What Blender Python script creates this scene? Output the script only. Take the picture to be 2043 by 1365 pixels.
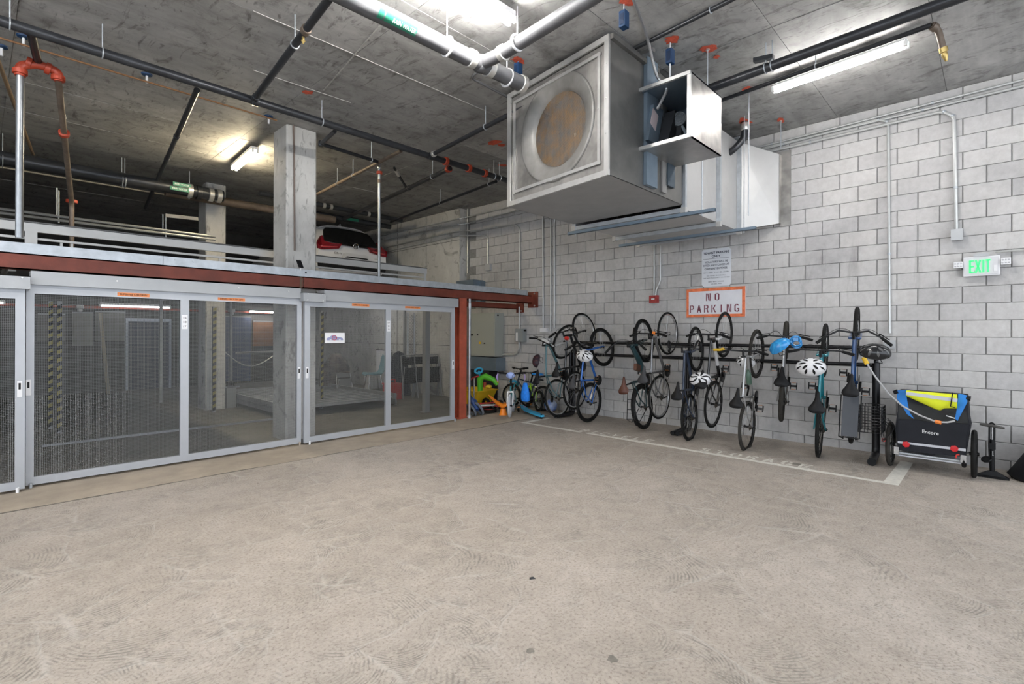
import bpy, bmesh, math, random
from mathutils import Vector, Matrix
random.seed(7)
for o in list(bpy.data.objects): bpy.data.objects.remove(o)
SC = bpy.context.scene
COL = SC.collection
R = math.radians

# ------------------------------------------------------------------ camera
CX, CY, FPX, CAMH = 1021.5, 664.8, 1017.6, 1.5
TH = math.atan2(1071.5, FPX); ROLL = math.atan(0.0033)
cam_d = bpy.data.cameras.new('camera'); cam = bpy.data.objects.new('camera', cam_d); COL.objects.link(cam)
cam_d.sensor_width = 36.0; cam_d.lens = FPX / 2043 * 36.0
cam_d.shift_y = -(682.5 - CY) / 2043; cam_d.clip_start = 0.05; cam_d.clip_end = 200
cam.matrix_world = Matrix.Translation((0, 0, CAMH)) @ Matrix.Rotation(-TH, 4, 'Z') @ Matrix.Rotation(R(90), 4, 'X') @ Matrix.Rotation(ROLL, 4, 'Z')
SC.camera = cam
# ------------------------------------------------------------------ world, exposure
W_ = bpy.data.worlds.new('world'); SC.world = W_; W_.use_nodes = True
W_.node_tree.nodes['Background'].inputs[0].default_value = (0.84, 0.91, 1.0, 1)
W_.node_tree.nodes['Background'].inputs[1].default_value = 1.0
SC.view_settings.view_transform = 'Standard'; SC.view_settings.look = 'None'
SC.view_settings.gamma = 1.0; SC.view_settings.exposure = 1.62; SC.view_settings.use_curve_mapping = False
SC.cycles.max_bounces = 4; SC.cycles.diffuse_bounces = 3; SC.cycles.glossy_bounces = 2; SC.cycles.transmission_bounces = 2; SC.cycles.transparent_max_bounces = 4; SC.cycles.use_adaptive_sampling = True; SC.cycles.adaptive_threshold = 0.05; SC.cycles.adaptive_min_samples = 12; SC.cycles.use_light_tree = False
TUBE_POWER = 46.0

# ------------------------------------------------------------------ measuring helpers (points of the place seen from the survey station)
FW = Vector((math.sin(TH), math.cos(TH), 0)); RT = Vector((math.cos(TH), -math.sin(TH), 0)); UP = Vector((0, 0, 1))
def ray(X, Y):
    dx, dy = X - CX, Y - CY
    a = math.cos(ROLL) * dx + math.sin(ROLL) * dy; b = -math.sin(ROLL) * dx + math.cos(ROLL) * dy
    return FW + RT * (a / FPX) - UP * (b / FPX)
def on(ax, val, X, Y):
    d = ray(X, Y); c = Vector((0, 0, CAMH)); t = (val - c[ax]) / d[ax]; return c + d * t
D = 7.868                       # face of the block wall (x)
CZ = 4.37                       # underside of the ceiling
def W(X, Y, off=0.0): return on(0, D - off, X, Y)
def PX(X, Y, x): return on(0, x, X, Y)
def PY(X, Y, y): return on(1, y, X, Y)
def PZ(X, Y, z): return on(2, z, X, Y)
def project(p):
    d = Vector(p) - Vector((0, 0, CAMH)); z = d.dot(FW)
    return CX + FPX * d.dot(RT) / z, CY - FPX * d.z / z, z

# ------------------------------------------------------------------ materials
MATS = {}
def M(name, col, rough=0.6, metal=0.0, var=0.0, scale=8.0, bump=0.0, bscale=60.0, rand=0.0, emit=0.0, ecol=None, alpha=1.0, trans=0.0, coat=0.0, col2=None):
    if name in MATS: return MATS[name]
    m = bpy.data.materials.new(name); m.use_nodes = True; nt = m.node_tree; N = nt.nodes; L = nt.links
    b = N['Principled BSDF']
    b.inputs['Roughness'].default_value = rough; b.inputs['Metallic'].default_value = metal
    b.inputs['Base Color'].default_value = (*col, 1)
    if metal == 0 and max(col) < 0.06: b.inputs['Specular IOR Level'].default_value = 0.22
    if coat: b.inputs['Coat Weight'].default_value = coat
    if alpha < 1: b.inputs['Alpha'].default_value = alpha
    if trans: b.inputs['Transmission Weight'].default_value = trans
    if emit:
        b.inputs['Emission Color'].default_value = (*(ecol or col), 1); b.inputs['Emission Strength'].default_value = emit
    tc = None
    if var or bump or col2: tc = N.new('ShaderNodeTexCoord')
    if var or col2:
        nz = N.new('ShaderNodeTexNoise'); nz.inputs['Scale'].default_value = scale; nz.inputs['Detail'].default_value = 3; nz.inputs['Roughness'].default_value = 0.65
        L.new(tc.outputs['Object'], nz.inputs['Vector'])
        rp = N.new('ShaderNodeValToRGB'); rp.color_ramp.elements[0].position = 0.3; rp.color_ramp.elements[1].position = 0.7
        c2 = col2 or tuple(min(1, c * (1 + var)) for c in col); c1 = tuple(c * (1 - var) for c in col)
        rp.color_ramp.elements[0].color = (*c1, 1); rp.color_ramp.elements[1].color = (*c2, 1)
        L.new(nz.outputs['Fac'], rp.inputs['Fac']); out = rp.outputs['Color']
        if rand:
            oi = N.new('ShaderNodeObjectInfo'); mr = N.new('ShaderNodeMapRange'); mr.inputs['To Min'].default_value = 1 - rand; mr.inputs['To Max'].default_value = 1 + rand
            L.new(oi.outputs['Random'], mr.inputs['Value'])
            mx = N.new('ShaderNodeMix'); mx.data_type = 'RGBA'; mx.blend_type = 'MULTIPLY'; mx.inputs[0].default_value = 1
            L.new(out, mx.inputs[6]); L.new(mr.outputs[0], mx.inputs[7]); out = mx.outputs[2]
        L.new(out, b.inputs['Base Color'])
    if bump:
        n2 = N.new('ShaderNodeTexNoise'); n2.inputs['Scale'].default_value = bscale; n2.inputs['Detail'].default_value = 2
        L.new(tc.outputs['Object'], n2.inputs['Vector'])
        bp = N.new('ShaderNodeBump'); bp.inputs['Strength'].default_value = bump; bp.inputs['Distance'].default_value = 0.01
        L.new(n2.outputs['Fac'], bp.inputs['Height']); L.new(bp.outputs['Normal'], b.inputs['Normal'])
    MATS[name] = m; return m

# ------------------------------------------------------------------ mesh builder
LOC = {}
class MB:
    def __init__(s): s.v = []; s.f = []
    def add(s, vs, fs):
        n = len(s.v); s.v += [Vector(p) for p in vs]; s.f += [tuple(i + n for i in f) for f in fs]; return s
    def box(s, a, b):
        (x0, y0, z0), (x1, y1, z1) = [min(p, q) for p, q in zip(a, b)], [max(p, q) for p, q in zip(a, b)]
        return s.add([(x0,y0,z0),(x1,y0,z0),(x1,y1,z0),(x0,y1,z0),(x0,y0,z1),(x1,y0,z1),(x1,y1,z1),(x0,y1,z1)],
                     [(0,3,2,1),(4,5,6,7),(0,1,5,4),(1,2,6,5),(2,3,7,6),(3,0,4,7)])
    def obox(s, c, ax, ay, az):       # box from centre and three half-axis vectors
        c, ax, ay, az = Vector(c), Vector(ax), Vector(ay), Vector(az)
        return s.add([c-ax-ay-az, c+ax-ay-az, c+ax+ay-az, c-ax+ay-az, c-ax-ay+az, c+ax-ay+az, c+ax+ay+az, c-ax+ay+az],
                     [(0,3,2,1),(4,5,6,7),(0,1,5,4),(1,2,6,5),(2,3,7,6),(3,0,4,7)])
    def bar(s, p, q, w, h, up=(0, 0, 1)):     # rectangular bar from p to q
        p, q = Vector(p), Vector(q); d = (q - p); l = d.length; d = d / l
        u = Vector(up); r = d.cross(u)
        if r.length < 1e-4: r = d.cross(Vector((0, 1, 0)))
        r.normalize(); u = r.cross(d)
        return s.obox((p + q) / 2, d * l / 2, r * w / 2, u * h / 2)
    def tube(s, pts, r, n=8, close=False, caps=True):
        pts = [Vector(p) for p in pts]; m = len(pts)
        rs = r if isinstance(r, (list, tuple)) else [r] * m
        ring0 = len(s.v); prev = None
        for i, p in enumerate(pts):
            if close: t = pts[(i + 1) % m] - pts[i - 1]
            else: t = pts[min(i + 1, m - 1)] - pts[max(i - 1, 0)]
            if t.length < 1e-9: t = Vector((0, 0, 1))
            t.normalize()
            if prev is None:
                a = Vector((0, 0, 1)) if abs(t.z) < 0.9 else Vector((1, 0, 0))
                u = t.cross(a).normalized()
            else:
                u = prev - t * prev.dot(t)
                if u.length < 1e-6: u = t.orthogonal()
                u.normalize()
            prev = u; w = t.cross(u)
            for k in range(n):
                g = 2 * math.pi * k / n
                s.v.append(p + (u * math.cos(g) + w * math.sin(g)) * rs[i])
        for i in range(m if close else m - 1):
            a = ring0 + i * n; b = ring0 + ((i + 1) % m) * n
            for k in range(n):
                s.f.append((a + k, a + (k + 1) % n, b + (k + 1) % n, b + k))
        if caps and not close:
            s.f.append(tuple(ring0 + k for k in range(n))[::-1]); s.f.append(tuple(ring0 + (m - 1) * n + k for k in range(n)))
        return s
    def cyl(s, p, q, r, n=12, r2=None):
        return s.tube([p, q], [r, r if r2 is None else r2], n)
    def torus(s, c, axis, R_, r, n=32, m=8, a0=0, a1=360, ez=1.0):
        c = Vector(c); a = Vector(axis).normalized(); u = a.orthogonal().normalized()
        if abs(a.z) < 0.99: u = (Vector((0, 0, 1)) - a * a.z).normalized()
        w = a.cross(u); full = abs(a1 - a0) >= 359.9
        k = n if full else n + 1
        pts = [c + (u * math.cos(R(a0 + (a1 - a0) * i / n)) + w * math.sin(R(a0 + (a1 - a0) * i / n))) * R_ for i in range(k)]
        return s.tube(pts, r, m, close=full)
    def lathe(s, c, axis, prof, n=20, up=None):       # prof: list of (r, h) along axis
        c = Vector(c); a = Vector(axis).normalized(); u = a.orthogonal().normalized(); w = a.cross(u)
        b0 = len(s.v)
        for r, h in prof:
            for k in range(n):
                g = 2 * math.pi * k / n; s.v.append(c + a * h + (u * math.cos(g) + w * math.sin(g)) * r)
        for i in range(len(prof) - 1):
            for k in range(n):
                x = b0 + i * n; y = x + n
                s.f.append((x + k, x + (k + 1) % n, y + (k + 1) % n, y + k))
        if prof[0][0] > 1e-5: s.f.append(tuple(b0 + k for k in range(n))[::-1])
        if prof[-1][0] > 1e-5: s.f.append(tuple(b0 + (len(prof) - 1) * n + k for k in range(n)))
        return s
    def prism(s, poly, o, ex, ey, depth):     # 2D polygon extruded along ex x ey
        o, ex, ey = Vector(o), Vector(ex), Vector(ey); nrm = ex.cross(ey).normalized() * depth
        n = len(poly); a = [o + ex * x + ey * y for x, y in poly]
        return s.add(a + [p + nrm for p in a], [tuple(range(n))[::-1], tuple(range(n, 2 * n))] + [(i, (i + 1) % n, n + (i + 1) % n, n + i) for i in range(n)])
    def loft(s, rings, caps=True, close=True):
        b0 = len(s.v); n = len(rings[0])
        for r in rings: s.v += [Vector(p) for p in r]
        for i in range(len(rings) - 1):
            for k in range(n if close else n - 1):
                x = b0 + i * n; y = x + n
                s.f.append((x + k, x + (k + 1) % n, y + (k + 1) % n, y + k))
        if caps: s.f.append(tuple(b0 + k for k in range(n))[::-1]); s.f.append(tuple(b0 + (len(rings) - 1) * n + k for k in range(n)))
        return s
    def ball(s, c, r, n=12, m=8, sx=1, sy=1, sz=1):
        c = Vector(c); b0 = len(s.v)
        for i in range(m + 1):
            t = math.pi * i / m
            for k in range(n):
                g = 2 * math.pi * k / n
                s.v.append(c + Vector((r*sx*math.sin(t)*math.cos(g), r*sy*math.sin(t)*math.sin(g), r*sz*math.cos(t))))
        for i in range(m):
            for k in range(n):
                x = b0 + i * n; y = x + n
                s.f.append((x + k, y + k, y + (k + 1) % n, x + (k + 1) % n))
        return s
    def mesh(s, name, mat, smooth=True, off=None, ang=38):
        me = bpy.data.meshes.new(name)
        o = off or Vector((0, 0, 0))
        me.from_pydata([tuple(p - o) for p in s.v], [], s.f)
        bm = bmesh.new(); bm.from_mesh(me); bmesh.ops.recalc_face_normals(bm, faces=bm.faces); bm.to_mesh(me); bm.free()
        if smooth:
            me.polygons.foreach_set('use_smooth', [True] * len(me.polygons)); me.set_sharp_from_angle(angle=R(ang))
        me.materials.append(mat); me.update(); return me
    def build(s, name, mat, parent=None, smooth=True, local=False, label=None, kind=None, ang=38):
        if parent is None:
            xs = [p.x for p in s.v]; ys = [p.y for p in s.v]; zs = [p.z for p in s.v]
            off = Vector(((min(xs) + max(xs)) / 2, (min(ys) + max(ys)) / 2, min(zs)))
        else: off = Vector((0, 0, 0)) if local else LOC.get(parent.name, Vector((0, 0, 0)))
        o = bpy.data.objects.new(name, s.mesh(name, mat, smooth, off, ang)); COL.objects.link(o)
        if parent is None: o.location = off; LOC[o.name] = off
        else: o.parent = parent; LOC[o.name] = off
        if label: o['label'] = label
        if kind: o['kind'] = kind
        return o
def tag(o, label=None, cat=None, group=None, kind=None):
    for k, v in (('label', label), ('category', cat), ('group', group), ('kind', kind)):
        if v: o[k] = v
    return o
def thing(name, label, cat, loc=(0, 0, 0), group=None, kind=None):
    o = bpy.data.objects.new(name, None); o.empty_display_size = 0.1; COL.objects.link(o)
    o.location = loc; LOC[o.name] = Vector(loc); return tag(o, label, cat, group, kind)
def arc_path(pts, rad=0.06, n=5):     # round the corners of a polyline
    pts = [Vector(p) for p in pts]; out = [pts[0]]
    for i in range(1, len(pts) - 1):
        a, b, c = pts[i - 1], pts[i], pts[i + 1]
        u = (a - b); v = (c - b); r = min(rad, u.length * 0.45, v.length * 0.45)
        p = b + u.normalized() * r; q = b + v.normalized() * r
        for k in range(n + 1):
            t = k / n; out.append(p * (1 - t) ** 2 + b * 2 * t * (1 - t) + q * t * t)
    out.append(pts[-1]); return out
TXT = {}
def text_geo(body, size=1.0, bold=0.0, spacing=1.0, align='CENTER'):
    key = (body, bold, spacing, align)
    if key not in TXT:
        c = bpy.data.curves.new('t', 'FONT'); c.body = body; c.size = 1.0; c.align_x = align; c.align_y = 'CENTER'
        c.offset = bold; c.space_character = spacing; c.resolution_u = 3
        o = bpy.data.objects.new('t', c); COL.objects.link(o)
        dg = bpy.context.evaluated_depsgraph_get(); me = bpy.data.meshes.new_from_object(o.evaluated_get(dg))
        TXT[key] = ([v.co.copy() for v in me.vertices], [tuple(p.vertices) for p in me.polygons])
        bpy.data.objects.remove(o); bpy.data.curves.remove(c); bpy.data.meshes.remove(me)
    return TXT[key]
def put_text(mb, body, o, ex, ey, height, width=None, bold=0.0, lift=0.0015):
    vs, fs = text_geo(body, bold=bold); xs = [v.x for v in vs]; ys = [v.y for v in vs]
    w = max(xs) - min(xs); h = max(ys) - min(ys); cx = (max(xs) + min(xs)) / 2; cy = (max(ys) + min(ys)) / 2
    sy = height / h; sx = sy if width is None else width / w
    ex, ey, o = Vector(ex).normalized(), Vector(ey).normalized(), Vector(o); n = ex.cross(ey)
    return mb.add([o + ex * (v.x - cx) * sx + ey * (v.y - cy) * sy + n * lift for v in vs], fs)
# stencil letters: polygons in a 0..0.6 x 0..1 cell, with the bridges left open
ST = {
 'N': [[(0,0),(.13,0),(.13,1),(0,1)], [(.47,0),(.6,0),(.6,1),(.47,1)], [(.16,.98),(.30,.98),(.46,.05),(.32,.05)]],
 'O': [[(0,.18),(.14,.04),(.26,0),(.26,.13),(.15,.24),(.15,.76),(.26,.87),(.26,1),(.14,.96),(0,.82)], [(.6,.18),(.46,.04),(.34,0),(.34,.13),(.45,.24),(.45,.76),(.34,.87),(.34,1),(.46,.96),(.6,.82)]],
 'P': [[(0,0),(.14,0),(.14,1),(0,1)], [(.18,1),(.42,1),(.58,.85),(.58,.58),(.42,.42),(.18,.42),(.18,.54),(.36,.54),(.44,.62),(.44,.8),(.36,.88),(.18,.88)]],
 'A': [[(0,0),(.14,0),(.22,.28),(.28,.28),(.28,1),(.22,1)], [(.6,0),(.46,0),(.39,.25),(.32,.25),(.32,1),(.38,1)]],
 'R': [[(0,0),(.14,0),(.14,1),(0,1)], [(.18,1),(.42,1),(.58,.87),(.58,.62),(.46,.5),(.6,0),(.45,0),(.33,.46),(.18,.46),(.18,.57),(.36,.57),(.44,.64),(.44,.82),(.36,.89),(.18,.89)]],
 'K': [[(0,0),(.14,0),(.14,1),(0,1)], [(.19,.5),(.44,1),(.59,1),(.34,.52),(.6,0),(.44,0)]],
 'I': [[(.22,0),(.37,0),(.37,1),(.22,1)]],
 'G': [[(0,.18),(.14,.04),(.26,0),(.26,.13),(.15,.24),(.15,.76),(.26,.87),(.26,1),(.14,.96),(0,.82)], [(.33,1),(.33,.87),(.45,.78),(.57,.82),(.46,.96)], [(.33,0),(.33,.13),(.45,.2),(.45,.36),(.34,.36),(.34,.47),(.59,.47),(.59,.14),(.46,.03)]],
 'B': [[(0,0),(.13,0),(.13,1),(0,1)], [(.18,1),(.42,1),(.55,.88),(.55,.64),(.46,.53),(.18,.53),(.18,.62),(.36,.62),(.41,.68),(.41,.84),(.36,.89),(.18,.89)], [(.18,0),(.44,0),(.6,.13),(.6,.38),(.48,.49),(.18,.49),(.18,.4),(.38,.4),(.45,.33),(.45,.18),(.38,.11),(.18,.11)]],
 'C': [[(0,.18),(.14,.04),(.26,0),(.26,.13),(.15,.24),(.15,.76),(.26,.87),(.26,1),(.14,.96),(0,.82)], [(.33,1),(.33,.87),(.45,.78),(.58,.82),(.46,.96)], [(.33,0),(.33,.13),(.45,.22),(.58,.18),(.46,.04)]],
 'Y': [[(0,1),(.15,1),(.3,.55),(.22,.4)], [(.6,1),(.45,1),(.25,.38),(.25,0),(.38,0),(.38,.42)]],
 'L': [[(0,0),(.14,0),(.14,1),(0,1)], [(.19,0),(.58,0),(.58,.13),(.19,.13)]],
 'E': [[(0,0),(.14,0),(.14,1),(0,1)], [(.19,0),(.58,0),(.58,.14),(.19,.14)], [(.19,.43),(.5,.43),(.5,.56),(.19,.56)], [(.19,.86),(.58,.86),(.58,1),(.19,1)]],
 'S': [[(.27,0),(.27,.13),(.15,.22),(0,.18),(.12,.04)], [(.33,0),(.33,.13),(.44,.22),(.42,.36),(.05,.62),(.02,.82),(.14,.96),(.27,1),(.27,.87),(.17,.78),(.2,.66),(.56,.42),(.59,.18),(.47,.04)], [(.33,1),(.33,.87),(.43,.78),(.57,.82),(.46,.96)]],
 'T': [[(0,.86),(.26,.86),(.26,1),(0,1)], [(.34,.86),(.6,.86),(.6,1),(.34,1)], [(.23,0),(.37,0),(.37,.82),(.23,.82)]],
}
def stencil(mb, ch, o, ex, ey, w, h, depth=0.001):
    ex = Vector(ex).normalized() * (w / 0.6); ey = Vector(ey).normalized() * h
    for poly in ST[ch]: mb.prism(poly, o, ex, ey, depth)
# ================================================================== setting
def node_mat(name):
    m = bpy.data.materials.new(name); m.use_nodes = True; return m, m.node_tree.nodes, m.node_tree.links, m.node_tree.nodes['Principled BSDF']
def noise(N, L, vec, scale, detail=5, rough=0.6, dist=0.0):
    n = N.new('ShaderNodeTexNoise'); n.inputs['Scale'].default_value = scale; n.inputs['Detail'].default_value = detail
    n.inputs['Roughness'].default_value = rough; n.inputs['Distortion'].default_value = dist; L.new(vec, n.inputs['Vector']); return n.outputs['Fac']
def ramp(N, L, fac, stops):
    r = N.new('ShaderNodeValToRGB'); cr = r.color_ramp
    while len(cr.elements) < len(stops): cr.elements.new(0.5)
    for e, (p, c) in zip(cr.elements, stops): e.position = p; e.color = (*c, 1) if len(c) == 3 else c
    L.new(fac, r.inputs['Fac']); return r.outputs['Color']
def mixc(N, L, fac, a, b, mode='MIX'):
    m = N.new('ShaderNodeMix'); m.data_type = 'RGBA'; m.blend_type = mode
    if isinstance(fac, (int, float)): m.inputs[0].default_value = fac
    else: L.new(fac, m.inputs[0])
    for i, x in ((6, a), (7, b)):
        if isinstance(x, tuple): m.inputs[i].default_value = (*x, 1)
        else: L.new(x, m.inputs[i])
    return m.outputs[2]
def mth(N, L, op, a, b=None):
    m = N.new('ShaderNodeMath'); m.operation = op
    for i, x in ((0, a), (1, b)):
        if x is None: continue
        if isinstance(x, (int, float)): m.inputs[i].default_value = x
        else: L.new(x, m.inputs[i])
    return m.outputs[0]
def mapping(N, L, vec, sc=(1, 1, 1), rot=(0, 0, 0)):
    m = N.new('ShaderNodeMapping'); m.inputs['Scale'].default_value = sc; m.inputs['Rotation'].default_value = rot
    L.new(vec, m.inputs['Vector']); return m.outputs[0]
def g3(v, w=(1, 1, 1)): return (v * w[0], v * w[1], v * w[2])

def floor_mat():
    m, N, L, b = node_mat('trowelled_concrete_floor'); tc = N.new('ShaderNodeTexCoord').outputs['Object']
    big = noise(N, L, tc, 0.55, 3, 0.6, 0.4); fine = noise(N, L, tc, 7, 5, 0.75, 0.5); spk = noise(N, L, tc, 55, 3, 0.75)
    base = ramp(N, L, big, [(0.25, (0.355, 0.312, 0.268)), (0.55, (0.42, 0.374, 0.325)), (0.8, (0.47, 0.423, 0.372))])
    c = mixc(N, L, 1.0, base, ramp(N, L, fine, [(0.3, (0.84, 0.83, 0.82)), (0.7, (1.08, 1.08, 1.08))]), 'MULTIPLY')
    c = mixc(N, L, 1.0, c, ramp(N, L, spk, [(0.32, (0.60, 0.57, 0.54)), (0.47, (1, 1, 1)), (0.70, (1.14, 1.14, 1.14))]), 'MULTIPLY')
    # trowel fans: arcs round scattered centres, drawn only on one side of each centre
    ws = None; wl = None
    for sc, off, lim in ((1.55, (0.0, 0.0, 0.0), 0.62), (1.9, (3.3, 1.7, 0.0), 0.55), (1.25, (7.1, 4.9, 0.0), 0.66)):
        mp = N.new('ShaderNodeMapping'); mp.inputs['Location'].default_value = off; mp.inputs['Scale'].default_value = (sc, sc, 1); L.new(tc, mp.inputs['Vector'])
        wv = N.new('ShaderNodeVectorMath'); wv.operation = 'ADD'; L.new(mp.outputs[0], wv.inputs[0])
        nv = N.new('ShaderNodeTexNoise'); nv.inputs['Scale'].default_value = 1.6; L.new(mp.outputs[0], nv.inputs['Vector'])
        nm = N.new('ShaderNodeVectorMath'); nm.operation = 'SCALE'; nm.inputs['Scale'].default_value = 0.22; L.new(nv.outputs['Color'], nm.inputs[0]); L.new(nm.outputs[0], wv.inputs[1])
        vo = N.new('ShaderNodeTexVoronoi'); vo.voronoi_dimensions = '2D'; vo.inputs['Scale'].default_value = 1.0; vo.inputs['Randomness'].default_value = 0.85; L.new(wv.outputs[0], vo.inputs['Vector'])
        df = N.new('ShaderNodeVectorMath'); df.operation = 'SUBTRACT'; L.new(wv.outputs[0], df.inputs[0]); L.new(vo.outputs['Position'], df.inputs[1])
        dt = N.new('ShaderNodeVectorMath'); dt.operation = 'DOT_PRODUCT'; L.new(df.outputs[0], dt.inputs[0]); dt.inputs[1].default_value = (0.35, -0.94, 0)
        side = N.new('ShaderNodeMapRange'); side.inputs['From Min'].default_value = -0.12; side.inputs['From Max'].default_value = 0.12; L.new(dt.outputs['Value'], side.inputs['Value'])
        d = vo.outputs['Distance']
        ph = mth(N, L, 'ADD', mth(N, L, 'MULTIPLY', d, 105.0), mth(N, L, 'MULTIPLY', noise(N, L, tc, 2.5, 1), 14.0))
        ln = mth(N, L, 'POWER', mth(N, L, 'ABSOLUTE', mth(N, L, 'SINE', ph)), 3.0)
        env = N.new('ShaderNodeMapRange'); env.inputs['From Min'].default_value = 0.10; env.inputs['From Max'].default_value = lim * 0.7; L.new(d, env.inputs['Value'])
        k = mth(N, L, 'MULTIPLY', mth(N, L, 'MULTIPLY', ln, env.outputs[0]), side.outputs[0])
        gate_ = N.new('ShaderNodeMapRange'); gate_.inputs['From Min'].default_value = 0.42; gate_.inputs['From Max'].default_value = 0.60; L.new(noise(N, L, tc, 1.7 + off[0] * .1, 2, 0.7), gate_.inputs['Value'])
        k = mth(N, L, 'MULTIPLY', k, gate_.outputs[0])
        ws = k if ws is None else mth(N, L, 'MAXIMUM', ws, k)
        ve = N.new('ShaderNodeTexVoronoi'); ve.voronoi_dimensions = '2D'; ve.feature = 'DISTANCE_TO_EDGE'; ve.inputs['Scale'].default_value = 1.0; ve.inputs['Randomness'].default_value = 0.85; L.new(wv.outputs[0], ve.inputs['Vector'])
        er = N.new('ShaderNodeMapRange'); er.inputs['From Min'].default_value = 0.0; er.inputs['From Max'].default_value = 0.035; er.inputs['To Min'].default_value = 1.0; er.inputs['To Max'].default_value = 0.0; L.new(ve.outputs['Distance'], er.inputs['Value'])
        e_ = mth(N, L, 'MULTIPLY', mth(N, L, 'MULTIPLY', er.outputs[0], side.outputs[0]), gate_.outputs[0])
        wl = e_ if wl is None else mth(N, L, 'MAXIMUM', wl, e_)
    brk = N.new('ShaderNodeMapRange'); brk.inputs['From Min'].default_value = 0.38; brk.inputs['From Max'].default_value = 0.62; L.new(noise(N, L, tc, 16, 2, 0.7), brk.inputs['Value'])
    ws = mth(N, L, 'MULTIPLY', ws, brk.outputs[0])
    c = mixc(N, L, mth(N, L, 'MULTIPLY', ws, 0.95), c, (0.20, 0.183, 0.16))
    c = mixc(N, L, mth(N, L, 'MULTIPLY', wl, 0.42), c, (0.56, 0.53, 0.49))
    # scattered scuffs and specks
    sc_ = ramp(N, L, noise(N, L, mapping(N, L, tc, (5, 22, 1), (0, 0, 0.8)), 1.0, 3, 0.75, 0.5), [(0.64, (1, 1, 1)), (0.72, (0.66, 0.64, 0.61))]); c = mixc(N, L, 0.7, c, sc_, 'MULTIPLY')
    st = ramp(N, L, noise(N, L, tc, 1.3, 4, 0.75, 0.6), [(0.66, (1, 1, 1)), (0.78, (0.74, 0.71, 0.68))]); c = mixc(N, L, 1.0, c, st, 'MULTIPLY')
    dots = ramp(N, L, noise(N, L, tc, 24, 1, 0.3), [(0.80, (1, 1, 1)), (0.84, (0.35, 0.32, 0.3))]); c = mixc(N, L, 0.7, c, dots, 'MULTIPLY')
    L.new(c, b.inputs['Base Color']); b.inputs['Roughness'].default_value = 0.72
    h = mth(N, L, 'MULTIPLY', spk, 0.8)
    bp = N.new('ShaderNodeBump'); bp.inputs['Strength'].default_value = 0.35; bp.inputs['Distance'].default_value = 0.006; L.new(h, bp.inputs['Height']); L.new(bp.outputs[0], b.inputs['Normal'])
    return m
def block_mat():
    m, N, L, b = node_mat('grey_painted_block'); tc = N.new('ShaderNodeNewGeometry').outputs['Position']
    oi = N.new('ShaderNodeObjectInfo').outputs['Random']
    base = ramp(N, L, noise(N, L, tc, 1.1, 3, 0.65, 0.3), [(0.25, (0.40, 0.393, 0.385)), (0.5, (0.495, 0.488, 0.48)), (0.75, (0.545, 0.538, 0.53))])
    f2 = ramp(N, L, noise(N, L, tc, 14, 4, 0.7), [(0.28, (0.86, 0.85, 0.85)), (0.7, (1.05, 1.05, 1.05))])
    c = mixc(N, L, 1.0, base, f2, 'MULTIPLY')
    rn = ramp(N, L, oi, [(0.0, (0.90, 0.90, 0.91)), (1.0, (1.06, 1.055, 1.045))]); c = mixc(N, L, 1.0, c, rn, 'MULTIPLY')
    drip = ramp(N, L, noise(N, L, mapping(N, L, tc, (1, 5, 0.7)), 1.0, 4, 0.7, 0.4), [(0.60, (1, 1, 1)), (0.74, (0.66, 0.64, 0.63))]); c = mixc(N, L, 0.7, c, drip, 'MULTIPLY')
    L.new(c, b.inputs['Base Color']); b.inputs['Roughness'].default_value = 0.7
    h = noise(N, L, tc, 60, 2, 0.7); bp = N.new('ShaderNodeBump'); bp.inputs['Strength'].default_value = 0.22; bp.inputs['Distance'].default_value = 0.006
    L.new(h, bp.inputs['Height']); L.new(bp.outputs[0], b.inputs['Normal']); return m
def cast_mat(name, lo, hi, tint=(1, 1, 1), ax=(0.5, 2.4, 1), streak=0.85, rnd=0.16):
    m, N, L, b = node_mat(name); tc = N.new('ShaderNodeNewGeometry').outputs['Position']
    oi = N.new('ShaderNodeObjectInfo').outputs['Random']
    n1 = noise(N, L, mapping(N, L, tc, ax), 1.2, 4, 0.7, 0.8); n2 = noise(N, L, tc, 4.0, 5, 0.7, 0.5)
    base = ramp(N, L, n1, [(0.25, g3(lo, tint)), (0.7, g3(hi, tint))])
    blot = ramp(N, L, n2, [(0.30, (0.50, 0.49, 0.48)), (0.46, (0.95, 0.95, 0.95)), (0.72, (1.22, 1.22, 1.22))]); c = mixc(N, L, streak, base, blot, 'MULTIPLY')
    sm = ramp(N, L, noise(N, L, mapping(N, L, tc, (9, 3, 3), (0, 0, 0.6)), 1.0, 3, 0.7, 1.5), [(0.56, (1, 1, 1)), (0.68, (0.5, 0.49, 0.48))]); c = mixc(N, L, 0.9, c, sm, 'MULTIPLY')
    rn = ramp(N, L, oi, [(0.0, (1 - rnd,) * 3), (1.0, (1 + rnd,) * 3)]); c = mixc(N, L, 1.0, c, rn, 'MULTIPLY')
    L.new(c, b.inputs['Base Color']); b.inputs['Roughness'].default_value = 0.62
    bp = N.new('ShaderNodeBump'); bp.inputs['Strength'].default_value = 0.2; bp.inputs['Distance'].default_value = 0.008
    L.new(noise(N, L, tc, 25, 2, 0.7), bp.inputs['Height']); L.new(bp.outputs[0], b.inputs['Normal']); return m
MFLOOR = floor_mat(); MBLOCK = block_mat()
MCEIL = cast_mat('formed_ceiling_concrete', 0.24, 0.40, (1.0, 0.985, 0.955))
MCONC = cast_mat('cast_concrete', 0.40, 0.56, (1.0, 0.985, 0.94), (1, 1, 0.4), 0.28, 0.03)
MDARKC = M('unlit_void_and_joint_concrete', (0.06, 0.058, 0.056), 0.85, var=0.25, scale=2, bump=0.1)  # void's lack of light put into the wall colour; also colours joints
MMORT = M('mortar_joint', (0.22, 0.216, 0.21), 0.95, var=0.15, scale=20)
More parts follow.
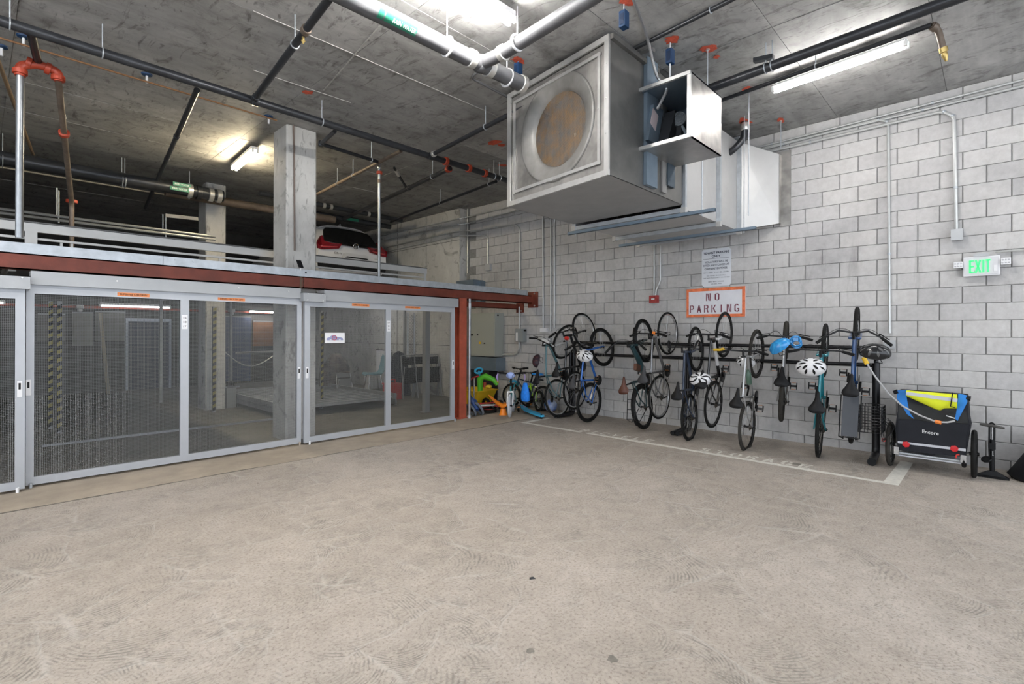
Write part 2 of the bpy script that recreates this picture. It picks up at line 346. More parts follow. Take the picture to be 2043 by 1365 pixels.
MAPRON = M('apron_concrete', (0.37, 0.315, 0.25), 0.8, var=0.16, scale=3, bump=0.2, bscale=40)
MPAINT = M('worn_white_line_paint', (0.66, 0.64, 0.58), 0.7, var=0.16, scale=14, bump=0.08)

f = tag(MB().box((-7, -5, -0.2), (D + 0.2, 5.93, 0)).build('floor', MFLOOR, smooth=False), kind='structure')
# floor behind the apron, inside the lift bays
tag(MB().box((-7, 6.78, -0.2), (D + 0.2, 16.4, -0.001)).build('floor_lift_bay', M('shaded_bay_floor_concrete', (0.15, 0.143, 0.128), 0.75, var=0.25, scale=1.6, bump=0.12), smooth=False), kind='structure')  # dimness of the bays put into the floor colour
# the tan apron strip under the gates, with its broken saw-cut edge
rs = random.Random(3); ap = MB(); n = 60; ya = []
for i in range(n + 1):
    x = -7 + (D + 7.2) * i / n; ya.append((x, 5.945 + rs.uniform(-0.018, 0.018)))
poly = ya + [(D + 0.2, 6.78), (-7, 6.78)]
ap.prism(poly, (0, 0, -0.2), (1, 0, 0), (0, 1, 0), 0.203); tag(ap.build('floor_apron', MAPRON, smooth=False), kind='structure')
MB().prism([(x, y - 0.018) for x, y in ya] + [(D + 0.2, 5.96), (-7, 5.96)], (0, 0, -0.2), (1, 0, 0), (0, 1, 0), 0.1975)
cj = MB().prism([(x, y - 0.012) for x, y in ya] + [(x, y + 0.002) for x, y in ya[::-1]], (0, 0, -0.19), (1, 0, 0), (0, 1, 0), 0.1915)
tag(cj.build('floor_joint', M('dirty_joint', (0.16, 0.14, 0.115), 0.95), smooth=False), kind='structure')
# -- painted bay outline and stencilled words
fm = thing('floor_marking', 'worn white painted bay line on the floor around the bicycle rack', 'marking', (6.35, 3.2, 0), kind='structure')
rs = random.Random(5)
def paint(name, poly): MB().prism(poly, (0, 0, 0.0005), (1, 0, 0), (0, 1, 0), 0.0012).build(name, MPAINT, fm, smooth=False)
def wob(x, y): return (x + rs.uniform(-0.006, 0.006), y)
ed = [0.72 + (5.69 - 0.72) * i / 40 for i in range(41)]
for a, b_ in ((0, 9), (9, 30), (31, 40)):
    paint('line', [wob(6.30, ed[i]) for i in range(a, b_ + 1)] + [wob(6.385, ed[i]) for i in range(b_, a - 1, -1)])
paint('line', [(6.30, 0.70), (7.55, 0.70), (7.55, 0.82), (6.385, 0.83), (6.385, 0.72), (6.30, 0.72)])
paint('line', [(6.30, 5.69), (7.0, 5.69), (7.0, 5.78), (6.30, 5.78)])
def word(txt, y0, y1, x0, h):
    stp = (y1 - y0) / (len(txt) - 0.35)
    for i, ch in enumerate(txt):
        mb = MB(); stencil(mb, ch, (x0, y0 + stp * i, 0.0005), (0, -1, 0), (1, 0, 0), abs(stp) * 0.62, h, 0.0012)
        mb.build('letter', MPAINT, fm, smooth=False)
word('BICYCLE', 4.66, 3.46, 6.41, 0.17); word('STORAGE', 2.78, 1.50, 6.41, 0.17)
# small dark chip lying on the floor and oil spots
def blot(mb, c, r, rr, n=14):
    return mb.prism([(c[0] + math.cos(2*math.pi*i/n) * r * rr.uniform(.6, 1.15), c[1] + math.sin(2*math.pi*i/n) * r * rr.uniform(.6, 1.15)) for i in range(n)], (0, 0, 0.0004), (1, 0, 0), (0, 1, 0), 0.0006)
MSTAIN = M('dried_stain', (0.19, 0.175, 0.15), 0.8, var=0.2, scale=30)
for px, py, r in ((1222, 1315, .03), (1058, 1299, .02), (905, 855, .10), (870, 858, .07), (1590, 926, .07)):
    p = PZ(px, py, 0); blot(MB(), p, r, rs).build('stain', MSTAIN, fm if 0 else f, smooth=False)
p = PZ(1061, 1155, 0)
tag(MB().add([(p.x-.02,p.y,0.001),(p.x+.015,p.y-.02,.001),(p.x+.025,p.y+.01,.001),(p.x,p.y+.02,.001),(p.x,p.y,.012),(p.x+.012,p.y-.004,.009)],
     [(0,1,5,4),(1,2,5),(2,3,4,5),(3,0,4),(0,3,2,1)]).build('floor_debris', M('dark_chip', (0.05, 0.05, 0.05), 0.8), smooth=False), 'tiny dark chip of debris lying alone on the concrete floor', 'debris')

# -- block wall
CH = 0.1947; BL = 0.4064
zl = W(1788.9, 672.2).z; z0 = zl - math.floor(zl / CH) * CH          # lowest full bed joint
if z0 > 0.02: z0 -= CH
yj = W(1788.9, 625).y; rowj = round((W(1788.9, 640.8).z - z0) / CH)   # row whose joint falls at yj
wall = thing('wall_right', None, None, (D, 3.6, 0), kind='structure')
MB().box((D + 0.010, -4.5, -0.05), (D + 0.3, 8.95, CZ + 0.02)).build('mortar', MMORT, wall, smooth=False)
def block_mesh(l, h, nm):
    b = MB(); g = 0.0052; gz = 0.0024; bv = 0.005
    y0, y1, za, zb = g, l - g, gz, h - gz
    ring = lambda x, i: [(x, y0 + i, za + i), (x, y1 - i, za + i), (x, y1 - i, zb - i), (x, y0 + i, zb - i)]
    b.loft([ring(0.05, 0), ring(bv, 0), ring(0.0015, bv * 0.4), ring(0, bv)], caps=True); return b.mesh(nm, MBLOCK, False)
cells = []
ncrs = int((CZ - z0) / CH) + 1
for r in range(ncrs):
    zb = z0 + r * CH; h = min(CH, CZ + 0.002 - zb)
    if h < 0.03: continue
    par = ((r - rowj) % 2) * 0.5
    k0 = math.floor((-4.4 - yj) / BL)
    for k in range(k0, 60):
        y = yj + (k + par) * BL
        if y + BL > 8.99 or y < -4.4: continue
        X, Y, zc = project((D, y + BL / 2, zb + h / 2)); vis = zc > 0.2 and -30 < X < 2075 and -20 < Y < 1385
        hid = 1280 < X < 1565 and 180 < Y < 440 or 1020 < X < 1280 and Y < 440
        area = (FPX / max(zc, .1)) ** 2 * h if vis and not hid else 0
        cells.append((area, y, zb, h))
cells.sort(key=lambda c: -c[0])
bms = {}; rest = MB()
for i, (area, y, zb, h) in enumerate(cells):
    if i < 300:
        kk = round(h, 3)
        if kk not in bms: bms[kk] = block_mesh(BL, h, 'block')
        o = bpy.data.objects.new('block', bms[kk]); COL.objects.link(o); o.parent = wall
        o.location = Vector((D + random.uniform(-0.0015, 0.001), y, zb)) - LOC[wall.name]
    else:
        g = 0.0036; e = 0.004; x = D
        rest.loft([[(x + 0.03, y+g, zb+g), (x + 0.03, y+BL-g, zb+g), (x + 0.03, y+BL-g, zb+h-g), (x + 0.03, y+g, zb+h-g)],
                   [(x+e, y+g, zb+g), (x+e, y+BL-g, zb+g), (x+e, y+BL-g, zb+h-g), (x+e, y+g, zb+h-g)],
                   [(x, y+g+e, zb+g+e), (x, y+BL-g-e, zb+g+e), (x, y+BL-g-e, zb+h-g-e), (x, y+g+e, zb+h-g-e)]])
rest.build('block_field', MBLOCK, wall, smooth=False, kind='stuff')
# -- concrete wall beyond, standing proud of the blocks
xs_ = PY(917, 470, 8.95).x; XC = xs_
cw = tag(MB().box((XC, 8.95, -0.2), (D + 0.3, 16.4, CZ)).build('wall_concrete', MCONC, smooth=False), kind='structure')
for yy in (10.2, 11.45): MB().box((XC - 0.004, yy, 0), (XC + 0.01, yy + 0.012, CZ)).build('form_joint', MDARKC, cw, smooth=False)
for zz in (1.2, 2.42, 3.64): MB().box((XC - 0.003, 8.95, zz), (XC + 0.01, 16.2, zz + 0.01)).build('form_joint', MDARKC, cw, smooth=False)
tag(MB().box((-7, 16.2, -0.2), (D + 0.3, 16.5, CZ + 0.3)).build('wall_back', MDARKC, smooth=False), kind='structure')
tag(MB().box((-3.8, 6.8, -0.2), (-3.5, 16.3, CZ + 0.3)).build('wall_left_light_block', MDARKC, smooth=False), kind='structure')  # unseen wall added to keep ambient light out of the bays

# -- ceiling with its formwork panels
ce = tag(MB().box((-7, -5, CZ + 0.012), (D + 0.3, 16.5, CZ + 0.35)).build('ceiling', MCEIL, smooth=False), kind='structure')
ys = [5.93 - 1.1 * k for k in range(10, 0, -1)] + [5.93 + 1.1 * k for k in range(0, 10)]
xseam = PZ(700, 115, CZ).x
rs = random.Random(11)
for j in range(len(ys) - 1):
    k = 0; x = xseam - 2.44 * 4 + (0.0 if j % 2 else 1.22 * 0)
    while x < D + 0.2:
        x1 = min(x + 2.44, D + 0.2)
        dz = rs.uniform(0, 0.006)
        if x1 - x > 0.3:
            MB().box((x + 0.002, ys[j] + 0.002, CZ + dz), (x1 - 0.002, ys[j + 1] - 0.002, CZ + 0.015)).build('panel', MCEIL, ce, smooth=False)
        x += 2.44
MFIN = M('lime_seam', (0.42, 0.41, 0.39), 0.8, var=0.2, scale=20)
for a, b_ in (((505, 22), (1005, 237)), ((760, 48), (646, 180)), ((505, 140), (700, 205)), ((640, 180), (800, 210))):
    p, q = PZ(*a, CZ), PZ(*b_, CZ)
    if a == (640, 180): continue
    MB().bar(p, q, 0.012, 0.008).build('seam_fin', MFIN, ce, smooth=False)
MSPRAY = M('orange_marking_paint', (0.62, 0.10, 0.05), 0.7, var=0.25, scale=30)
def spray(px, py, r, r2=None):
    p = PZ(px, py, CZ); mb = MB(); rr = random.Random(px); n = 16
    r *= 1.3; r2 = (r2 or r / 1.3) * 1.3
    pl = [(p.x + math.cos(2*math.pi*i/n) * r * rr.uniform(.6, 1.2), p.y + math.sin(2*math.pi*i/n) * (r2 or r) * rr.uniform(.5, 1.2)) for i in range(n)]
    mb.prism(pl, (0, 0, CZ - 0.0015), (1, 0, 0), (0, 1, 0), 0.0012).build('spray_mark', MSPRAY, ce, smooth=False)
for a in ((1340, 80, .06), (1412, 97, .06, .07), (1430, 113, .03), (1487, 242, .11, .06), (1558, 240, .07, .04), (1492, 177, .05), (1252, 2, .06), (985, 285, .08, .10), (1000, 290, .05), (1033, 120, .07, .05), (615, 184, .05), (1003, 330, .06)): spray(*a)

# -- concrete columns
def column(x0, x1, y0, y1, name, label):
    t = thing(name, None, None, ((x0 + x1) / 2, (y0 + y1) / 2, 0), kind='structure'); c = 0.02
    pl = [(x0 + c, y0), (x1 - c, y0), (x1, y0 + c), (x1, y1 - c), (x1 - c, y1), (x0 + c, y1), (x0, y1 - c), (x0, y0 + c)]
    MB().prism(pl, (0, 0, -0.1), (1, 0, 0), (0, 1, 0), CZ + 0.11).build('shaft', MCONC, t, smooth=False)
    return t
col1 = column(2.955, 3.385, 7.1, 7.566, 'column', '')
cc = MB().tube([PY(585, 236, 7.08), PY(587, 300, 7.08), PY(588, 500, 7.08)], 0.012, 8); cc.build('earth_strap', M('brown_strap', (0.16, 0.12, 0.10), 0.6), col1)
MB().box((2.955, 7.095, 2.36), (3.385, 7.12, 2.385)).build('base_band', M('rusty_band', (0.24, 0.15, 0.10), 0.8, var=0.4, scale=12), col1, smooth=False)
column(3.05, 3.40, 11.0, 11.5, 'column', '')
# ================================================================== steel front and gates
MRED = M('red_oxide_steel', (0.165, 0.034, 0.018), 0.55, var=0.22, scale=5, bump=0.05)
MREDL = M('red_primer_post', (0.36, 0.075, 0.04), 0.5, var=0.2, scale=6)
MGALV = M('galvanised_steel', (0.47, 0.50, 0.53), 0.42, 0.55, var=0.14, scale=9)
MALU = M('grey_powder_coat', (0.40, 0.415, 0.44), 0.42, 0.25, var=0.05, scale=3)
MALU2 = M('grey_cover_sheet', (0.35, 0.36, 0.37), 0.45, 0.25, var=0.05, scale=3)
MWIRE = M('galvanised_wire', (0.22, 0.224, 0.222), 0.45, 0.6)
MBLK = M('black_plastic', (0.009, 0.009, 0.010), 0.5)
MBOLT = M('zinc_bolt', (0.6, 0.6, 0.58), 0.35, 0.8)
MWHITE = M('white_plastic', (0.72, 0.72, 0.73), 0.4)
MORANGE = M('orange_sticker', (0.75, 0.24, 0.07), 0.5)
MINK = M('black_ink', (0.015, 0.015, 0.015), 0.6)
MSTEEL = M('bare_steel_pipe', (0.33, 0.345, 0.36), 0.34, 0.75, var=0.12, scale=10)
YB = 6.9
ZA, ZT, ZBm = 2.367, 2.266, 2.108
xsplit = PY(605, 560, YB).x; xa = PY(325, 520, YB).x; xb2 = PY(792, 560, YB).x
# red header beams (C channel: web, top flange, bottom flange)
def channel(x0, x1, name, label):
    t = thing(name, label, 'beam', ((x0 + x1) / 2, YB, ZBm))
    MB().box((x0, YB, ZBm), (x1, YB + 0.012, ZT)).build('web', MRED, t, smooth=False)
    MB().box((x0, YB, ZT - 0.012), (x1, YB + 0.10, ZT)).build('flange', MRED, t, smooth=False)
    MB().box((x0, YB, ZBm), (x1, YB + 0.10, ZBm + 0.012)).build('flange', MRED, t, smooth=False)
    return t
b1 = channel(-3.4, xsplit - 0.006, 'header_beam', 'long red oxide steel beam above the two left mesh gates')
b2 = channel(xsplit + 0.006, D - 0.02, 'header_beam', 'red oxide steel beam above the right mesh gate ending at the block wall')
MB().box((xsplit - 0.05, YB - 0.004, ZBm), (xsplit - 0.02, YB, ZT)).build('seam_plate', M('dark_rust', (0.13, 0.08, 0.05), 0.7), b1, smooth=False)
pl = MB().box((D - 0.02, YB - 0.16, ZBm - 0.085), (D - 0.001, YB + 0.1, ZT + 0.075)); pl.build('end_plate', MRED, b2, smooth=False)
for zz in (ZBm - 0.045,): MB().lathe((D - 0.02, YB - 0.08, zz), (-1, 0, 0), [(0.018, 0), (0.018, 0.012), (0.009, 0.012), (0.009, 0.026)], 6).build('bolt', MBOLT, b2)
MB().lathe((D - 0.02, YB - 0.08, ZT + 0.04), (-1, 0, 0), [(0.018, 0), (0.018, 0.012), (0.009, 0.012), (0.009, 0.026)], 6).build('bolt', MBOLT, b2)
# galvanised kick angles lying on the beams
angs = [(-3.4, xa - .002, 'galvanised kick angle lying on the left end of the red beam'), (xa + .002, xb2 - .002, 'galvanised kick angle on the red beam in front of the concrete column'), (xb2 + .002, D - 0.16, 'galvanised kick angle on the red beam beside the block wall')]
for x0, x1, lb in angs:
    t = thing('kick_angle', lb, 'steel angle', ((x0 + x1) / 2, YB, ZT), 'kick angles along the upper deck edge')
    MB().box((x0, YB - 0.009, ZT + 0.0005), (x1, YB - 0.001, ZA)).build('upright_leg', MGALV, t, smooth=False)
    MB().box((x0, YB - 0.001, ZT + 0.0005), (x1, YB + 0.10, ZT + 0.008)).build('flat_leg', MGALV, t, smooth=False)
    for bx in (x0 + .12, x0 + .3):
        if bx > 0.1: MB().lathe((bx, YB - 0.009, (ZT + ZA) / 2 + .02), (0, -1, 0), [(0.012, 0), (0.011, 0.003), (0, 0.004)], 10).build('rivet', MGALV, t)
# clip with dark reflector on the angle at the column
p = PY(598, 538, YB - 0.01)
t = thing('angle_clip', 'small steel clip with a tilted black reflector on the angle below the column', 'clip', (p.x, p.y, p.z - 0.03))
MB().box((p.x - .045, YB - .016, p.z - .045), (p.x + .045, YB - .0095, p.z + .005)).build('plate', MGALV, t, smooth=False)
MB().cyl((p.x + 0.01, YB - 0.02, p.z - .01), (p.x + 0.01, YB - 0.02, p.z + .03), 0.008, 8).build('pin', MBOLT, t)
MB().obox((p.x - .005, YB - .025, p.z + .075), (.035, .01, 0), (.004, -.004, 0), (-.02, 0, .05)).build('reflector', MBLK, t, smooth=False)
MB().ball((p.x + .085, YB - .012, p.z - .035), 0.012, 8, 6).build('bolt_head', MBLK, t)
# second beam behind, on the wall
t = thing('rear_beam', 'short red oxide beam fixed to the block wall above the grey cabinet', 'beam', (7.0, 7.3, 2.0))
MB().box((5.95, 7.25, 2.0), (D - .015, 7.262, 2.1)).build('web', MRED, t, smooth=False)
MB().box((5.95, 7.25, 2.0), (D - .015, 7.34, 2.01)).build('flange', MRED, t, smooth=False)
MB().box((D - .015, 7.13, 1.93), (D - .001, 7.34, 2.13)).build('end_plate', MRED, t, smooth=False)
MB().lathe((D - .015, 7.19, 1.965), (-1, 0, 0), [(0.016, 0), (0.016, 0.012), (0.008, 0.012), (0.008, 0.024)], 6).build('bolt', MBOLT, t)
# red post, in a paler red than the beams
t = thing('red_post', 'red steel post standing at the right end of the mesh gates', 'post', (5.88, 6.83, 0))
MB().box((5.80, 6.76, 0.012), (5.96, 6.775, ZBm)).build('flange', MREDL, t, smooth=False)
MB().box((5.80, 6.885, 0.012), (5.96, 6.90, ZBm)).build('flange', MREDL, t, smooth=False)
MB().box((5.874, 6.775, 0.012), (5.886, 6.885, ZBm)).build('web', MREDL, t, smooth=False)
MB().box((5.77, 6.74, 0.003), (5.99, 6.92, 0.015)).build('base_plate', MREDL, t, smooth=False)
MB().lathe((5.975, 6.75, 0.015), (0, 0, 1), [(0.012, 0), (0.012, 0.014), (0.006, 0.014), (0.006, 0.03)], 6).build('bolt', MBOLT, t)
t = thing('steel_pipe_post', 'thin galvanised pipe standing beside the red post', 'pipe', (5.975, 6.70, 0))
MB().tube([(5.975, 6.70, 0.003), (5.975, 6.70, 2.10)], 0.024, 14).build('pipe', MSTEEL, t)
MB().tube([(5.975, 6.70, 1.93), (5.975, 6.70, 2.02)], 0.027, 14).build('coupling', MGALV, t)
MB().tube([(5.975, 6.70, 0.003), (5.975, 6.70, 0.06)], 0.030, 14).build('foot_sleeve', MGALV, t)

# ---- gates
def wire_mesh(x0, x1, z0, z1, y, parent, seed):
    mb = MB(); px_, pz_ = 0.0127, 0.0152; w = 0.00105
    n = int((x1 - x0) / px_)
    def quad4(a, b):      # 3-sided wire
        if abs(a[0] - b[0]) < 1e-6: offs = [(-w, 0, 0), (w, 0, 0), (0, w * 1.7, 0)]
        else: offs = [(0, 0, -w), (0, 0, w), (0, w * 1.7, 0)]
        vs = [tuple(a[i] + o[i] for i in range(3)) for o in offs] + [tuple(b[i] + o[i] for i in range(3)) for o in offs]
        mb.add(vs, [(0, 1, 4, 3), (1, 2, 5, 4), (2, 0, 3, 5)])
    for i in range(1, n): quad4((x0 + (x1 - x0) * i / n, y, z0), (x0 + (x1 - x0) * i / n, y, z1))
    m_ = int((z1 - z0) / pz_)
    for j in range(1, m_): quad4((x0, y + 0.002, z0 + (z1 - z0) * j / m_), (x1, y + 0.002, z0 + (z1 - z0) * j / m_))
    return mb.build('wire_mesh', MWIRE, parent, smooth=False, kind='stuff', label='fine square galvanised wire mesh panel')
def handle(t, x, z, y):
    h = MB().box((x - .017, y - .006, z - .075), (x + .017, y, z + .075)).build('flush_handle', MWHITE, t, smooth=False)
    MB().box((x - .008, y - .0075, z - .005), (x + .008, y - .005, z + .055)).build('finger_slot', MBLK, h, smooth=False)
def gate(x0, x1, y, top, xm, stw, mw, label, seed):
    t = thing('mesh_gate', label, 'gate', ((x0 + x1) / 2, y, 0.0), 'sliding mesh gates along the lift bays')
    d = 0.045; bz = 0.028; rb = 0.075; tr = 0.10
    MB().box((x0, y, bz), (x0 + stw, y + d, top)).build('stile', MALU, t, smooth=False)
    MB().box((x1 - stw, y, bz), (x1, y + d, top)).build('stile', MALU, t, smooth=False)
    MB().box((x0 + stw, y, top - tr), (x1 - stw, y + d, top)).build('rail', MALU, t, smooth=False)
    MB().box((x0 + stw, y, bz), (x1 - stw, y + d, bz + rb)).build('rail', MALU, t, smooth=False)
    if xm: MB().box((xm[0], y, bz + rb), (xm[1], y + d, top - tr)).build('mullion', MALU, t, smooth=False)
    segs = [(x0 + stw, xm[0]), (xm[1], x1 - stw)] if xm else [(x0 + stw, x1 - stw)]
    for a, b in segs: wire_mesh(a, b, bz + rb, top - tr, y + 0.02, t, seed)
    return t
Y2, Y3, Y1 = 6.70, 6.66, 6.60
g1 = gate(-2.3, 0.325, Y1, 1.905, None, 0.068, 0, 'sliding wire mesh gate cut off by the left edge of the picture', 1)
g2 = gate(0.335, 2.990, Y2, 1.965, (1.603, 1.687), 0.058, 0, 'widest sliding wire mesh gate with a centre mullion under the long red beam', 2)
g3 = gate(3.015, 5.605, Y3, 1.948, (4.26, 4.347), 0.075, 0, 'sliding wire mesh gate with a car sign next to the red post', 3)
handle(g1, 0.288, 0.965, Y1); handle(g2, 0.352, 0.965, Y2); handle(g2, 2.958, 0.965, Y2); handle(g3, 3.05, 0.965, Y3); handle(g3, 5.565, 0.965, Y3)
def foot(t, x, y, m):
    MB().cyl((x, y - .018, 0.004), (x, y - .018, 0.05), 0.013, 10).build('floor_roller', m, t)
foot(g1, 0.275, Y1, MWHITE); foot(g2, 0.37, Y2, MGALV); foot(g3, 3.08, Y3, MWHITE); foot(g3, 5.60, Y3, MGALV); foot(g2, 2.965, Y2, MAPRON)
EXX, EZZ = Vector((1, 0, 0)), Vector((0, 0, 1))
def sticker(t, xa, xb, za, zb, y, txt):
    o = MB().box((xa, y - .0018, za), (xb, y, zb)).build('warning_sticker', MORANGE, t, smooth=False, label='orange warning sticker')
    mb = MB(); put_text(mb, txt, ((xa + xb) / 2, y - .0018, (za + zb) / 2), EXX, EZZ, (zb - za) * .52, (xb - xa) * .84, 0.012); mb.build('lettering', MINK, o, smooth=False)
sticker(g2, 1.03, 1.31, 1.878, 1.916, Y2, 'SUPERVISE CHILDREN'); sticker(g2, 1.985, 2.285, 1.880, 1.914, Y2, 'DRIVER ONLY ON LIFT')
sticker(g3, 3.70, 3.975, 1.880, 1.915, Y3, 'SUPERVISE CHILDREN'); sticker(g3, 4.60, 4.885, 1.882, 1.915, Y3, 'DRIVER ONLY ON LIFT')
def numplate(t, x, z, y, rows):
    o = MB().box((x - .028, y - .003, z - .08), (x + .028, y, z + .08)).build('number_plate', MWHITE, t, smooth=False)
    for i, r in enumerate(rows):
        mb = MB(); put_text(mb, r, (x, y - .003, z + .05 - i * .05), EXX, EZZ, .022, .03, 0.01); mb.build('lettering', MINK, o, smooth=False)
numplate(g2, 1.645, 1.614, Y2, ('14', '16', '18', '17')[1:]); numplate(g3, 4.303, 1.60, Y3, ('19', '20', '21'))
# header covers
def header(x0, x1, y, z0, z1, label, screws=()):
    t = thing('track_cover', label, 'track cover', ((x0 + x1) / 2, y, z0), 'track covers above the gates')
    MB().box((x0, y, z0), (x1, y + .006, z1)).build('face_sheet', MALU2, t, smooth=False)
    MB().box((x0, y, z1 - .006), (x1, y + .25, z1)).build('top_sheet', MALU2, t, smooth=False)
    MB().box((x0, y + .006, z0), (x0 + .006, y + .2, z1)).build('end_sheet', MALU2, t, smooth=False)
    MB().box((x1 - .006, y + .006, z0), (x1, y + .2, z1)).build('end_sheet', MALU2, t, smooth=False)
    for sx, sz in screws: MB().lathe((sx, y, sz), (0, -1, 0), [(.010, 0), (.008, .005), (0, .006)], 8).build('screw', MBOLT, t)
    return t
header(0.365, 2.96, 6.655, 1.95, 2.085, 'long grey sheet cover over the track of the middle gate', [(1.02, 2.03), (2.2, 2.035), (2.8, 2.03)])
header(3.27, 5.655, 6.625, 1.935, 2.085, 'grey sheet cover over the track of the right gate')
h3 = header(2.962, 3.268, 6.58, 1.911, 2.028, 'small bolted grey cover box between the middle and right gate', [(3.02, 2.01), (3.22, 2.012), (3.02, 1.93), (3.23, 1.925)])
header(-2.3, 0.357, 6.55, 1.895, 2.017, 'grey sheet cover over the track of the leftmost gate', [(0.30, 2.0)])
# bracket beam between gate cover and red beam (dark gap behind)
# car sign behind the mesh of the right gate
p, q = PY(640, 664, 6.76), PY(679, 684, 6.76)
t = thing('car_sign', 'white sign with a red and blue car outline behind the right gate mesh', 'sign', ((p.x + q.x) / 2, 6.71, q.z))
MB().box((p.x, 6.637, q.z), (q.x, 6.645, p.z)).build('plate', MWHITE, t, smooth=False)
MSR = M('sign_red', (0.55, 0.05, 0.06), 0.5); MSB = M('sign_blue', (0.28, 0.30, 0.48), 0.5)
cx_, cz_ = (p.x + q.x) / 2, (p.z + q.z) / 2 - .01
car = [(-.12,-.02),(-.12,.005),(-.10,.012),(-.075,.02),(-.05,.042),(.0,.045),(.03,.022),(.08,.016),(.11,.006),(.12,-.02)]
mb = MB(); mb.tube([(cx_ + a, 6.635, cz_ + b) for a, b in car], 0.0022, 4); mb.tube([(cx_ - .12, 6.635, cz_ - .02), (cx_ + .12, 6.635, cz_ - .02)], 0.0022, 4)
mb.prism([(a, b) for a, b in car], (cx_, 6.6365, cz_), (1, 0, 0), (0, 0, 1), 0.0005); mb.build('car_outline', MSB, t, smooth=False)
mb = MB(); mb.torus((cx_ - .01, 6.633, cz_ + .012), (0, 1, 0), .032, .004, 20, 5); mb.tube([(cx_ - .025, 6.633, cz_ + .012), (cx_ + .005, 6.633, cz_ + .012)], .003, 4); mb.build('red_ring', MSR, t)
for wx in (-.065, .07): MB().lathe((cx_ + wx, 6.636, cz_ - .022), (0, -1, 0), [(.016, 0), (.016, .0015), (0, .0015)], 14).build('wheel_print', MWHITE, t)
# ================================================================== lamps
MENAM = M('white_enamel', (0.75, 0.75, 0.75), 0.35)
MTUBE = M('lit_fluorescent_tube', (1, 1, 1), 0.3, emit=TUBE_POWER, ecol=(1.0, 0.98, 0.95))
MTUBEW = M('lit_warm_tube', (1, 1, 1), 0.3, emit=TUBE_POWER * 1.5, ecol=(1.0, 0.84, 0.55))
MTUBEL = M('weak_cool_tube', (1, 1, 1), 0.3, emit=2.2, ecol=(0.93, 0.96, 1.0))
def strip_light(p, q, label, z=4.24, mount=CZ, two=False, mt=None):
    p, q = Vector(p), Vector(q); p.z = q.z = z; d = (q - p).normalized(); s = d.cross(UP)
    t = thing('strip_light', label, 'light', ((p.x + q.x) / 2, (p.y + q.y) / 2, z), 'fluorescent strip lights')
    MB().bar(p + UP * .05, q + UP * .05, 0.11, 0.045).build('channel', MENAM, t, smooth=False)
    if mount - z > .09:
        for k in (.2, .8):
            c = p.lerp(q, k); MB().cyl(c + UP * .07, Vector((c.x, c.y, mount)), .006, 6).build('hanger', MBOLT, t)
    for sg in ((-1, 1) if two else (0,)):
        MB().cyl(p + d * .02 + s * .032 * sg, q - d * .02 + s * .032 * sg, 0.019, 8).build('tube', mt or MTUBE, t, label='glowing white tube')
        for e in (p, q): MB().bar(e + s * .032 * sg - UP * .02, e + s * .032 * sg + UP * .04, .03, .03, up=d).build('socket', MENAM, t, smooth=False)
    return t
a, b = PZ(1545, 181, 4.24), PZ(1808, 90, 4.24)
strip_light(a, b, 'bright fluorescent strip light above the block wall beside the dark pipes', two=True, mt=M('dimmed_tube', (1, 1, 1), 0.3, emit=TUBE_POWER * .62, ecol=(1.0, 0.975, 0.94)))  # tube strength lowered to even out the light on the wall
b = PZ(1020, 44, 4.24); strip_light((b.x - 1.22, b.y + .02, 0), b, 'bright fluorescent strip light cut off at the top edge above the grey pipe', two=True, mt=M('boosted_tube', (1, 1, 1), 0.3, emit=TUBE_POWER * 2.0, ecol=(1.0, 0.98, 0.95)))  # tube strength raised to brighten the middle of the floor
a, b = PZ(509, 302, 4.24), PZ(467, 338, 4.24); strip_light(a, b, 'small bright strip light beyond the pipe on the left ceiling', two=True, mt=MTUBEW)
# unseen strip lights added out of view to brighten the room
for x, y, lb in ((0.0, 3.1, 'added unseen strip light left of the drain pipe, outside the picture'), (-2.6, 3.1, 'added unseen strip light at the far left of the ceiling, outside the picture'), (-1.0, 5.0, 'added unseen strip light in front of the leftmost gate, outside the picture')):
    strip_light((x - .61, y, 0), (x + .61, y, 0), lb, two=True, mt=MATS['dimmed_tube'] if y < 4 else None)
strip_light((6.15, -2.8, 0), (6.15, -1.6, 0), 'added unseen strip light further along the block wall, outside the picture', two=True, mt=MATS['dimmed_tube'])
strip_light((6.3, 11.0, 0), (6.3, 12.2, 0), 'assumed unseen strip light under the car platform inside the right lift bay', z=2.30, mount=2.30, mt=M('bay_tube', (1, 1, 1), 0.3, emit=16.0, ecol=(1.0, 0.97, 0.93)))  # assumed lamp, hidden above the gate top, added to brighten the bay interior
# lower bay lamps near the back wall
YL = 15.9; MTUBEC = M('bay_tube', (1, 1, 1), 0.3, emit=16.0, ecol=(1.0, 0.97, 0.93))
for (xa_, xb_, py, lb) in ((200, 340, 610, 'weakly lit strip light on the back wall behind the left mesh'), (497, 566, 621, 'bright strip light at the back of the bay behind the column'), (-60, 9, 604, 'strip light behind the mesh of the leftmost gate')):
    pa = PY(xa_, py, YL); pb = PY(xb_, py + (4 if xb_ > 300 else 0), YL)
    strip_light((pa.x, YL, 0), (pb.x, YL, 0), lb, z=(pa.z + pb.z) / 2, mount=(pa.z + pb.z) / 2, mt=MTUBEL if xa_ < 400 else MTUBEC)
MREDP = M('red_fire_pipe', (0.33, 0.07, 0.04), 0.5)
t = thing('red_pipe', 'thin red pipe running along the back wall behind the mesh gates', 'pipe', (2, YL + .15, 2.03))
MB().tube([(-2.5, YL + .15, 2.1), (7.4, YL + .15, 2.1)], 0.035, 10).build('pipe', MREDP, t)
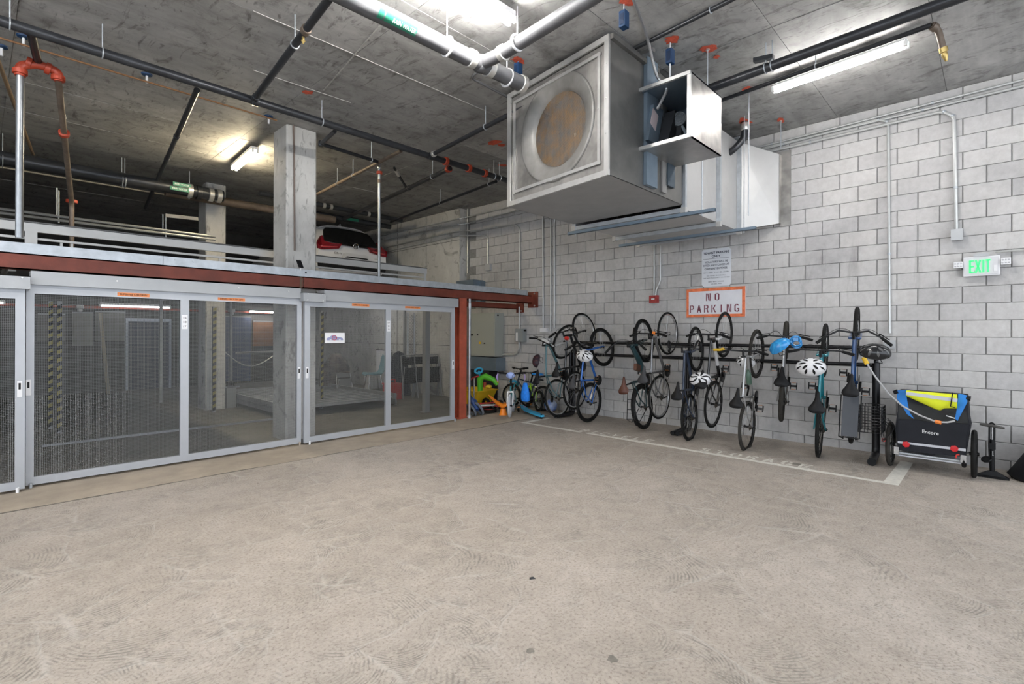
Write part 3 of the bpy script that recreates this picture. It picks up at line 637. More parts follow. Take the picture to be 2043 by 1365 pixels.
for X, Y in ((160, 612), (463, 620)):
    p = PY(X, Y, YL); MB().box((p.x - .07, YL - .05, p.z - .04), (p.x + .07, YL + .12, p.z + .04)).build('junction_box', MWHITE, t, smooth=False)
    MB().ball((p.x, YL, p.z - .08), .05, 10, 8).build('lamp_globe', MWHITE, t)

# ================================================================== ceiling pipes
MBPIPE = M('black_sprinkler_pipe', (0.035, 0.037, 0.042), 0.35, 0.3, var=0.25, scale=6)
MGPIPE = M('grey_cast_drain_pipe', (0.10, 0.10, 0.105), 0.55, 0.1, var=0.15, scale=5)
MBRPIPE = M('brown_steel_pipe', (0.17, 0.13, 0.10), 0.5, 0.3, var=0.3, scale=7)
MORFIT = M('orange_red_fitting', (0.36, 0.045, 0.018), 0.45, var=0.1, scale=10)
MNOHUB = M('stainless_band', (0.62, 0.61, 0.58), 0.32, 0.7)
MGREEN = M('green_label', (0.02, 0.20, 0.12), 0.5)
MBLUE = M('blue_anchor', (0.008, 0.04, 0.11), 0.5)
def pipe(name, label, pts, r, mat, group=None, n=14, rad=None):
    pts = [Vector(p) for p in pts]; z = min(p.z for p in pts)
    c = sum(pts, Vector()) / len(pts); t = thing(name, label, 'pipe', (c.x, c.y, z - r), group)
    MB().tube(arc_path(pts, rad or r * 2.4) if len(pts) > 2 else pts, r, n).build('pipe', mat, t); return t
def ring(t, p, d, r, mat, w=.03, name='coupling'):
    p, d = Vector(p), Vector(d).normalized()
    MB().tube([p - d * w, p - d * w * .9, p + d * w * .9, p + d * w], [r * .93, r, r, r * .93], 16).build(name, mat, t)
def hanger(t, p, r, top=CZ, mat=None, d=(1, 0, 0)):      # rod and loop
    p = Vector(p); m = mat or MGALV
    h = MB().cyl((p.x, p.y, p.z + r), (p.x, p.y, top), .006, 6).build('hanger_rod', m, t)
    MB().torus(p, d, r + .004, .006, 20, 5).build('loop', m, h)
def lerp(a, b, k): return Vector(a).lerp(Vector(b), k)
# main black sprinkler line
zM = 4.10
m0, m1 = Vector((-2.5, 6.05, zM)), Vector((D - .15, 6.05, zM))
t = pipe('sprinkler_main', 'long black sprinkler main crossing the ceiling in front of the column', [m0, m1], .045, MBPIPE)
for X, Y in ((207, 100), (20, 45), (640, 245)):
    hanger(t, (PZ(X, Y, zM).x, 6.05, zM), .045)
for X, Y, m in ((888, 322, MORFIT), (932, 337, MORFIT), (964, 347, MORFIT)): ring(t, (PZ(X, Y, zM).x, 6.05, zM), (1, 0, 0), .062, m, .028)
ring(t, (PZ(862, 311, zM).x, 6.05, zM), (1, 0, 0), .052, MBPIPE, .04); ring(t, (PZ(508, 203, zM).x, 6.05, zM), (1, 0, 0), .052, MBPIPE, .04)
for X, Y in ((985, 352), (994, 356)): hanger(t, (PZ(X, Y, zM).x, 6.05, zM), .045)
# branch lines
a, b = PZ(508, 197, zM), PZ(656, -2, zM); b2_ = b + (b - a) * 1.4
t = pipe('sprinkler_branch', 'black branch pipe running from the main to the top edge left of the drain pipe', [a, b2_], .032, MBPIPE, 'sprinkler branches')
hanger(t, lerp(a, b, .63), .032, d=b - a); ring(t, lerp(a, b, .76), b - a, .042, MBRPIPE, .03); ring(t, lerp(a, b, .02), b - a, .040, MBPIPE, .03)
MB().lathe(lerp(a, b, .73) - UP * .03, (0, 0, -1), [(.012, 0), (.012, .03), (.02, .035), (.005, .06)], 10).build('sprinkler_head', M('brass', (0.55, 0.40, 0.15), 0.35, 0.8), t)
a, b = PZ(393, 180, zM), PZ(290, 415, zM)
t = pipe('sprinkler_branch', 'black branch pipe running away from the main towards the green labels', [a, b], .03, MBPIPE, 'sprinkler branches')
ring(t, lerp(a, b, .25), b - a, .037, MBPIPE, .03); ring(t, lerp(a, b, .42), b - a, .036, MBPIPE, .03)
a, b = PZ(862, 309, zM), PZ(1012, 231, zM)
t = pipe('sprinkler_branch', 'black branch pipe running from the main to the fan housing', [a, b + (b - a) * .3], .03, MBPIPE, 'sprinkler branches')
hanger(t, lerp(a, b, .75), .03, d=b - a); ring(t, lerp(a, b, .03), b - a, .042, MNOHUB, .025)
a, b = PZ(800, 301, zM), PZ(632, 388, zM)
t = pipe('sprinkler_branch', 'thin dark branch pipe passing above the white car towards the column', [a, b], .026, MBRPIPE, 'sprinkler branches')
for k in (.5, .7): hanger(t, lerp(a, b, k), .026, d=b - a)
zz = zM - .05
a0, a1, a2 = PZ(668, 262, zM), PZ(640, 287, zM), PZ(757, 324, zM); a2_ = a2.copy()
t = pipe('sprinkler_offset', 'black offset pipe with an elbow to the right of the column', [a0, a1, a2], .026, MBPIPE, 'sprinkler branches')
hanger(t, lerp(a1, a2, .85), .026, d=a2 - a1); ring(t, a1, (0, 0, 1), .035, MBPIPE, .035, 'elbow')
a, b = PZ(898, 336, zM), PZ(686, 437, zM)
t = pipe('sprinkler_branch', 'thick dark branch pipe with an orange end above the white car', [a, b], .038, MBPIPE, 'sprinkler branches')
ring(t, lerp(a, b, .01), b - a, .055, MORFIT, .03); hanger(t, lerp(a, b, .12), .04, d=b - a)
ring(t, lerp(a, b, .30), b - a, .045, MBPIPE, .04); ring(t, lerp(a, b, .55), b - a, .045, MBPIPE, .04)
c = lerp(a, b, .32); e = PZ(786, 334, CZ - .03); MB().bar(c, e, .03, .03).build('sway_brace', MBPIPE, t, smooth=False); MB().bar(lerp(c, e, .62), lerp(c, e, .86), .045, .045).build('brace_clamp', MNOHUB, t, smooth=False)
a, b = PZ(990, 362, zM), PZ(780, 443, zM)
t = pipe('sprinkler_branch', 'thin black branch pipe closest to the concrete wall', [a, b], .026, MBPIPE, 'sprinkler branches')
hanger(t, lerp(a, b, .45), .028, d=b - a); hanger(t, lerp(a, b, .05), .03, d=b - a)
# riser with orange coupling in front of the car
YD = 6.955; p = PY(757, 330, YD); q = PY(757, 565, YD)
t = pipe('sprinkler_drop', 'thin steel drop pipe with an orange coupling in front of the white car', [a2_, (p.x, YD, a2_.z - .02), (p.x, YD, 2.268)], .022, MSTEEL)
ring(t, PY(757, 345, YD), (0, 0, 1), .045, MORFIT, .022); ring(t, PY(757, 333, YD), (0, 0, 1), .03, MNOHUB, .03); ring(t, PY(757, 362, YD), (0, 0, 1), .028, MBRPIPE, .025)
# rust coloured conduit
t = pipe('rust_conduit', 'long thin rust brown conduit across the left ceiling behind the main', [(-2.5, 6.8, 4.26), (2.7, 6.8, 4.26)], .010, M('rust', (0.22, 0.11, 0.05), 0.7))
# left manifold: tee from the main, two elbows, galvanised riser and brown pipe
pm = PZ(58, 75, zM); tee = PY(76, 128, 6.62); el = PY(40, 137, 6.62); er = PY(116, 150, 6.62)
t = thing('riser_manifold', 'orange red pipe tee with two elbows hanging from the main at the left', 'pipe fitting', (tee.x, tee.y, tee.z - .1))
MB().tube([(pm.x, 6.05, zM), (tee.x, 6.62, tee.z + .02)], .034, 12).build('feed_pipe', MBPIPE, t)
MB().tube(arc_path([(el.x, 6.62, el.z - .07), (el.x, 6.62, el.z + .03), tee, (er.x, 6.62, er.z + .03), (er.x + .01, 6.62, er.z - .06)], .05), .04, 12).build('tee_body', MORFIT, t)
for c, d_ in ((el, (0, 0, 1)), (er, (0, 0, 1))): ring(t, (c.x, 6.62, c.z - .03), d_, .055, MORFIT, .022)
for X, Y in ((57, 126), (96, 137)): ring(t, PY(X, Y, 6.62), (1, 0, -.25), .055, MORFIT, .02)
t = pipe('galvanised_riser', 'tall galvanised pipe rising from the deck angle to the orange elbow', [(el.x, 6.62 + .03, 2.38), (el.x, 6.62, el.z - .05)], .03, MSTEEL)
e2 = PY(143, 405, 9.0); e3 = Vector((e2.x, 9.0, 2.2))
t = pipe('brown_drop_pipe', 'brown sloping pipe with orange couplings left of the dark void', [(er.x, 6.62, er.z - .04), e2, e3], .028, MBRPIPE, rad=.1)
for X, Y in ((126, 231),):
    k = (Y - 155) / 250; c = lerp((er.x, 6.62, er.z - .04), e2, .36); ring(t, c, e2 - er, .05, MORFIT, .022)
ring(t, lerp((er.x, 6.62, er.z), e2, .26), e2 - er, .032, MNOHUB, .01); ring(t, (e2.x, 9.0, e2.z + .02), (0, 0, 1), .062, MORFIT, .02)
p0, p1 = PZ(-5, 118, 4.2), PZ(66, 308, 4.2); pipe('brown_thin_pipe', 'thin brown pipe at the far left behind the galvanised riser', [p0, p1], .02, M('tan_pipe', (0.22, 0.15, 0.09), .5, var=.2))
# blue cast-in anchors with white stubs
t = thing('ceiling_anchors', 'blue plastic anchor with a white stub on the ceiling beside the main', 'anchor', (0.3, 6.3, CZ - .06))
bpy.data.objects.remove(t)
for i, (X, Y, lb) in enumerate(((47, 72, 'above the orange manifold'), (293, 148, 'between the main and the rust conduit'), (3, 92, 'at the left picture edge'), (536, 232, 'just left of the column'))):
    p = PZ(X, Y, CZ); t = thing('ceiling_anchor', 'blue plastic ceiling anchor with a white stub ' + lb, 'anchor', (p.x, p.y, CZ - .1), 'blue ceiling anchors')
    MB().lathe((p.x, p.y, CZ), (0, 0, -1), [(.055, 0), (.05, .012), (.02, .02)], 14).build('flange', MBLUE, t); MB().cyl((p.x, p.y, CZ - .02), (p.x, p.y, CZ - .1), .012, 8).build('stub', MWHITE, t)
# grey rain drain pipe with wye
zR = 4.05; rr = .075
A, B, C_ = PZ(690, 0, zR), PZ(945, 119, zR), PZ(1040, 160, zR)
B = Vector((B.x, (A.y + C_.y) / 2, zR)); A.y = B.y + .03; C_.y = B.y - .02
t = pipe('rain_drain_pipe', 'thick grey drain pipe with a green label at the top of the picture', [A - (C_ - A).normalized() * 3, C_ + Vector((.06, 0, 0))], rr, MGPIPE, n=24)
ring(t, C_ + Vector((.06, 0, 0)), (1, 0, 0), rr + .012, MNOHUB, .03, 'end_cap')
d = (C_ - A).normalized()
for X, Y in ((940, 117), (985, 132)): 
    c = PZ(X, Y, zR); c.y = B.y; ring(t, c, d, rr + .012, MNOHUB, .035, 'no_hub_band')
w0 = PZ(968, 122, zR); w0.y = B.y; w1 = PZ(1000, 108, zR); w2 = PZ(1180, -5, zR); w3 = w2 + (w2 - w1) * .5
MB().tube([w0, lerp(w0, w1, .5), w1, w2, w3], .06, 20).build('branch_pipe', MGPIPE, t); ring(t, lerp(w1, w2, .02), w2 - w1, .072, MNOHUB, .03, 'no_hub_band')
MB().ball(w0, rr * 1.15, 16, 10).build('wye_body', MGPIPE, t)
for X, Y, r_, dd in ((893, 92, rr, d), (1018, 152, rr, d), (1032, 85, .06, w2 - w1)):
    c = PZ(X, Y, zR); 
    if r_ == rr: c.y = B.y
    hanger(t, c, r_, mat=MWHITE, d=dd); MB().torus(c, dd, r_ + .006, .012, 24, 6).build('strap', MWHITE, t)
# green label wrapped round the lower front of the pipe
lab = MB(); p0, p1 = PZ(752, 32, zR), PZ(815, 63, zR); p0.y = p1.y = B.y
def wrap(mb, xa_, xb_, a0, a1, r, n=8):
    rings = []
    for k in range(n + 1):
        g = R(a0 + (a1 - a0) * k / n); off = Vector((0, -math.cos(g) * r, -math.sin(g) * r)); rings.append([Vector((xa_, B.y, zR)) + off, Vector((xb_, B.y, zR)) + off])
    mb.loft(rings, caps=False, close=False)
wrap(lab, p0.x, p1.x, 15, 75, rr + .0025); lo = lab.build('pipe_label', MGREEN, t, label='green pipe label')
lab = MB(); q0 = PZ(737, 26, zR).x; wrap(lab, q0, q0 + .05, 15, 75, rr + .0025); lab.build('pipe_label', MGREEN, t, label='green pipe label')
g = R(45); nrm = Vector((0, -math.cos(g), -math.sin(g))); ey = Vector((0, -math.sin(g), math.cos(g))) * 1
mb = MB(); put_text(mb, 'RAIN WATER', Vector(((p0.x + p1.x) / 2 + .03, B.y, zR)) + nrm * (rr + .003), (1, 0, 0), ey, .035, .22, .01); mb.build('lettering', MWHITE, lo, smooth=False)
t = pipe('bent_conduit', 'thin grey conduit bending up to the ceiling behind the drain wye', [PZ(958, 140, CZ - .03), PZ(938, 155, CZ - .05), PZ(1013, 194, CZ - .05), PZ(1040, 208, CZ - .05)], .014, MGPIPE, rad=.1)
# right-hand pipes above the lamp
zS = 4.12
a, b = PZ(1405, 181, zS), PZ(1905, -2, zS); b3 = b + (b - a) * .8; a3 = a - (b - a) * .12
t = pipe('sprinkler_line', 'thick black pipe running above the strip light on the right', [a3, b3], .046, MBPIPE)
c = lerp(a, b, .31); hanger(t, c, .046, d=b - a); hanger(t, c + (b - a).normalized() * .06, .046, d=b - a); MB().obox(c + Vector((0, 0.02, .10)), (.03, 0, 0), (0, .09, .012), (0, 0, .02)).build('beam_clamp', MBPIPE, t, smooth=False)
zS2 = 4.16
a, b = PZ(1432, 203, zS2), PZ(1858, 50, zS2); e = Vector((b.x + .10, b.y - .04, b.z - .02)); 
t = thing('nozzle_pipe', 'thin black pipe with a bent brass-ended nozzle at the upper right', 'pipe', (b.x, b.y, 3.9))
MB().tube([a - (b - a) * .15, b], .022, 12).build('pipe', MBPIPE, t)
e1, e2_ = PX(1872, 60, b.x + .06), PX(1881, 95, b.x + .1)
MB().tube(arc_path([b, lerp(b, e1, 1.0), e2_], .05), .025, 12).build('elbow_arm', MBRPIPE, t); ring(t, lerp(b, e1, .4), e1 - b, .034, MBRPIPE, .025)
e4 = e2_ + (e2_ - e1).normalized() * .13; MB().lathe(e2_, e4 - e2_, [(.032, 0), (.032, .04), (.02, .045), (.024, .07), (.008, .12)], 12).build('nozzle', M('brass', (0.55, 0.40, 0.15), 0.35, 0.8), t)
hanger(t, lerp(a, b, .53), .022, d=b - a)
a, b = PZ(1268, 96, 4.345), PZ(1462, -2, 4.345)
t = pipe('sprinkler_line', 'slim black pipe passing behind the blue hanger above the fan housing', [a - (b - a) * .3, b + (b - a) * .9], .021, MBPIPE)
hanger(t, lerp(a, b, .8), .022, d=b - a)
c = W(1485, 240); t = thing('vent_elbow', 'black pipe stub with a steel band between the duct and ceiling', 'pipe', (7.0, 2.4, 3.9))
c = PZ(1486, 243, CZ); MB().tube(arc_path([c, (c.x, c.y, CZ - .22), (c.x - .06, c.y + .12, CZ - .36), (c.x - .06, c.y + .2, CZ - .40)], .12), .045, 14).build('pipe', MBPIPE, t); ring(t, (c.x, c.y, CZ - .07), (0, 0, 1), .054, MNOHUB, .05)

# ================================================================== upper deck and the dark void behind
MRAIL = M('pale_grey_rail', (0.50, 0.50, 0.49), 0.45, 0.2, var=0.06, scale=4)
YR = 7.7
def railpt(X, Y): return PY(X, Y, YR)
xe = railpt(852, 545).x
t = thing('platform_rail', 'pale grey edge rail of the upper car platform behind the column', 'rail', (2.5, YR, 2.3))
MB().box((-3.4, YR, 2.60), (xe, YR + .05, 2.695)).build('top_rail', MRAIL, t, smooth=False)
MB().box((-3.4, YR + .015, 2.515), (xe, YR + .04, 2.54)).build('lower_rail', MRAIL, t, smooth=False)
MB().box((-3.4, YR - .01, 2.697), (xe, YR + .07, 2.712)).build('cap_strip', M('dark_grey_strip', (0.10, 0.10, 0.10), .5), t, smooth=False)
for X in (62, 848): 
    x = railpt(X, 480).x; MB().box((x - .05 if X < 100 else x - .025, YR - .012, 2.28), (x + .05 if X < 100 else x + .025, YR + .06, 2.60)).build('post', MRAIL, t, smooth=False)
for X in (123, 144, 440): x = railpt(X, 490).x; MB().box((x - .012, YR + .03, 2.28), (x + .012, YR + .05, 2.52)).build('baluster', MRAIL, t, smooth=False)
MDECK = M('galvanised_pallet', (0.30, 0.31, 0.32), 0.5, 0.5, var=0.15, scale=5)
def pallet(x0, x1, y0, y1, z, name, label, ribs=14):
    t = thing(name, label, 'platform', ((x0 + x1) / 2, (y0 + y1) / 2, z - .1))
    MB().box((x0, y0, z - .05), (x1, y1, z - .03)).build('deck_sheet', MDECK, t, smooth=False)
    for sx in (x0, x1 - .06): MB().box((sx, y0, z - .12), (sx + .06, y1, z + .06)).build('side_beam', MDECK, t, smooth=False)
    if z > 2:
        for sx in (x0, x1 - .05):
            for sy in ((y0, y1 - .05) if z > 2.4 else (y1 - .05,)): MB().box((sx, sy, 0), (sx + .05, sy + .05, z - .12)).build('leg', MDECK, t, smooth=False)
    n = max(2, int((y1 - y0) / .22))
    for k in range(n):
        y = y0 + (y1 - y0) * (k + .5) / n; MB().box((x0 + .06, y - .05, z - .03), (x1 - .06, y + .05, z)).build('rib', MDECK, t, smooth=False)
    return t
pallet(-2.6, 0.1, 7.8, 12.9, 2.28, 'upper_platform', 'upper car platform at the far left above the lift bay', 8)
pallet(0.25, 2.75, 7.8, 12.9, 2.28, 'upper_platform', 'empty upper car platform left of the column', 8)
upB = pallet(4.95, 7.35, 10.6, 15.7, 2.52, 'upper_platform', 'upper car platform carrying the white car', 8)
# far rails and pipes
YF = 10.3
t = thing('far_rail', 'thin double galvanised rail crossing the dark upper void', 'rail', (1.4, YF, 3.0))
for Y0, Y1 in ((415, 468), (424, 474)):
    pa, pb = PY(0, Y0, YF), PY(392, Y1, YF); MB().tube([pa - Vector((2, 0, 0)), pb + Vector((.3, 0, 0))], .022, 8).build('tube_rail', MSTEEL, t)
for X, Y0, Y1 in ((113, 375, 430), (117, 380, 445), (325, 428, 462), (331, 430, 480)):
    pa, pb = PY(X, Y0, YF), PY(X, Y1, YF); MB().tube([pa, pb], .010, 6).build('hanger_rod', MSTEEL, t)
pa, pb = PY(330, 430, YF), PY(395, 437, YF); MB().bar(pa, pb, .03, .06).build('bracket', MGPIPE, t, smooth=False)
YP = 10.45
pa, pb = PY(0, 318, YP), PY(445, 392, YP)
t = thing('big_black_pipe', 'big black drain pipe with green labels crossing the far ceiling', 'pipe', (1.5, YP, pa.z - .15))
MB().tube([(-3.3, YP, pa.z), (pb.x, YP, pb.z)], .105, 20).build('pipe', MBPIPE, t)
for X, Y in ((378, 373), (396, 378), (420, 384), (436, 388)): c = PY(X, Y, YP); ring(t, (c.x, YP, pa.z + (pb.z - pa.z) * .8), (1, 0, 0), .125, MNOHUB if X != 396 else MBPIPE, .04, 'no_hub_band')
for X, Y in ((243, 345), (249, 346), (5, 300), (378, 370)):
    c = PY(X, Y, YP); hanger(t, (c.x, YP, pa.z), .105)
for X0, Y0, X1, Y1 in ((345, 364, 381, 374), (339, 373, 378, 382)):
    pa_, pb_ = PY(X0, Y0, YP - .11), PY(X1, Y1, YP - .11); zc = (pa_.z + pb_.z) / 2
    lo = MB().box((pa_.x, YP - .118, zc - .035), (pb_.x, YP - .108, zc + .03)).build('pipe_label', MGREEN, t, smooth=False, label='green pipe label')
    mb = MB(); put_text(mb, 'RAIN WATER', ((pa_.x + pb_.x) / 2, YP - .118, zc), EXX, EZZ, .03, .22, .01); mb.build('lettering', MWHITE, lo, smooth=False)
pa, pb = PY(380, 392, 10.9), PY(560, 420, 10.9)
t = pipe('brown_beam_pipe', 'brown pipe behind the green labelled pipe leading to the near column', [(pa.x - .4, 10.9, pa.z), (pb.x + 1.2, 10.9, pb.z)], .08, MBRPIPE)
pa, pb = PY(145, 358, 11.5), PY(350, 392, 11.5)
pipe('tan_conduit', 'pale conduit running under the big black pipe', [(-1, 11.5, pa.z), (pb.x, 11.5, pb.z)], .014, M('tan_conduit', (0.42, 0.38, 0.30), .5))
yq = PZ(640, 409, 4.2).y; pa, pb = PY(636, 408, yq), PY(780, 432, yq); pa.z = pb.z = 4.2
t = pipe('black_cross_pipe', 'black pipe along the far ceiling above the white car', [(pa.x - 1.2, yq, pa.z), (pb.x + .3, yq, pb.z)], .05, MBPIPE)
for X in (646, 660, 735): c = PY(X, 409, yq); ring(t, (c.x, yq, pa.z), (1, 0, 0), .06, MNOHUB, .03)
pa, pb = PY(690, 438, 10.9), PY(714, 441, 10.9)
t = thing('far_green_tag', 'green label on the dark pipe just above the car roof', 'label', (pa.x, 10.9, pa.z - .05)); MB().box((pa.x, 10.86, pb.z - .03), (pb.x, 10.87, pb.z + .03)).build('label_face', MGREEN, t, smooth=False); MB().tube([(pa.x - .8, 10.93, pb.z), (pb.x + .9, 10.93, pb.z)], .06, 14).build('pipe', MBPIPE, t)
# ================================================================== exhaust fan and duct
MSHEET = M('galvanised_sheet', (0.36, 0.355, 0.345), 0.36, 0.75, var=0.16, scale=5, bump=0.03, bscale=14)
MSHEETL = M('bright_galvanised_trim', (0.60, 0.595, 0.58), 0.34, 0.6, var=0.10, scale=6)
MSHEETD = M('dull_plenum_sheet', (0.20, 0.193, 0.183), 0.42, 0.65, var=0.14, scale=4)
MDUCT = M('pale_duct_sheet', (0.50, 0.495, 0.485), 0.45, 0.35, var=0.06, scale=3)
MSPAN = M('spangled_sheet', (0.38, 0.365, 0.345), 0.40, 0.7, var=0.4, scale=3.2, bump=0.12, bscale=5)
MBLUEG = M('blue_grey_panel', (0.21, 0.27, 0.33), 0.42, 0.5, var=0.08, scale=5)
MNAVY = M('dark_blue_grey', (0.045, 0.065, 0.085), 0.5, 0.2)
FR, FL = Vector((4.10, 2.64, 0)), Vector((4.335, 4.19, 0)); FZ0, FZ1 = 2.99, 4.315; XB = 5.62
EU = (FL - FR).normalized(); WF = (FL - FR).length; HF = FZ1 - FZ0; EN = Vector((EU.y, -EU.x, 0))   # EN points into the box
fan = thing('exhaust_fan', 'big galvanised exhaust fan box with a round screened inlet hung from the ceiling', 'fan', (4.85, 3.4, FZ0))
def FP(u, v, w=0.0): return FR + EU * (u * WF) + Vector((0, 0, FZ0 + v * HF)) + EN * w
# shell: bottom, top, two sides
def slab(q, dpt, nm, mat, par=fan):
    a = [Vector(p) for p in q]; n = (a[1] - a[0]).cross(a[2] - a[0]).normalized() * dpt
    MB().add(a + [p + n for p in a], [(0,1,2,3), (7,6,5,4), (0,4,5,1), (1,5,6,2), (2,6,7,3), (3,7,4,0)]).build(nm, mat, par, smooth=False)
e = .002
slab([(FR.x, 2.64, FZ0), (XB, 2.64, FZ0), (XB, 4.19, FZ0), (FL.x, 4.19, FZ0)], .004, 'bottom_panel', M('floor_lit_bottom_sheet', (0.36, 0.36, 0.36), .5, .3, var=.08, scale=4))  # light bounced off the floor put into a lighter sheet colour
slab([(FR.x, 2.64, FZ1), (FL.x, 4.19, FZ1), (XB, 4.19, FZ1), (XB, 2.64, FZ1)], .004, 'top_panel', MSHEET)
slab([(FR.x, 2.64, FZ0), (FR.x, 2.64, FZ1), (XB, 2.64, FZ1), (XB, 2.64, FZ0)], .004, 'side_panel', MSHEETD)
slab([(FL.x, 4.19, FZ0), (XB, 4.19, FZ0), (XB, 4.19, FZ1), (FL.x, 4.19, FZ1)], .004, 'side_panel', MSHEETD)
# front plate with the bell-mouth inlet (ring of quads from square to circle)
NS = 48; CU, CV = 0.485, 0.515
def sqp(a):
    c, s = math.cos(a), math.sin(a); m_ = max(abs(c), abs(s)); return (CU + c / m_ * (0.5 - .0), CV + s / m_ * (0.5 - .0))
cen = FP(CU, CV)
def circ(r, w): return [cen + EU * (math.cos(2*math.pi*k/NS) * r) + Vector((0, 0, math.sin(2*math.pi*k/NS) * r)) + EN * w for k in range(NS)]
sq = []
for k in range(NS):
    u, v = sqp(2*math.pi*k/NS); sq.append(FP(min(max(u, .04), .96), min(max(v, .045), .955), .012))
mb = MB(); mb.loft([sq, circ(.56, .014)], caps=False); mb.build('front_plate', MSPAN, fan, smooth=True)
mb = MB(); mb.loft([circ(.568, .012), circ(.562, -.004), circ(.545, -.006), circ(.50, .004), circ(.46, .02), circ(.43, .034), circ(.40, .052), circ(.385, .08)], caps=False); mb.build('bell_mouth', M('dusty_bell_sheet', (0.25, 0.24, 0.225), .5, .4, var=.16, scale=5), fan, smooth=True, ang=80)
# inlet screen: fine wire grid with rust, dark back
MSCR = M('rusty_inlet_screen', (0.20, 0.20, 0.205), 0.6, 0.3, scale=9, col2=(0.36, 0.22, 0.10))
mb = MB(); rS = .385
for k in range(-31, 32):
    o_ = k * .0122; h_ = math.sqrt(max(0, rS * rS - o_ * o_))
    for ax in (0, 1):
        c = cen + EN * .07
        if ax: a, b = c + EU * o_ - UP * h_, c + EU * o_ + UP * h_
        else: a, b = c + UP * o_ - EU * h_, c + UP * o_ + EU * h_
        d_ = (b - a).normalized(); s_ = d_.cross(EN)
        mb.add([a - s_*.0022, a + s_*.0022, a + EN*.003, b - s_*.0022, b + s_*.0022, b + EN*.003], [(0,1,4,3), (1,2,5,4), (2,0,3,5)])
mb.build('inlet_screen', MSCR, fan, smooth=False, kind='stuff', label='round rust tinted wire screen')
MB().loft([circ(.50, .30), circ(.02, .30)], caps=False).build('inlet_back', M('dusty_fan_wheel', (0.14, 0.13, 0.12), .7, .3, var=.3, scale=6), fan, smooth=False)
# fan wheel blades behind screen
mb = MB()
for k in range(10):
    g = 2*math.pi*k/10; d0 = EU * math.cos(g) + UP * math.sin(g); d1 = EU * math.cos(g + .35) + UP * math.sin(g + .35)
    mb.add([cen + EN*.27 + d0*.08, cen + EN*.20 + d0*.38, cen + EN*.24 + d1*.38, cen + EN*.28 + d1*.08], [(0,1,2,3)])
mb.build('fan_blades', M('dusty_fan_wheel', (0.14, 0.13, 0.12), .7, .3, var=.3, scale=6), fan, smooth=False)
# frame angles round the front and inner trim
def frame_bar(u0, v0, u1, v1, w, nm, mat, dep=.012, off=-.004):
    a, b = FP(u0, v0, off), FP(u1, v1, off); d_ = (b - a).normalized(); s_ = d_.cross(EN)
    MB().obox((a + b) / 2, (b - a) / 2, s_ * w / 2, EN * dep).build(nm, mat, fan, smooth=False)
w = .055
for q in ((0, .02, 1, .02), (0, .98, 1, .98)): frame_bar(*q, w, 'edge_angle', MSHEETL)
for q in ((.018, .04, .018, .96), (.982, .04, .982, .96)): frame_bar(*q, w, 'edge_angle', MSHEETL, off=-.003)
for q in ((.07, .115, .93, .115), (.07, .90, .93, .90)): frame_bar(*q, .032, 'inner_trim', MSHEETL, .006, .0)
for q in ((.085, .10, .085, .91), (.925, .10, .925, .91)): frame_bar(*q, .032, 'inner_trim', MSHEETL, .006, .001)
for u, v in ((.15,.02),(.5,.02),(.85,.02),(.15,.98),(.4,.98),(.7,.98),(.95,.9),(.95,.2),(.02,.3),(.02,.55),(.02,.8),(.5,.1),(.3,.1),(.085,.5),(.92,.5)):
    MB().lathe(FP(u, v, -.016), -EN, [(.008, 0), (.006, .005), (0, .006)], 6).build('screw', MBOLT, fan)
# top edge angle on the side and hanger rail
MB().box((FR.x, 2.60, FZ1 - .05), (5.0, 2.64, FZ1)).build('side_angle', MSHEETD, fan, smooth=False)
MB().box((4.6, 2.47, FZ1 - .02), (4.66, 4.35, FZ1 + .02)).build('hanger_rail', MSHEET, fan, smooth=False)
# blue grey mounting strip and lower scroll window
MB().box((4.73, 2.595, 3.03), (4.95, 2.637, FZ1 + .03)).build('mounting_strip', MBLUEG, fan, smooth=False)
MB().box((5.20, 2.60, 3.12), (5.36, 2.637, 3.44)).build('lower_window', MNAVY, fan, smooth=False)
MB().box((5.10, 2.615, 3.03), (5.20, 2.638, 4.0)).build('side_strip', MSHEET, fan, smooth=False)
# belt guard / motor cover: top, bottom, end and side sheets round the motor
G0, G1, GY, GZ0, GZ1 = 4.66, 5.39, 2.10, 3.365, 3.985
cov = MB().box((G0, GY, GZ1 - .012), (G1, 2.64, GZ1)).build('motor_cover', MBLUEG, fan, smooth=False)
MB().box((G0, GY, GZ0), (G1, 2.64, GZ0 + .012)).build('cover_floor', MSHEET, cov, smooth=False)
MB().box((G0, GY, GZ0), (G1, GY + .012, GZ1)).build('cover_side', MSPAN, cov, smooth=False)
MB().box((G1 - .012, GY + .012, GZ0 + .012), (G1, 2.64, GZ1 - .012)).build('cover_back', MNAVY, cov, smooth=False)
for zz in (GZ0 - .004, GZ1 - .028): MB().box((G0 - .02, GY + .0, zz), (G0 + .008, 2.80 - .15, zz + .034)).build('edge_trim', MSHEETL, cov, smooth=False)
MB().box((G0 - .012, GY - .003, GZ0), (G0 + .004, GY + .035, GZ1)).build('edge_trim', MSHEETL, cov, smooth=False)
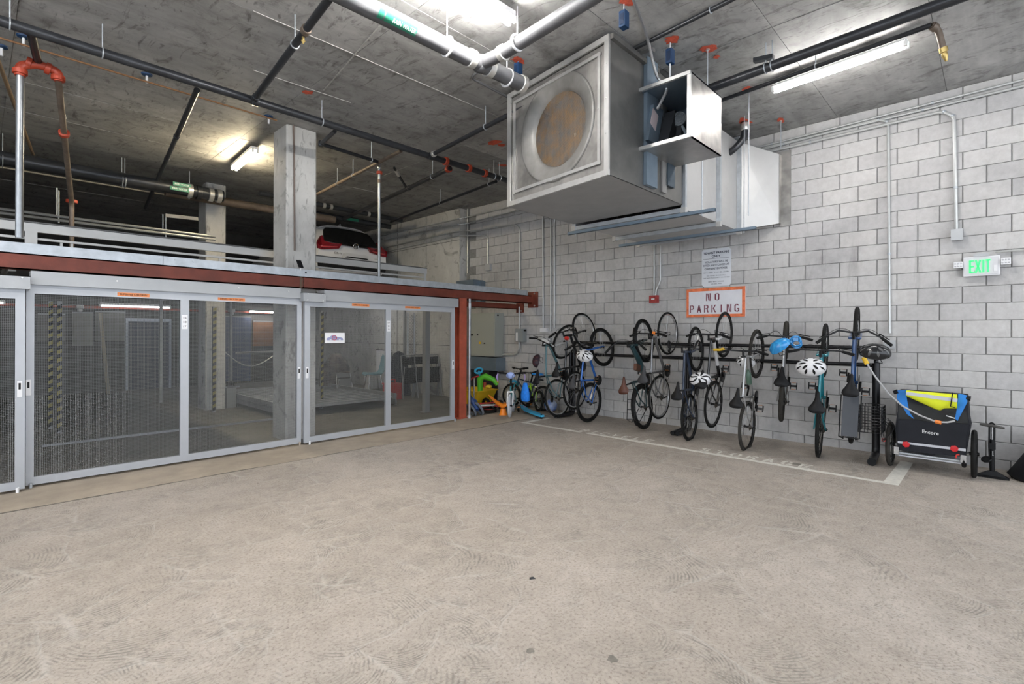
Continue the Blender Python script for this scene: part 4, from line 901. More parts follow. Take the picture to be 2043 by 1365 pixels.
# slanting guard plate with label, motor with slotted end bell, cable
MB().obox((4.84, 2.575, 3.66), (.10, 0, .0), (0, .02, 0), (.06, 0, .20)).build('guard_plate', MBLUEG, fan, smooth=False)
MB().obox((4.80, 2.553, 3.70), (.055, 0, -.025), (0, .002, 0), (.03, 0, .085)).build('rating_label', M('pink_label', (0.55, 0.46, 0.47), .5), fan, smooth=False)
MB().obox((5.0, 2.50, 3.62), (.05, 0, -.02), (0, .06, 0), (.09, 0, .20)).build('belt_case', M('charcoal', (0.035, 0.037, 0.04), .5), fan, smooth=False)
mc = PX(1355, 238, 5.06); md = Vector((-.96, -.24, 0)).normalized()
MB().cyl(mc - md * .27, mc, .078, 24).build('motor_body', MNAVY, fan)
bell = MB().lathe(mc, md, [(.078, 0), (.074, .016), (.04, .026), (0, .028)], 24).build('motor_end_bell', M('motor_grey', (0.10, 0.115, 0.125), .5, .3), fan)
MB().box((mc.x + .0, mc.y - .02, GZ0 + .012), (mc.x + .2, 2.60, mc.z - .07)).build('motor_base', M('charcoal', (0.035, 0.037, 0.04), .5), fan, smooth=False)
sl = MB()
for rad in (.035, .052, .068):
    for k in range(6): sl.torus(mc + md * (.034 - rad * .22), md, rad, .0035, 6, 4, 60 * k + 6, 60 * k + 50)
sl.build('bell_ribs', M('motor_light', (0.26, 0.28, 0.29), .5, .3), bell)
MB().tube([mc + Vector((.02, -.02, -.07)), mc + Vector((.03, -.05, -.13)), mc + Vector((.04, -.05, -.2)), (mc.x + .04, mc.y - .05, GZ0 + .012)], .016, 8).build('motor_cable', M('grey_cable', (0.20, 0.24, 0.26), .5), fan)
# hangers with blue isolators
for X, Y, y_, lb in ((1245, 28, None, 'front'), (1337, 112, None, 'rear'), (1034, 135, None, 'left')):
    p = PZ(X, 8 if X == 1245 else (85 if X == 1337 else 122), CZ)
    t = thing('hanger_isolator', 'blue spring isolator on a steel rod hanging ' + {1245: 'above the front of the fan box', 1337: 'above the motor cover', 1034: 'left of the fan box'}[X], 'isolator', (p.x, p.y, 3.99), 'blue spring isolators')
    MB().cyl((p.x, p.y, CZ), (p.x, p.y, 3.99 if X == 1337 else FZ1 - .0), .007, 6).build('rod', MWHITE if X == 1337 else MGALV, t)
    zc = CZ - .14 if X != 1034 else CZ - .1; zc = max(zc, 4.2)
    MB().box((p.x - .035, p.y - .03, zc - .07), (p.x + .035, p.y + .03, zc + .07)).build('isolator_body', MBLUE, t, smooth=False)
    MB().box((p.x - .037, p.y - .02, zc - .05), (p.x + .037, p.y + .02, zc + .045)).build('spring_window', M('deep_blue', (0.004, 0.02, 0.06), .5), t, smooth=False)
for X, Y, zb in ((1412, 98, GZ1), (1494, 182, 2.9), (1558, 241, 4.0), (1320, 20, None)):
    if zb is None: continue
    p = PZ(X, Y, CZ); t = thing('duct_rod', 'thin threaded rod from an orange ceiling mark ' + {1412: 'to the motor cover', 1494: 'down past the pale duct', 1558: 'to the wall end of the duct'}[X], 'rod', (p.x, p.y, zb), 'duct hanger rods')
    MB().cyl((p.x, p.y, zb), (p.x, p.y, CZ), .006, 6).build('rod', MGALV, t); MB().lathe((p.x, p.y, CZ), (0, 0, -1), [(.02, 0), (.02, .012), (0, .014)], 6).build('nut', MBOLT, t)
# flexible conduit to the motor
t = thing('flexible_conduit', 'flexible metal conduit curving from the ceiling into the motor cover', 'conduit', (4.6, 2.4, 3.7))
c0 = PZ(1262, -6, CZ); c4 = Vector((4.80, 2.42, GZ1)); c3_ = PX(1310, 150, 4.72); cm = PX(1291, 75, 4.45)
pts = []
ctrl = [c0, cm, c3_, c4, Vector((4.78, 2.46, 3.86)), Vector((4.76, 2.5, 3.78))]
for i in range(len(ctrl) - 1):
    a = ctrl[max(i - 1, 0)]; b = ctrl[i]; c = ctrl[i + 1]; d_ = ctrl[min(i + 2, len(ctrl) - 1)]
    for k in range(12):
        s = k / 12; pts.append(0.5 * ((2*b) + (c - a)*s + (2*a - 5*b + 4*c - d_)*s*s + (3*b - a - 3*c + d_)*s**3))
pts.append(ctrl[-1]); MB().tube(pts, [.014 + (.002 if i % 2 else 0) for i in range(len(pts))], 8).build('spiral_hose', M('flex_steel', (0.5, 0.5, 0.5), .35, .8), t, smooth=False)

# ---- duct: two sections with flanges, then a transition to the wall sleeve
duct = thing('duct', 'pale sheet metal duct running from the fan box to the block wall', 'duct', (6.7, 3.4, 2.95))
DY0, DY1, DZ0, DZ1 = 2.66, 4.17, 2.965, 4.22
def ringr(x, y0=DY0, y1=DY1, z0=DZ0, z1=DZ1): return [(x, y0, z0), (x, y1, z0), (x, y1, z1), (x, y0, z1)]
def section(xa, xb, nm, ra=None, rb=None):
    ra = ra or ringr(xa); rb = rb or ringr(xb); s = MB(); s.loft([ra, rb], caps=False); o = s.build(nm, MDUCT, duct, smooth=False)
    # cross-broken side sheet: shallow raised diamond
    a, b, c, d_ = [Vector(p) for p in (ra[0], rb[0], rb[3], ra[3])]; m_ = (a + b + c + d_) / 4 + Vector((0, -.03, 0)); n = Vector((0, -.002, 0))
    MB().add([a + n, b + n, c + n, d_ + n, m_], [(0,1,4), (1,2,4), (2,3,4), (3,0,4)]).build('cross_break', MDUCT, o, smooth=False)
    return o
section(5.66, 6.66, 'duct_section'); section(6.70, 7.38, 'duct_section')
WY0, WY1, WZ0, WZ1 = 2.22, 4.3, 3.06, 4.03
section(7.42, 7.80, 'transition_section', None, [(7.80, WY0, WZ0), (7.80, WY1, WZ0), (7.80, WY1, WZ1), (7.80, WY0, WZ1)])
# sleeve flange on the wall
for (ya, yb, za, zb) in ((WY0 - .13, WY0, WZ0 - .04, WZ1), (WY1, WY1 + .1, WZ0 - .04, WZ1), (WY0 - .13, WY1 + .1, WZ1, WZ1 + .05)):
    MB().box((D - .02, ya, za), (D - .002, yb, zb)).build('wall_flange', MSPAN, duct, smooth=False)
MB().loft([[(7.79, WY0, WZ0), (7.79, WY1, WZ0), (7.79, WY1, WZ1), (7.79, WY0, WZ1)], [(D - .004, WY0 - .01, WZ0), (D - .004, WY1, WZ0), (D - .004, WY1, WZ1), (D - .004, WY0 - .01, WZ1)]], caps=False).build('sleeve', MSPAN, duct, smooth=False)
for x, zz in ((5.66, DZ1 - .3), (6.68, DZ1), (7.40, DZ1)):
    for nm, a, b in (('flange_bar', (x, DY0 - .04, DZ0 - .03), (x, DY1 + .04, DZ0 - .03)), ('flange_bar', (x, DY0 - .03, DZ0 - .04), (x, DY0 - .03, DZ1 + .02)), ('flange_bar', (x, DY1 + .03, DZ0 - .04), (x, DY1 + .03, DZ1 + .02)), ('flange_bar', (x, DY0 - .04, DZ1 + .03), (x, DY1 + .04, DZ1 + .03))):
        MB().bar(a, b, .045, .05).build(nm, MGALV, duct, smooth=False)
    for y in (DY0 - .03, DY1 + .03): MB().box((x - .03, y - .03, DZ0 - .065), (x + .03, y + .03, DZ0)).build('corner_cleat', MSHEETL, duct, smooth=False)
# strut trapezes
for x, lb in ((5.64, 'grey strut channel carrying the duct next to the fan box'), (6.96, 'grey strut channel carrying the duct near the wall')):
    t = thing('strut_trapeze', lb, 'strut', (x, 3.27, 2.86), 'strut trapezes under the duct')
    y0, y1 = 2.26, 4.29; z = 2.875
    MB().box((x - .02, y0, z - .02), (x + .02, y1, z - .016)).box((x - .02, y0, z - .02), (x - .016, y1, z + .02)).box((x + .016, y0, z - .02), (x + .02, y1, z + .02)).build('channel', MBLUEG, t, smooth=False)
    for y in (y0 + .15, y1 - .12): MB().cyl((x, y, z - .05), (x, y, CZ), .006, 6).build('rod', MGALV, t)
p = PY(1430, 220, 2.2)

# ================================================================== wall services and signs
MCOND = M('galvanised_conduit', (0.55, 0.56, 0.55), 0.38, 0.5, var=0.06, scale=10)
def wp(off, *pts): return [W(x, y, off) for x, y in pts]
def cpt(off, *pts): return [PX(x, y, XC - off) for x, y in pts]
def conduit(label, pts, r=.0125, straps=0):
    r *= 1.25
    t = pipe('conduit', label, pts, r, MCOND, 'conduits on the block wall', n=8, rad=.11)
    pts = [Vector(p) for p in pts]
    for i in range(straps):
        k = (i + .5) / straps * (len(pts) - 1); j = int(k); c = pts[j].lerp(pts[j + 1], k - j); d_ = pts[j + 1] - pts[j]; ring(t, c, d_, r + .004, MGALV, .012, 'strap')
    return t
conduit('uppermost long conduit along the top of the block wall', wp(.03, (2075, 150.5), (1540, 287), (933, 433)) + cpt(.03, (914, 437), (760, 471)), straps=6)
conduit('second long conduit along the top of the block wall', wp(.03, (2075, 163), (1500, 301), (933, 446)) + cpt(.03, (914, 448), (770, 478)), straps=6)
conduit('conduit dropping behind the blue bicycle to a grey box', wp(.03, (1470, 312), (1750, 238.5), (1772, 243), (1775, 665)) , .0125, 4)
conduit('conduit dropping to the grey box above the exit sign', wp(.035, (1490, 313), (1880, 222), (1903, 232), (1908, 460)), .015, 4)
conduit('conduit dropping beside the green-lit corner to the deck beam', cpt(.03, (773, 493), (917, 461)) + wp(.03, (955, 460), (1028, 448), (1037, 455), (1037, 577)), .0125, 3)
conduit('short conduit curving down to a small box near the column', cpt(.03, (775, 501), (917, 470)) + wp(.03, (950, 470), (968, 469), (973, 476), (973, 527)), .0125, 3)
conduit('vertical conduit at the corner of the concrete wall', wp(.03, (933, 406), (933, 545)), .012)
conduit('left one of three vertical conduits beside the leftmost bicycles', wp(.03, (1083, 425), (1084, 655)), .013, 1)
conduit('middle one of three vertical conduits beside the leftmost bicycles', wp(.03, (1093, 430), (1099, 437), (1099, 660)), .013, 1)
conduit('right one of three vertical conduits beside the leftmost bicycles', wp(.03, (1112, 425), (1106, 440), (1106, 655)), .013, 1)
conduit('straight conduit down to the red alarm box', wp(.03, (1305, 490), (1305, 590)), .011)
conduit('kinked conduit down to the red alarm box', wp(.03, (1317.5, 490), (1317.5, 562), (1309, 577), (1308, 590)), .011)
def wbox(name, label, cat, X0, Y0, X1, Y1, dep, mat, group=None):
    a, b = W(X0, Y0, dep), W(X1, Y1, dep); t = thing(name, label, cat, (D - dep / 2, (a.y + b.y) / 2, min(a.z, b.z)), group)
    MB().box((D - dep, min(a.y, b.y), min(a.z, b.z)), (D - .001, max(a.y, b.y), max(a.z, b.z))).build('body', mat, t, smooth=False); return t, a, b
MGBOX = M('grey_box_paint', (0.44, 0.45, 0.46), 0.45, 0.2)
t, a, b = wbox('junction_box', 'grey junction box below its conduit, left of the exit sign', 'box', 1897, 459, 1921, 477, .09, MGBOX); MB().box((D - .093, b.y, b.z - .005), (D - .09, a.y, a.z + .005)).build('cover', MGBOX, t, smooth=False)
t, a, b = wbox('junction_box', 'grey box behind the black helmet at the right end of the rack', 'box', 1762, 679, 1785, 695, .08, MGBOX); MB().box((D - .083, b.y, b.z - .004), (D - .08, a.y, a.z + .004)).build('cover', MGBOX, t, smooth=False)
t, a, b = wbox('junction_box', 'tiny grey conduit box near the concrete wall corner', 'box', 968, 527, 977, 539, .06, MGBOX); MB().box((D - .063, b.y, b.z), (D - .06, a.y, a.z)).build('cover', MGBOX, t, smooth=False)
t, a, b = wbox('alarm_box', 'red fire alarm pull box on the block wall', 'alarm', 1295, 590, 1311.5, 604, .06, M('alarm_red', (0.33, 0.03, 0.03), .4)); MB().box((D - .065, a.y - .04, (a.z + b.z) / 2 - .008), (D - .06, a.y - .02 - .08, (a.z + b.z) / 2 + .012)).build('white_bar', MWHITE, t, smooth=False); MB().box((D - .064, b.y + .01, b.z + .008), (D - .06, a.y - .01, b.z + .016)).build('lower_bar', MORFIT, t, smooth=False)
t, a, b = wbox('outlet_box', 'pale outlet box at the foot of the three conduits', 'box', 1077, 655, 1090, 663, .06, MWHITE); MB().box((D - .064, b.y + .006, b.z + .006), (D - .06, a.y - .006, a.z - .006)).build('cover', MWHITE, t, smooth=False)
t, a, b = wbox('outlet_box', 'grey outlet box under the pale box beside the leftmost bicycle', 'box', 1079, 674, 1098, 690, .06, MGBOX); MB().box((D - .066, b.y + .01, b.z + .02), (D - .06, a.y - .03, a.z - .02)).build('cover', MWHITE, t, smooth=False)
# tenant parking sign
EYW = Vector((0, -1, 0))
a, b = W(1399, 497, .03), W(1457, 569, .03); ym, sw = (a.y + b.y) / 2, a.y - b.y; zt, zb = a.z - .015, b.z
t = thing('parking_sign', 'white metal sign reading tenant parking only on the block wall', 'sign', (D, ym, zb))
c = .03; pl = [(-sw/2 + c, zb), (sw/2 - c, zb), (sw/2, zb + c), (sw/2, zt - c), (sw/2 - c, zt), (-sw/2 + c, zt), (-sw/2, zt - c), (-sw/2, zb + c)]
MB().prism(pl, (D - .002, ym, 0), EYW, (0, 0, 1), .006).build('plate', M('sign_white', (0.66, 0.68, 0.72), .4), t, smooth=False)
MNV = M('sign_navy', (0.02, 0.025, 0.05), .5); hS = zt - zb; xo = D - .0085
def line(txt, v, h, wd, bold=.012): 
    mb = MB(); put_text(mb, txt, (xo, ym, zb + hS * v), EYW, (0, 0, 1), hS * h, sw * wd, bold, .001); mb.build('lettering', MNV, t, smooth=False)
line('TENANT PARKING', .895, .062, .88, .025); line('ONLY', .80, .062, .30, .025); line('VIOLATORS WILL BE', .655, .052, .80); line('CITED AND TOWED AT', .565, .052, .90); line("OWNERS' EXPENSE.", .475, .055, .80)
line('C.V.C. 22658   O.M.C. SEC. 22658A', .37, .034, .86, .0); line('FOR TOWED VEHICLES CALL', .285, .028, .64, .0); line('OAKLAND POLICE DEPT. 510 273 3024', .225, .028, .92, .0); line('BERRY BROS. TOWING', .125, .030, .52, .006); line('510 652 3993', .065, .030, .36, .006)
MB().box((xo - .001, ym - sw * .45, zb + hS * .735), (xo + .001, ym + sw * .45, zb + hS * .742)).build('rule', MNV, t, smooth=False)
# no parking board
a, b = W(1369, 578, .03), W(1486, 631, .03); c_, e_ = W(1486, 570, .03), W(1369, 634, .03)
y0, y1 = a.y, b.y; zt, zb = (a.z + c_.z) / 2, (b.z + e_.z) / 2
t = thing('no_parking_board', 'white board with orange border and stencilled no parking letters', 'sign', (D, (y0 + y1) / 2, zb))
MB().box((D - .014, y1, zb), (D - .001, y0, zt)).build('board', M('board_white', (0.66, 0.66, 0.70), .5, var=.05, scale=6), t, smooth=False)
MOB = M('orange_border_paint', (0.72, 0.17, 0.06), .55, var=.3, scale=14); bw = .045
for q in (((y1, zb), (y0, zb + bw)), ((y1, zt - bw), (y0, zt)), ((y1, zb + bw), (y1 + bw, zt - bw)), ((y0 - bw * .8, zb + bw), (y0, zt - bw))):
    MB().box((D - .016, q[0][0], q[0][1]), (D - .0135, q[1][0], q[1][1])).build('border', MOB, t, smooth=False)
MMAR = M('maroon_stencil', (0.16, 0.025, 0.05), .6, var=.2, scale=30); hb = zt - zb; wb = y0 - y1
for txt, u0, v0, st in (('NO', .35, .56, .15), ('PARKING', .06, .16, .128)):
    for i, ch in enumerate(txt):
        mb = MB(); stencil(mb, ch, (D - .0135, y0 - wb * (u0 + st * i), zb + hb * v0), EYW, (0, 0, 1), wb * .078, hb * .26, .002); mb.build('letter', MMAR, t, smooth=False)
# exit sign with emergency lamp heads
a, b = W(1922, 514, .07), W(1995, 546, .07); y0, y1, zt, zb = a.y, b.y, a.z, b.z - .01
t = thing('exit_sign', 'white exit sign with green lit letters and twin emergency lamps', 'exit sign', (D - .04, (y0 + y1) / 2, zb))
MB().box((D - .06, y1, zb), (D - .012, y0, zt)).build('housing', MWHITE, t, smooth=False)
MB().box((D - .066, y1 + .012, zb + .012), (D - .059, y0 - .012, zt - .012)).build('face', M('pale_face', (0.60, 0.60, 0.62), .4), t, smooth=False)
MEX = M('lit_green_letters', (0.03, 0.5, 0.12), .4, emit=0.34, ecol=(0.05, 1.0, 0.22))
wE = y0 - y1; hE = zt - zb; ltr = MB(); z0_, h_ = zb + hE * .16, hE * .66; X0_ = y0 - wE * .17
def seg(ya, za, yb, zb_, w=.017): ltr.bar((D - .069, ya, za), (D - .069, yb, zb_), .006, w, up=(0, (za - zb_), -(ya - yb)) if 0 else (0, 0, 1)) if abs(ya - yb) > abs(za - zb_) and abs(za - zb_) < .02 else ltr.bar((D - .069, ya, za), (D - .069, yb, zb_), w, .006, up=(1, 0, 0))
lw = wE * .13; gp = wE * .175
y = X0_; seg(y - .006, z0_, y - .006, z0_ + h_)
for f_ in (.06, .5, .94): ltr.box((D - .072, y - lw, z0_ + h_ * f_ - .008), (D - .066, y, z0_ + h_ * f_ + .008))
y = X0_ - gp; seg(y, z0_, y - lw, z0_ + h_); seg(y - lw, z0_, y, z0_ + h_)
y = X0_ - gp * 1.95; seg(y - lw * .35, z0_, y - lw * .35, z0_ + h_)
y = X0_ - gp * 2.55; ltr.box((D - .072, y - lw, z0_ + h_ - .016), (D - .066, y, z0_ + h_)); seg(y - lw * .5, z0_, y - lw * .5, z0_ + h_)
ltr.build('letters', MEX, t, smooth=False)
MB().box((D - .07, y1 + .02, zb + .04), (D - .062, y1 + .05, zb + .11)).build('test_button', MWHITE, t, smooth=False)
MB().box((D - .07, y1 + wE * .30, zt), (D - .02, y1 + wE * .72, zt + .03)).build('mount_bracket', MGBOX, t, smooth=False)
for Xc, Yc in ((1912, 529), (2007, 521)):
    c = W(Xc, Yc, .07); h = MB().box((D - .085, c.y - .04, c.z - .035), (D - .03, c.y + .04, c.z + .035)).build('lamp_head', MWHITE, t, smooth=False)
    g_ = MB()
    for i in range(3):
        for j in range(2): g_.lathe((D - .085, c.y - .025 + .025 * i, c.z - .015 + .03 * j), (-1, 0, 0), [(.010, 0), (.006, .004), (0, .005)], 8)
    g_.build('lens_grid', M('lens', (0.5, 0.5, 0.52), .15), h)
    MB().cyl((D - .04, c.y, c.z), (D - .04, (y0 + y1) / 2, c.z - .01), .008, 6).build('arm', MGBOX, t)
MB().tube(wp(.03, (1985, 503), (2075, 496)), .011, 8).build('feed_conduit', MCOND, t)
# ================================================================== bicycle rack
MRACK = M('black_rack_steel', (0.011, 0.011, 0.013), 0.35, 0.3)
rack = thing('bike_rack', 'long black tubular bicycle rack with two rails along the block wall', 'rack', (7.4, 3.3, 0))
RX = 7.55
for z in (1.335, 1.125): MB().tube([(RX, 5.62, z), (RX, 1.06, z)], .024, 12).build('rail', MRACK, rack)
for y, pr in ((1.06, 1), (3.40, 2), (5.60, 2)):
    for k in range(pr):
        yy = y + .075 * k
        MB().tube(arc_path([(RX, yy, 1.15), (RX, yy, .10), (RX - .03, yy, .042), (7.06, yy - .03, .042)], .09), .042 if pr == 1 else .03, 12).build('leg', MRACK, rack)
        MB().cyl((7.062, yy - .03, .042), (7.045, yy - .031, .042), .044 if pr == 1 else .032, 12).build('end_cap', MBLK, rack)
    MB().tube([(RX, y, 1.335), (RX, y, 1.125)], .024, 10).build('upright', MRACK, rack)
# ================================================================== bicycles
MTIRE = M('black_rubber_tyre', (0.010, 0.010, 0.0095), 0.75, var=0.15, scale=20)
MTIREG = M('dusty_tyre', (0.035, 0.032, 0.028), 0.85, var=0.2, scale=20)
MRIMB = M('black_rim', (0.012, 0.012, 0.013), 0.35, 0.4)
MRIMS = M('silver_rim', (0.50, 0.50, 0.50), 0.3, 0.8)
MSPOKE = M('spoke_steel', (0.45, 0.45, 0.45), 0.3, 0.8)
MCHR = M('polished_alloy', (0.55, 0.55, 0.55), 0.25, 0.85)
MCRK = M('black_alloy', (0.012, 0.012, 0.013), 0.35, 0.5)
MCHAIN = M('oily_chain', (0.09, 0.08, 0.07), 0.4, 0.7)
MGRIP = M('black_grip', (0.008, 0.008, 0.008), 0.7)
MREFL = M('amber_reflector', (0.55, 0.18, 0.03), 0.3)
def xf(mb, fn):
    if fn: mb.v = [fn(p) for p in mb.v]
    return mb
def wheel(root, name, c, r, tw, mt, mr, fn=None, spokes=24, hub=.022, ns=None):
    c = Vector(c); ax = Vector((0, 1, 0)); B = lambda mb, nm, m, par, **k: xf(mb, fn).build(nm, m, par, local=True, **k)
    rr_ = r - tw - .004
    w = B(MB().loft([[c + Vector((math.cos(g) * q, y, math.sin(g) * q)) for g in [2*math.pi*i/36 for i in range(36)]] for q, y in ((rr_, -.011), (rr_ - .016, -.009), (rr_ - .020, 0), (rr_ - .016, .009), (rr_, .011), (rr_ + .004, 0), (rr_, -.011))], caps=False), name, mr, root)
    B(MB().torus(c, ax, r - tw / 2, tw / 2, 40, 8), 'tyre', mt, w)
    s = MB()
    for k in range(spokes):
        g = 2*math.pi*k/spokes; h = g + (.5 if k % 4 < 2 else -.5); y = .024 if k % 2 else -.024
        s.tube([c + Vector((math.cos(h) * hub, y, math.sin(h) * hub)), c + Vector((math.cos(g) * (rr_ - .012), 0, math.sin(g) * (rr_ - .012)))], .0015, 3, caps=False)
    B(s, 'spokes', MSPOKE, w, kind='stuff')
    B(MB().lathe(c - ax * .045, ax, [(.008, 0), (hub, .012), (hub, .016), (.013, .022), (.013, .068), (hub, .074), (hub, .078), (.008, .09)], 12), 'hub', MCRK, w)
    return w
def saddle(root, c, d, up, m, L=.26, wd=.168, fn=None):
    c, d, up = Vector(c), Vector(d).normalized(), Vector(up).normalized(); s = up.cross(d)
    rings = []
    for t, w, h, dr in ((-.5, .40, .2, .25), (-.47, .78, .6, .06), (-.36, 1.0, 1, 0), (-.22, .92, 1, -.02), (-.08, .62, .9, -.03), (.08, .38, .85, -.03), (.25, .27, .8, -.02), (.42, .22, .7, .0), (.49, .14, .5, .08), (.5, .04, .3, .15)):
        rg = []
        for k in range(10):
            g = 2*math.pi*k/10; y = math.cos(g); z = math.sin(g)
            dz = z * .018 * h if z > 0 else z * .030 * h
            if abs(y) > .7: dz -= .012 * h
            rg.append(c + d * (t * L) + s * (y * w * wd / 2) + up * (dz - dr * .03))
        rings.append(rg)
    o = MB().loft(rings).build('saddle', m, root, local=True, ang=70)
    MB().tube([c + d * .09 + s * .012 - up * .03, c + s * .02 - up * .045, c - d * .08 + s * .03 - up * .035], .0035, 5).tube([c + d * .09 - s * .012 - up * .03, c - s * .02 - up * .045, c - d * .08 - s * .03 - up * .035], .0035, 5).build('saddle_rails', MCHR, o, local=True, kind='stuff')
    return o
def bicycle(name, label, RAp, FAp, xr=7.10, xq=7.42, psi=0.0, r=.335, tw=.036, frame=None, fork=None, rim=None, tyre=None, bar='flat', bw=.60, steer=0, style='diamond', sad=None, crank=40, spokes=24, spk=None, fender=None, post=None, sadang=0, sadh=.19, group='bicycles hanging on the rack', world=None, s_=None, drop_top=0.0, bartilt=0, chainside=True, rise=0.0):
    if world: RA, FA, Zw = world
    else: RA, FA = PX(*RAp, xr), PX(*FAp, xq); Zw = Vector((-math.cos(R(psi)), -math.sin(R(psi)), 0))
    RA, FA = Vector(RA), Vector(FA); X_ = (FA - RA); wb = X_.length; X_.normalize(); Z_ = (Zw - X_ * Zw.dot(X_)).normalized(); Y_ = Z_.cross(X_)
    t = thing(name, label, 'bicycle', RA, group)
    t.matrix_world = Matrix(((X_.x, Y_.x, Z_.x, RA.x), (X_.y, Y_.y, Z_.y, RA.y), (X_.z, Y_.z, Z_.z, RA.z), (0, 0, 0, 1)))
    s = s_ or wb / 1.04; fr = frame; fk = fork or frame; V = Vector
    rim = rim or MRIMB; tyre = tyre or MTIRE; sad = sad or MBLK
    bb = V((.43 * s, 0, -.055 * s)); sd = V((-math.cos(R(73)), 0, math.sin(R(73)))); st = bb + sd * .47 * s
    a = V((-math.cos(R(71)), 0, math.sin(R(71)))); n = V((math.sin(R(71)), 0, math.cos(R(71))))
    fa = V((wb, 0, 0)); crown = fa - n * .045 * s + a * (r + .055); htop = crown + a * .15 * s
    rot = Matrix.Rotation(R(steer), 4, a)
    S = (lambda p: crown + (rot @ (p - crown))) if steer else None
    B = lambda mb, nm, m, par=t, f_=None, **k: xf(mb, f_).build(nm, m, par, local=True, **k)
    RA0 = V((0, 0, 0)); T = .017 * s
    f = MB()
    if style == 'ebike':
        f.tube([htop, crown + a * .03, crown - a * .02], .026, 10); mid = bb + V((.06, 0, .03))
        f.tube([crown + a * .07 - n * .01, crown * .5 + mid * .5, mid], [.036, .045, .047], 10)
        f.tube([bb + V((-.03, 0, -.02)), bb + V((.02, 0, .06)), bb + sd * .1], .055, 10); f.tube([bb, st], .022, 10)
    elif style == 'step':
        f.tube([htop, crown], .022, 10); f.tube([crown + a * .03, bb], .024, 10); f.tube([htop - a * .03, bb + sd * .2], .02, 10); f.tube([bb, st], .02, 10)
    else:
        f.tube([htop, crown], .022 * s, 10); f.tube([crown + a * .035, bb], .022 * s, 10); f.tube([htop - a * .035, st - sd * (.03 + drop_top)], T, 10); f.tube([bb, st], T, 10)
    for y in (-1, 1):
        f.tube([bb + V((-.02, y * .02, 0)), V((.17 * s, y * .035, -.02)), V((0, y * .06, 0))], .010 * s, 7)
        f.tube([st - sd * .05 + V((0, y * .012, 0)), V((.09 * s, y * .04, .13 * s + .06)), V((0, y * .06, 0))], .009 * s, 7)
    f.cyl(bb + V((0, -.04, 0)), bb + V((0, .04, 0)), .024 * s, 10)
    B(f, 'frame', fr)
    # fork
    k = MB()
    for y in (-1, 1): k.tube([crown + V((0, y * .02, 0)), crown + V((0, y * .05, 0)) - a * .03, fa + V((-.015, y * .05, .06)), fa + V((0, y * .048, 0))], [.016, .016, .013, .009], 8)
    k.tube([crown + V((0, -.055, 0)) - a * .012, crown + V((0, .055, 0)) - a * .012], .017, 8); B(k, 'fork', fk, f_=S)
    wheel(t, 'front_wheel', fa, r, tw, tyre, rim, S, spokes); wheel(t, 'rear_wheel', RA0, r, tw, tyre, rim, None, spokes)
    # seat post, saddle
    sp = st + sd * sadh * s; B(MB().tube([st - sd * .05, sp - V((0, 0, .03))], .0135, 8), 'seat_post', post or MCRK)
    saddle(t, sp + V((-.01, 0, .02)), V((math.cos(R(sadang)), 0, math.sin(R(sadang)))), V((-math.sin(R(sadang)), 0, math.cos(R(sadang)))), sad)
    # stem and handlebar
    hb = htop + a * (.07 + rise) + n * .07; B(MB().tube([htop, htop + a * (.065 + rise)], .017, 8).tube([htop + a * (.06 + rise), hb], .014, 8), 'stem', MCRK, f_=S)
    h = MB(); gr = []
    ti = R(bartilt)
    if bar == 'flat':
        pts = [V((-.045, y * bw / 2, .02)) if abs(y) == 1 else V((0, y * bw / 2, .012 if abs(y) > .2 else 0)) for y in (-1, -.55, -.12, .12, .55, 1)]
    elif bar == 'swept':
        pts = [V((-.16, y * bw / 2, .05)) if abs(y) == 1 else V((-.07 if abs(y) > .6 else .0, y * bw / 2, .05 if abs(y) > .3 else 0)) for y in (-1, -.72, -.4, -.1, .1, .4, .72, 1)]
    else:
        pts = []
    if bar == 'drop':
        for y in (-1, 1): h.tube([hb, hb + V((0, y * .19, 0)), hb + V((.06, y * .20, 0)), hb + V((.10, y * .205, -.03)), hb + V((.10, y * .21, -.09)), hb + V((.05, y * .215, -.125)), hb + V((-.03, y * .22, -.12))], .013, 8); gr.append((hb + V((.05, y * .215, -.125)), hb + V((-.03, y * .22, -.12))))
    else:
        h.tube([hb + p for p in pts], .011, 8)
        for e in (0, -1):
            p1 = pts[e]; p0 = pts[1 if e == 0 else -2]; d_ = (p1 - p0).normalized(); gr.append((hb + p1 - d_ * .125, hb + p1))
    ho = B(h, 'handlebar', MCRK, f_=S)
    for p, q in gr: B(MB().tube([p, p.lerp(q, .5), q], [.016, .0175, .017], 8), 'grip', MGRIP, ho, S)
    for (p, q), sg in zip(gr, (-1, 1)):
        d_ = (q - p).normalized(); b0 = p - d_ * .03
        B(MB().tube([b0, b0 + V((.035, 0, -.02)), q + V((.055, 0, -.035)) - d_ * .03], [.012, .007, .005], 6), 'brake_lever', MCRK, ho, S)
        cab = [b0 + V((.02, 0, -.01)), b0 + V((.09, -sg * .08, .05)), htop + V((.11, sg * .05, .04)), crown + V((.05, sg * .02, .02))]
        pp = []
        for i in range(9):
            u = i / 8; pp.append(cab[0] * (1-u)**3 + cab[1] * 3*u*(1-u)**2 + cab[2] * 3*u*u*(1-u) + cab[3] * u**3)
        B(MB().tube(pp, .0028, 5), 'brake_cable', MBLK, ho, S)
    # drive side
    cs = -1; cr = bb + V((0, cs * .05, 0)); ca = R(crank)
    ch = B(MB().lathe(cr + V((0, -.003, 0)), (0, 1, 0), [(.0, 0), (.088 * s, 0), (.092 * s, .003), (.088 * s, .006), (0, .006)], 24), 'chainring', MCRK)
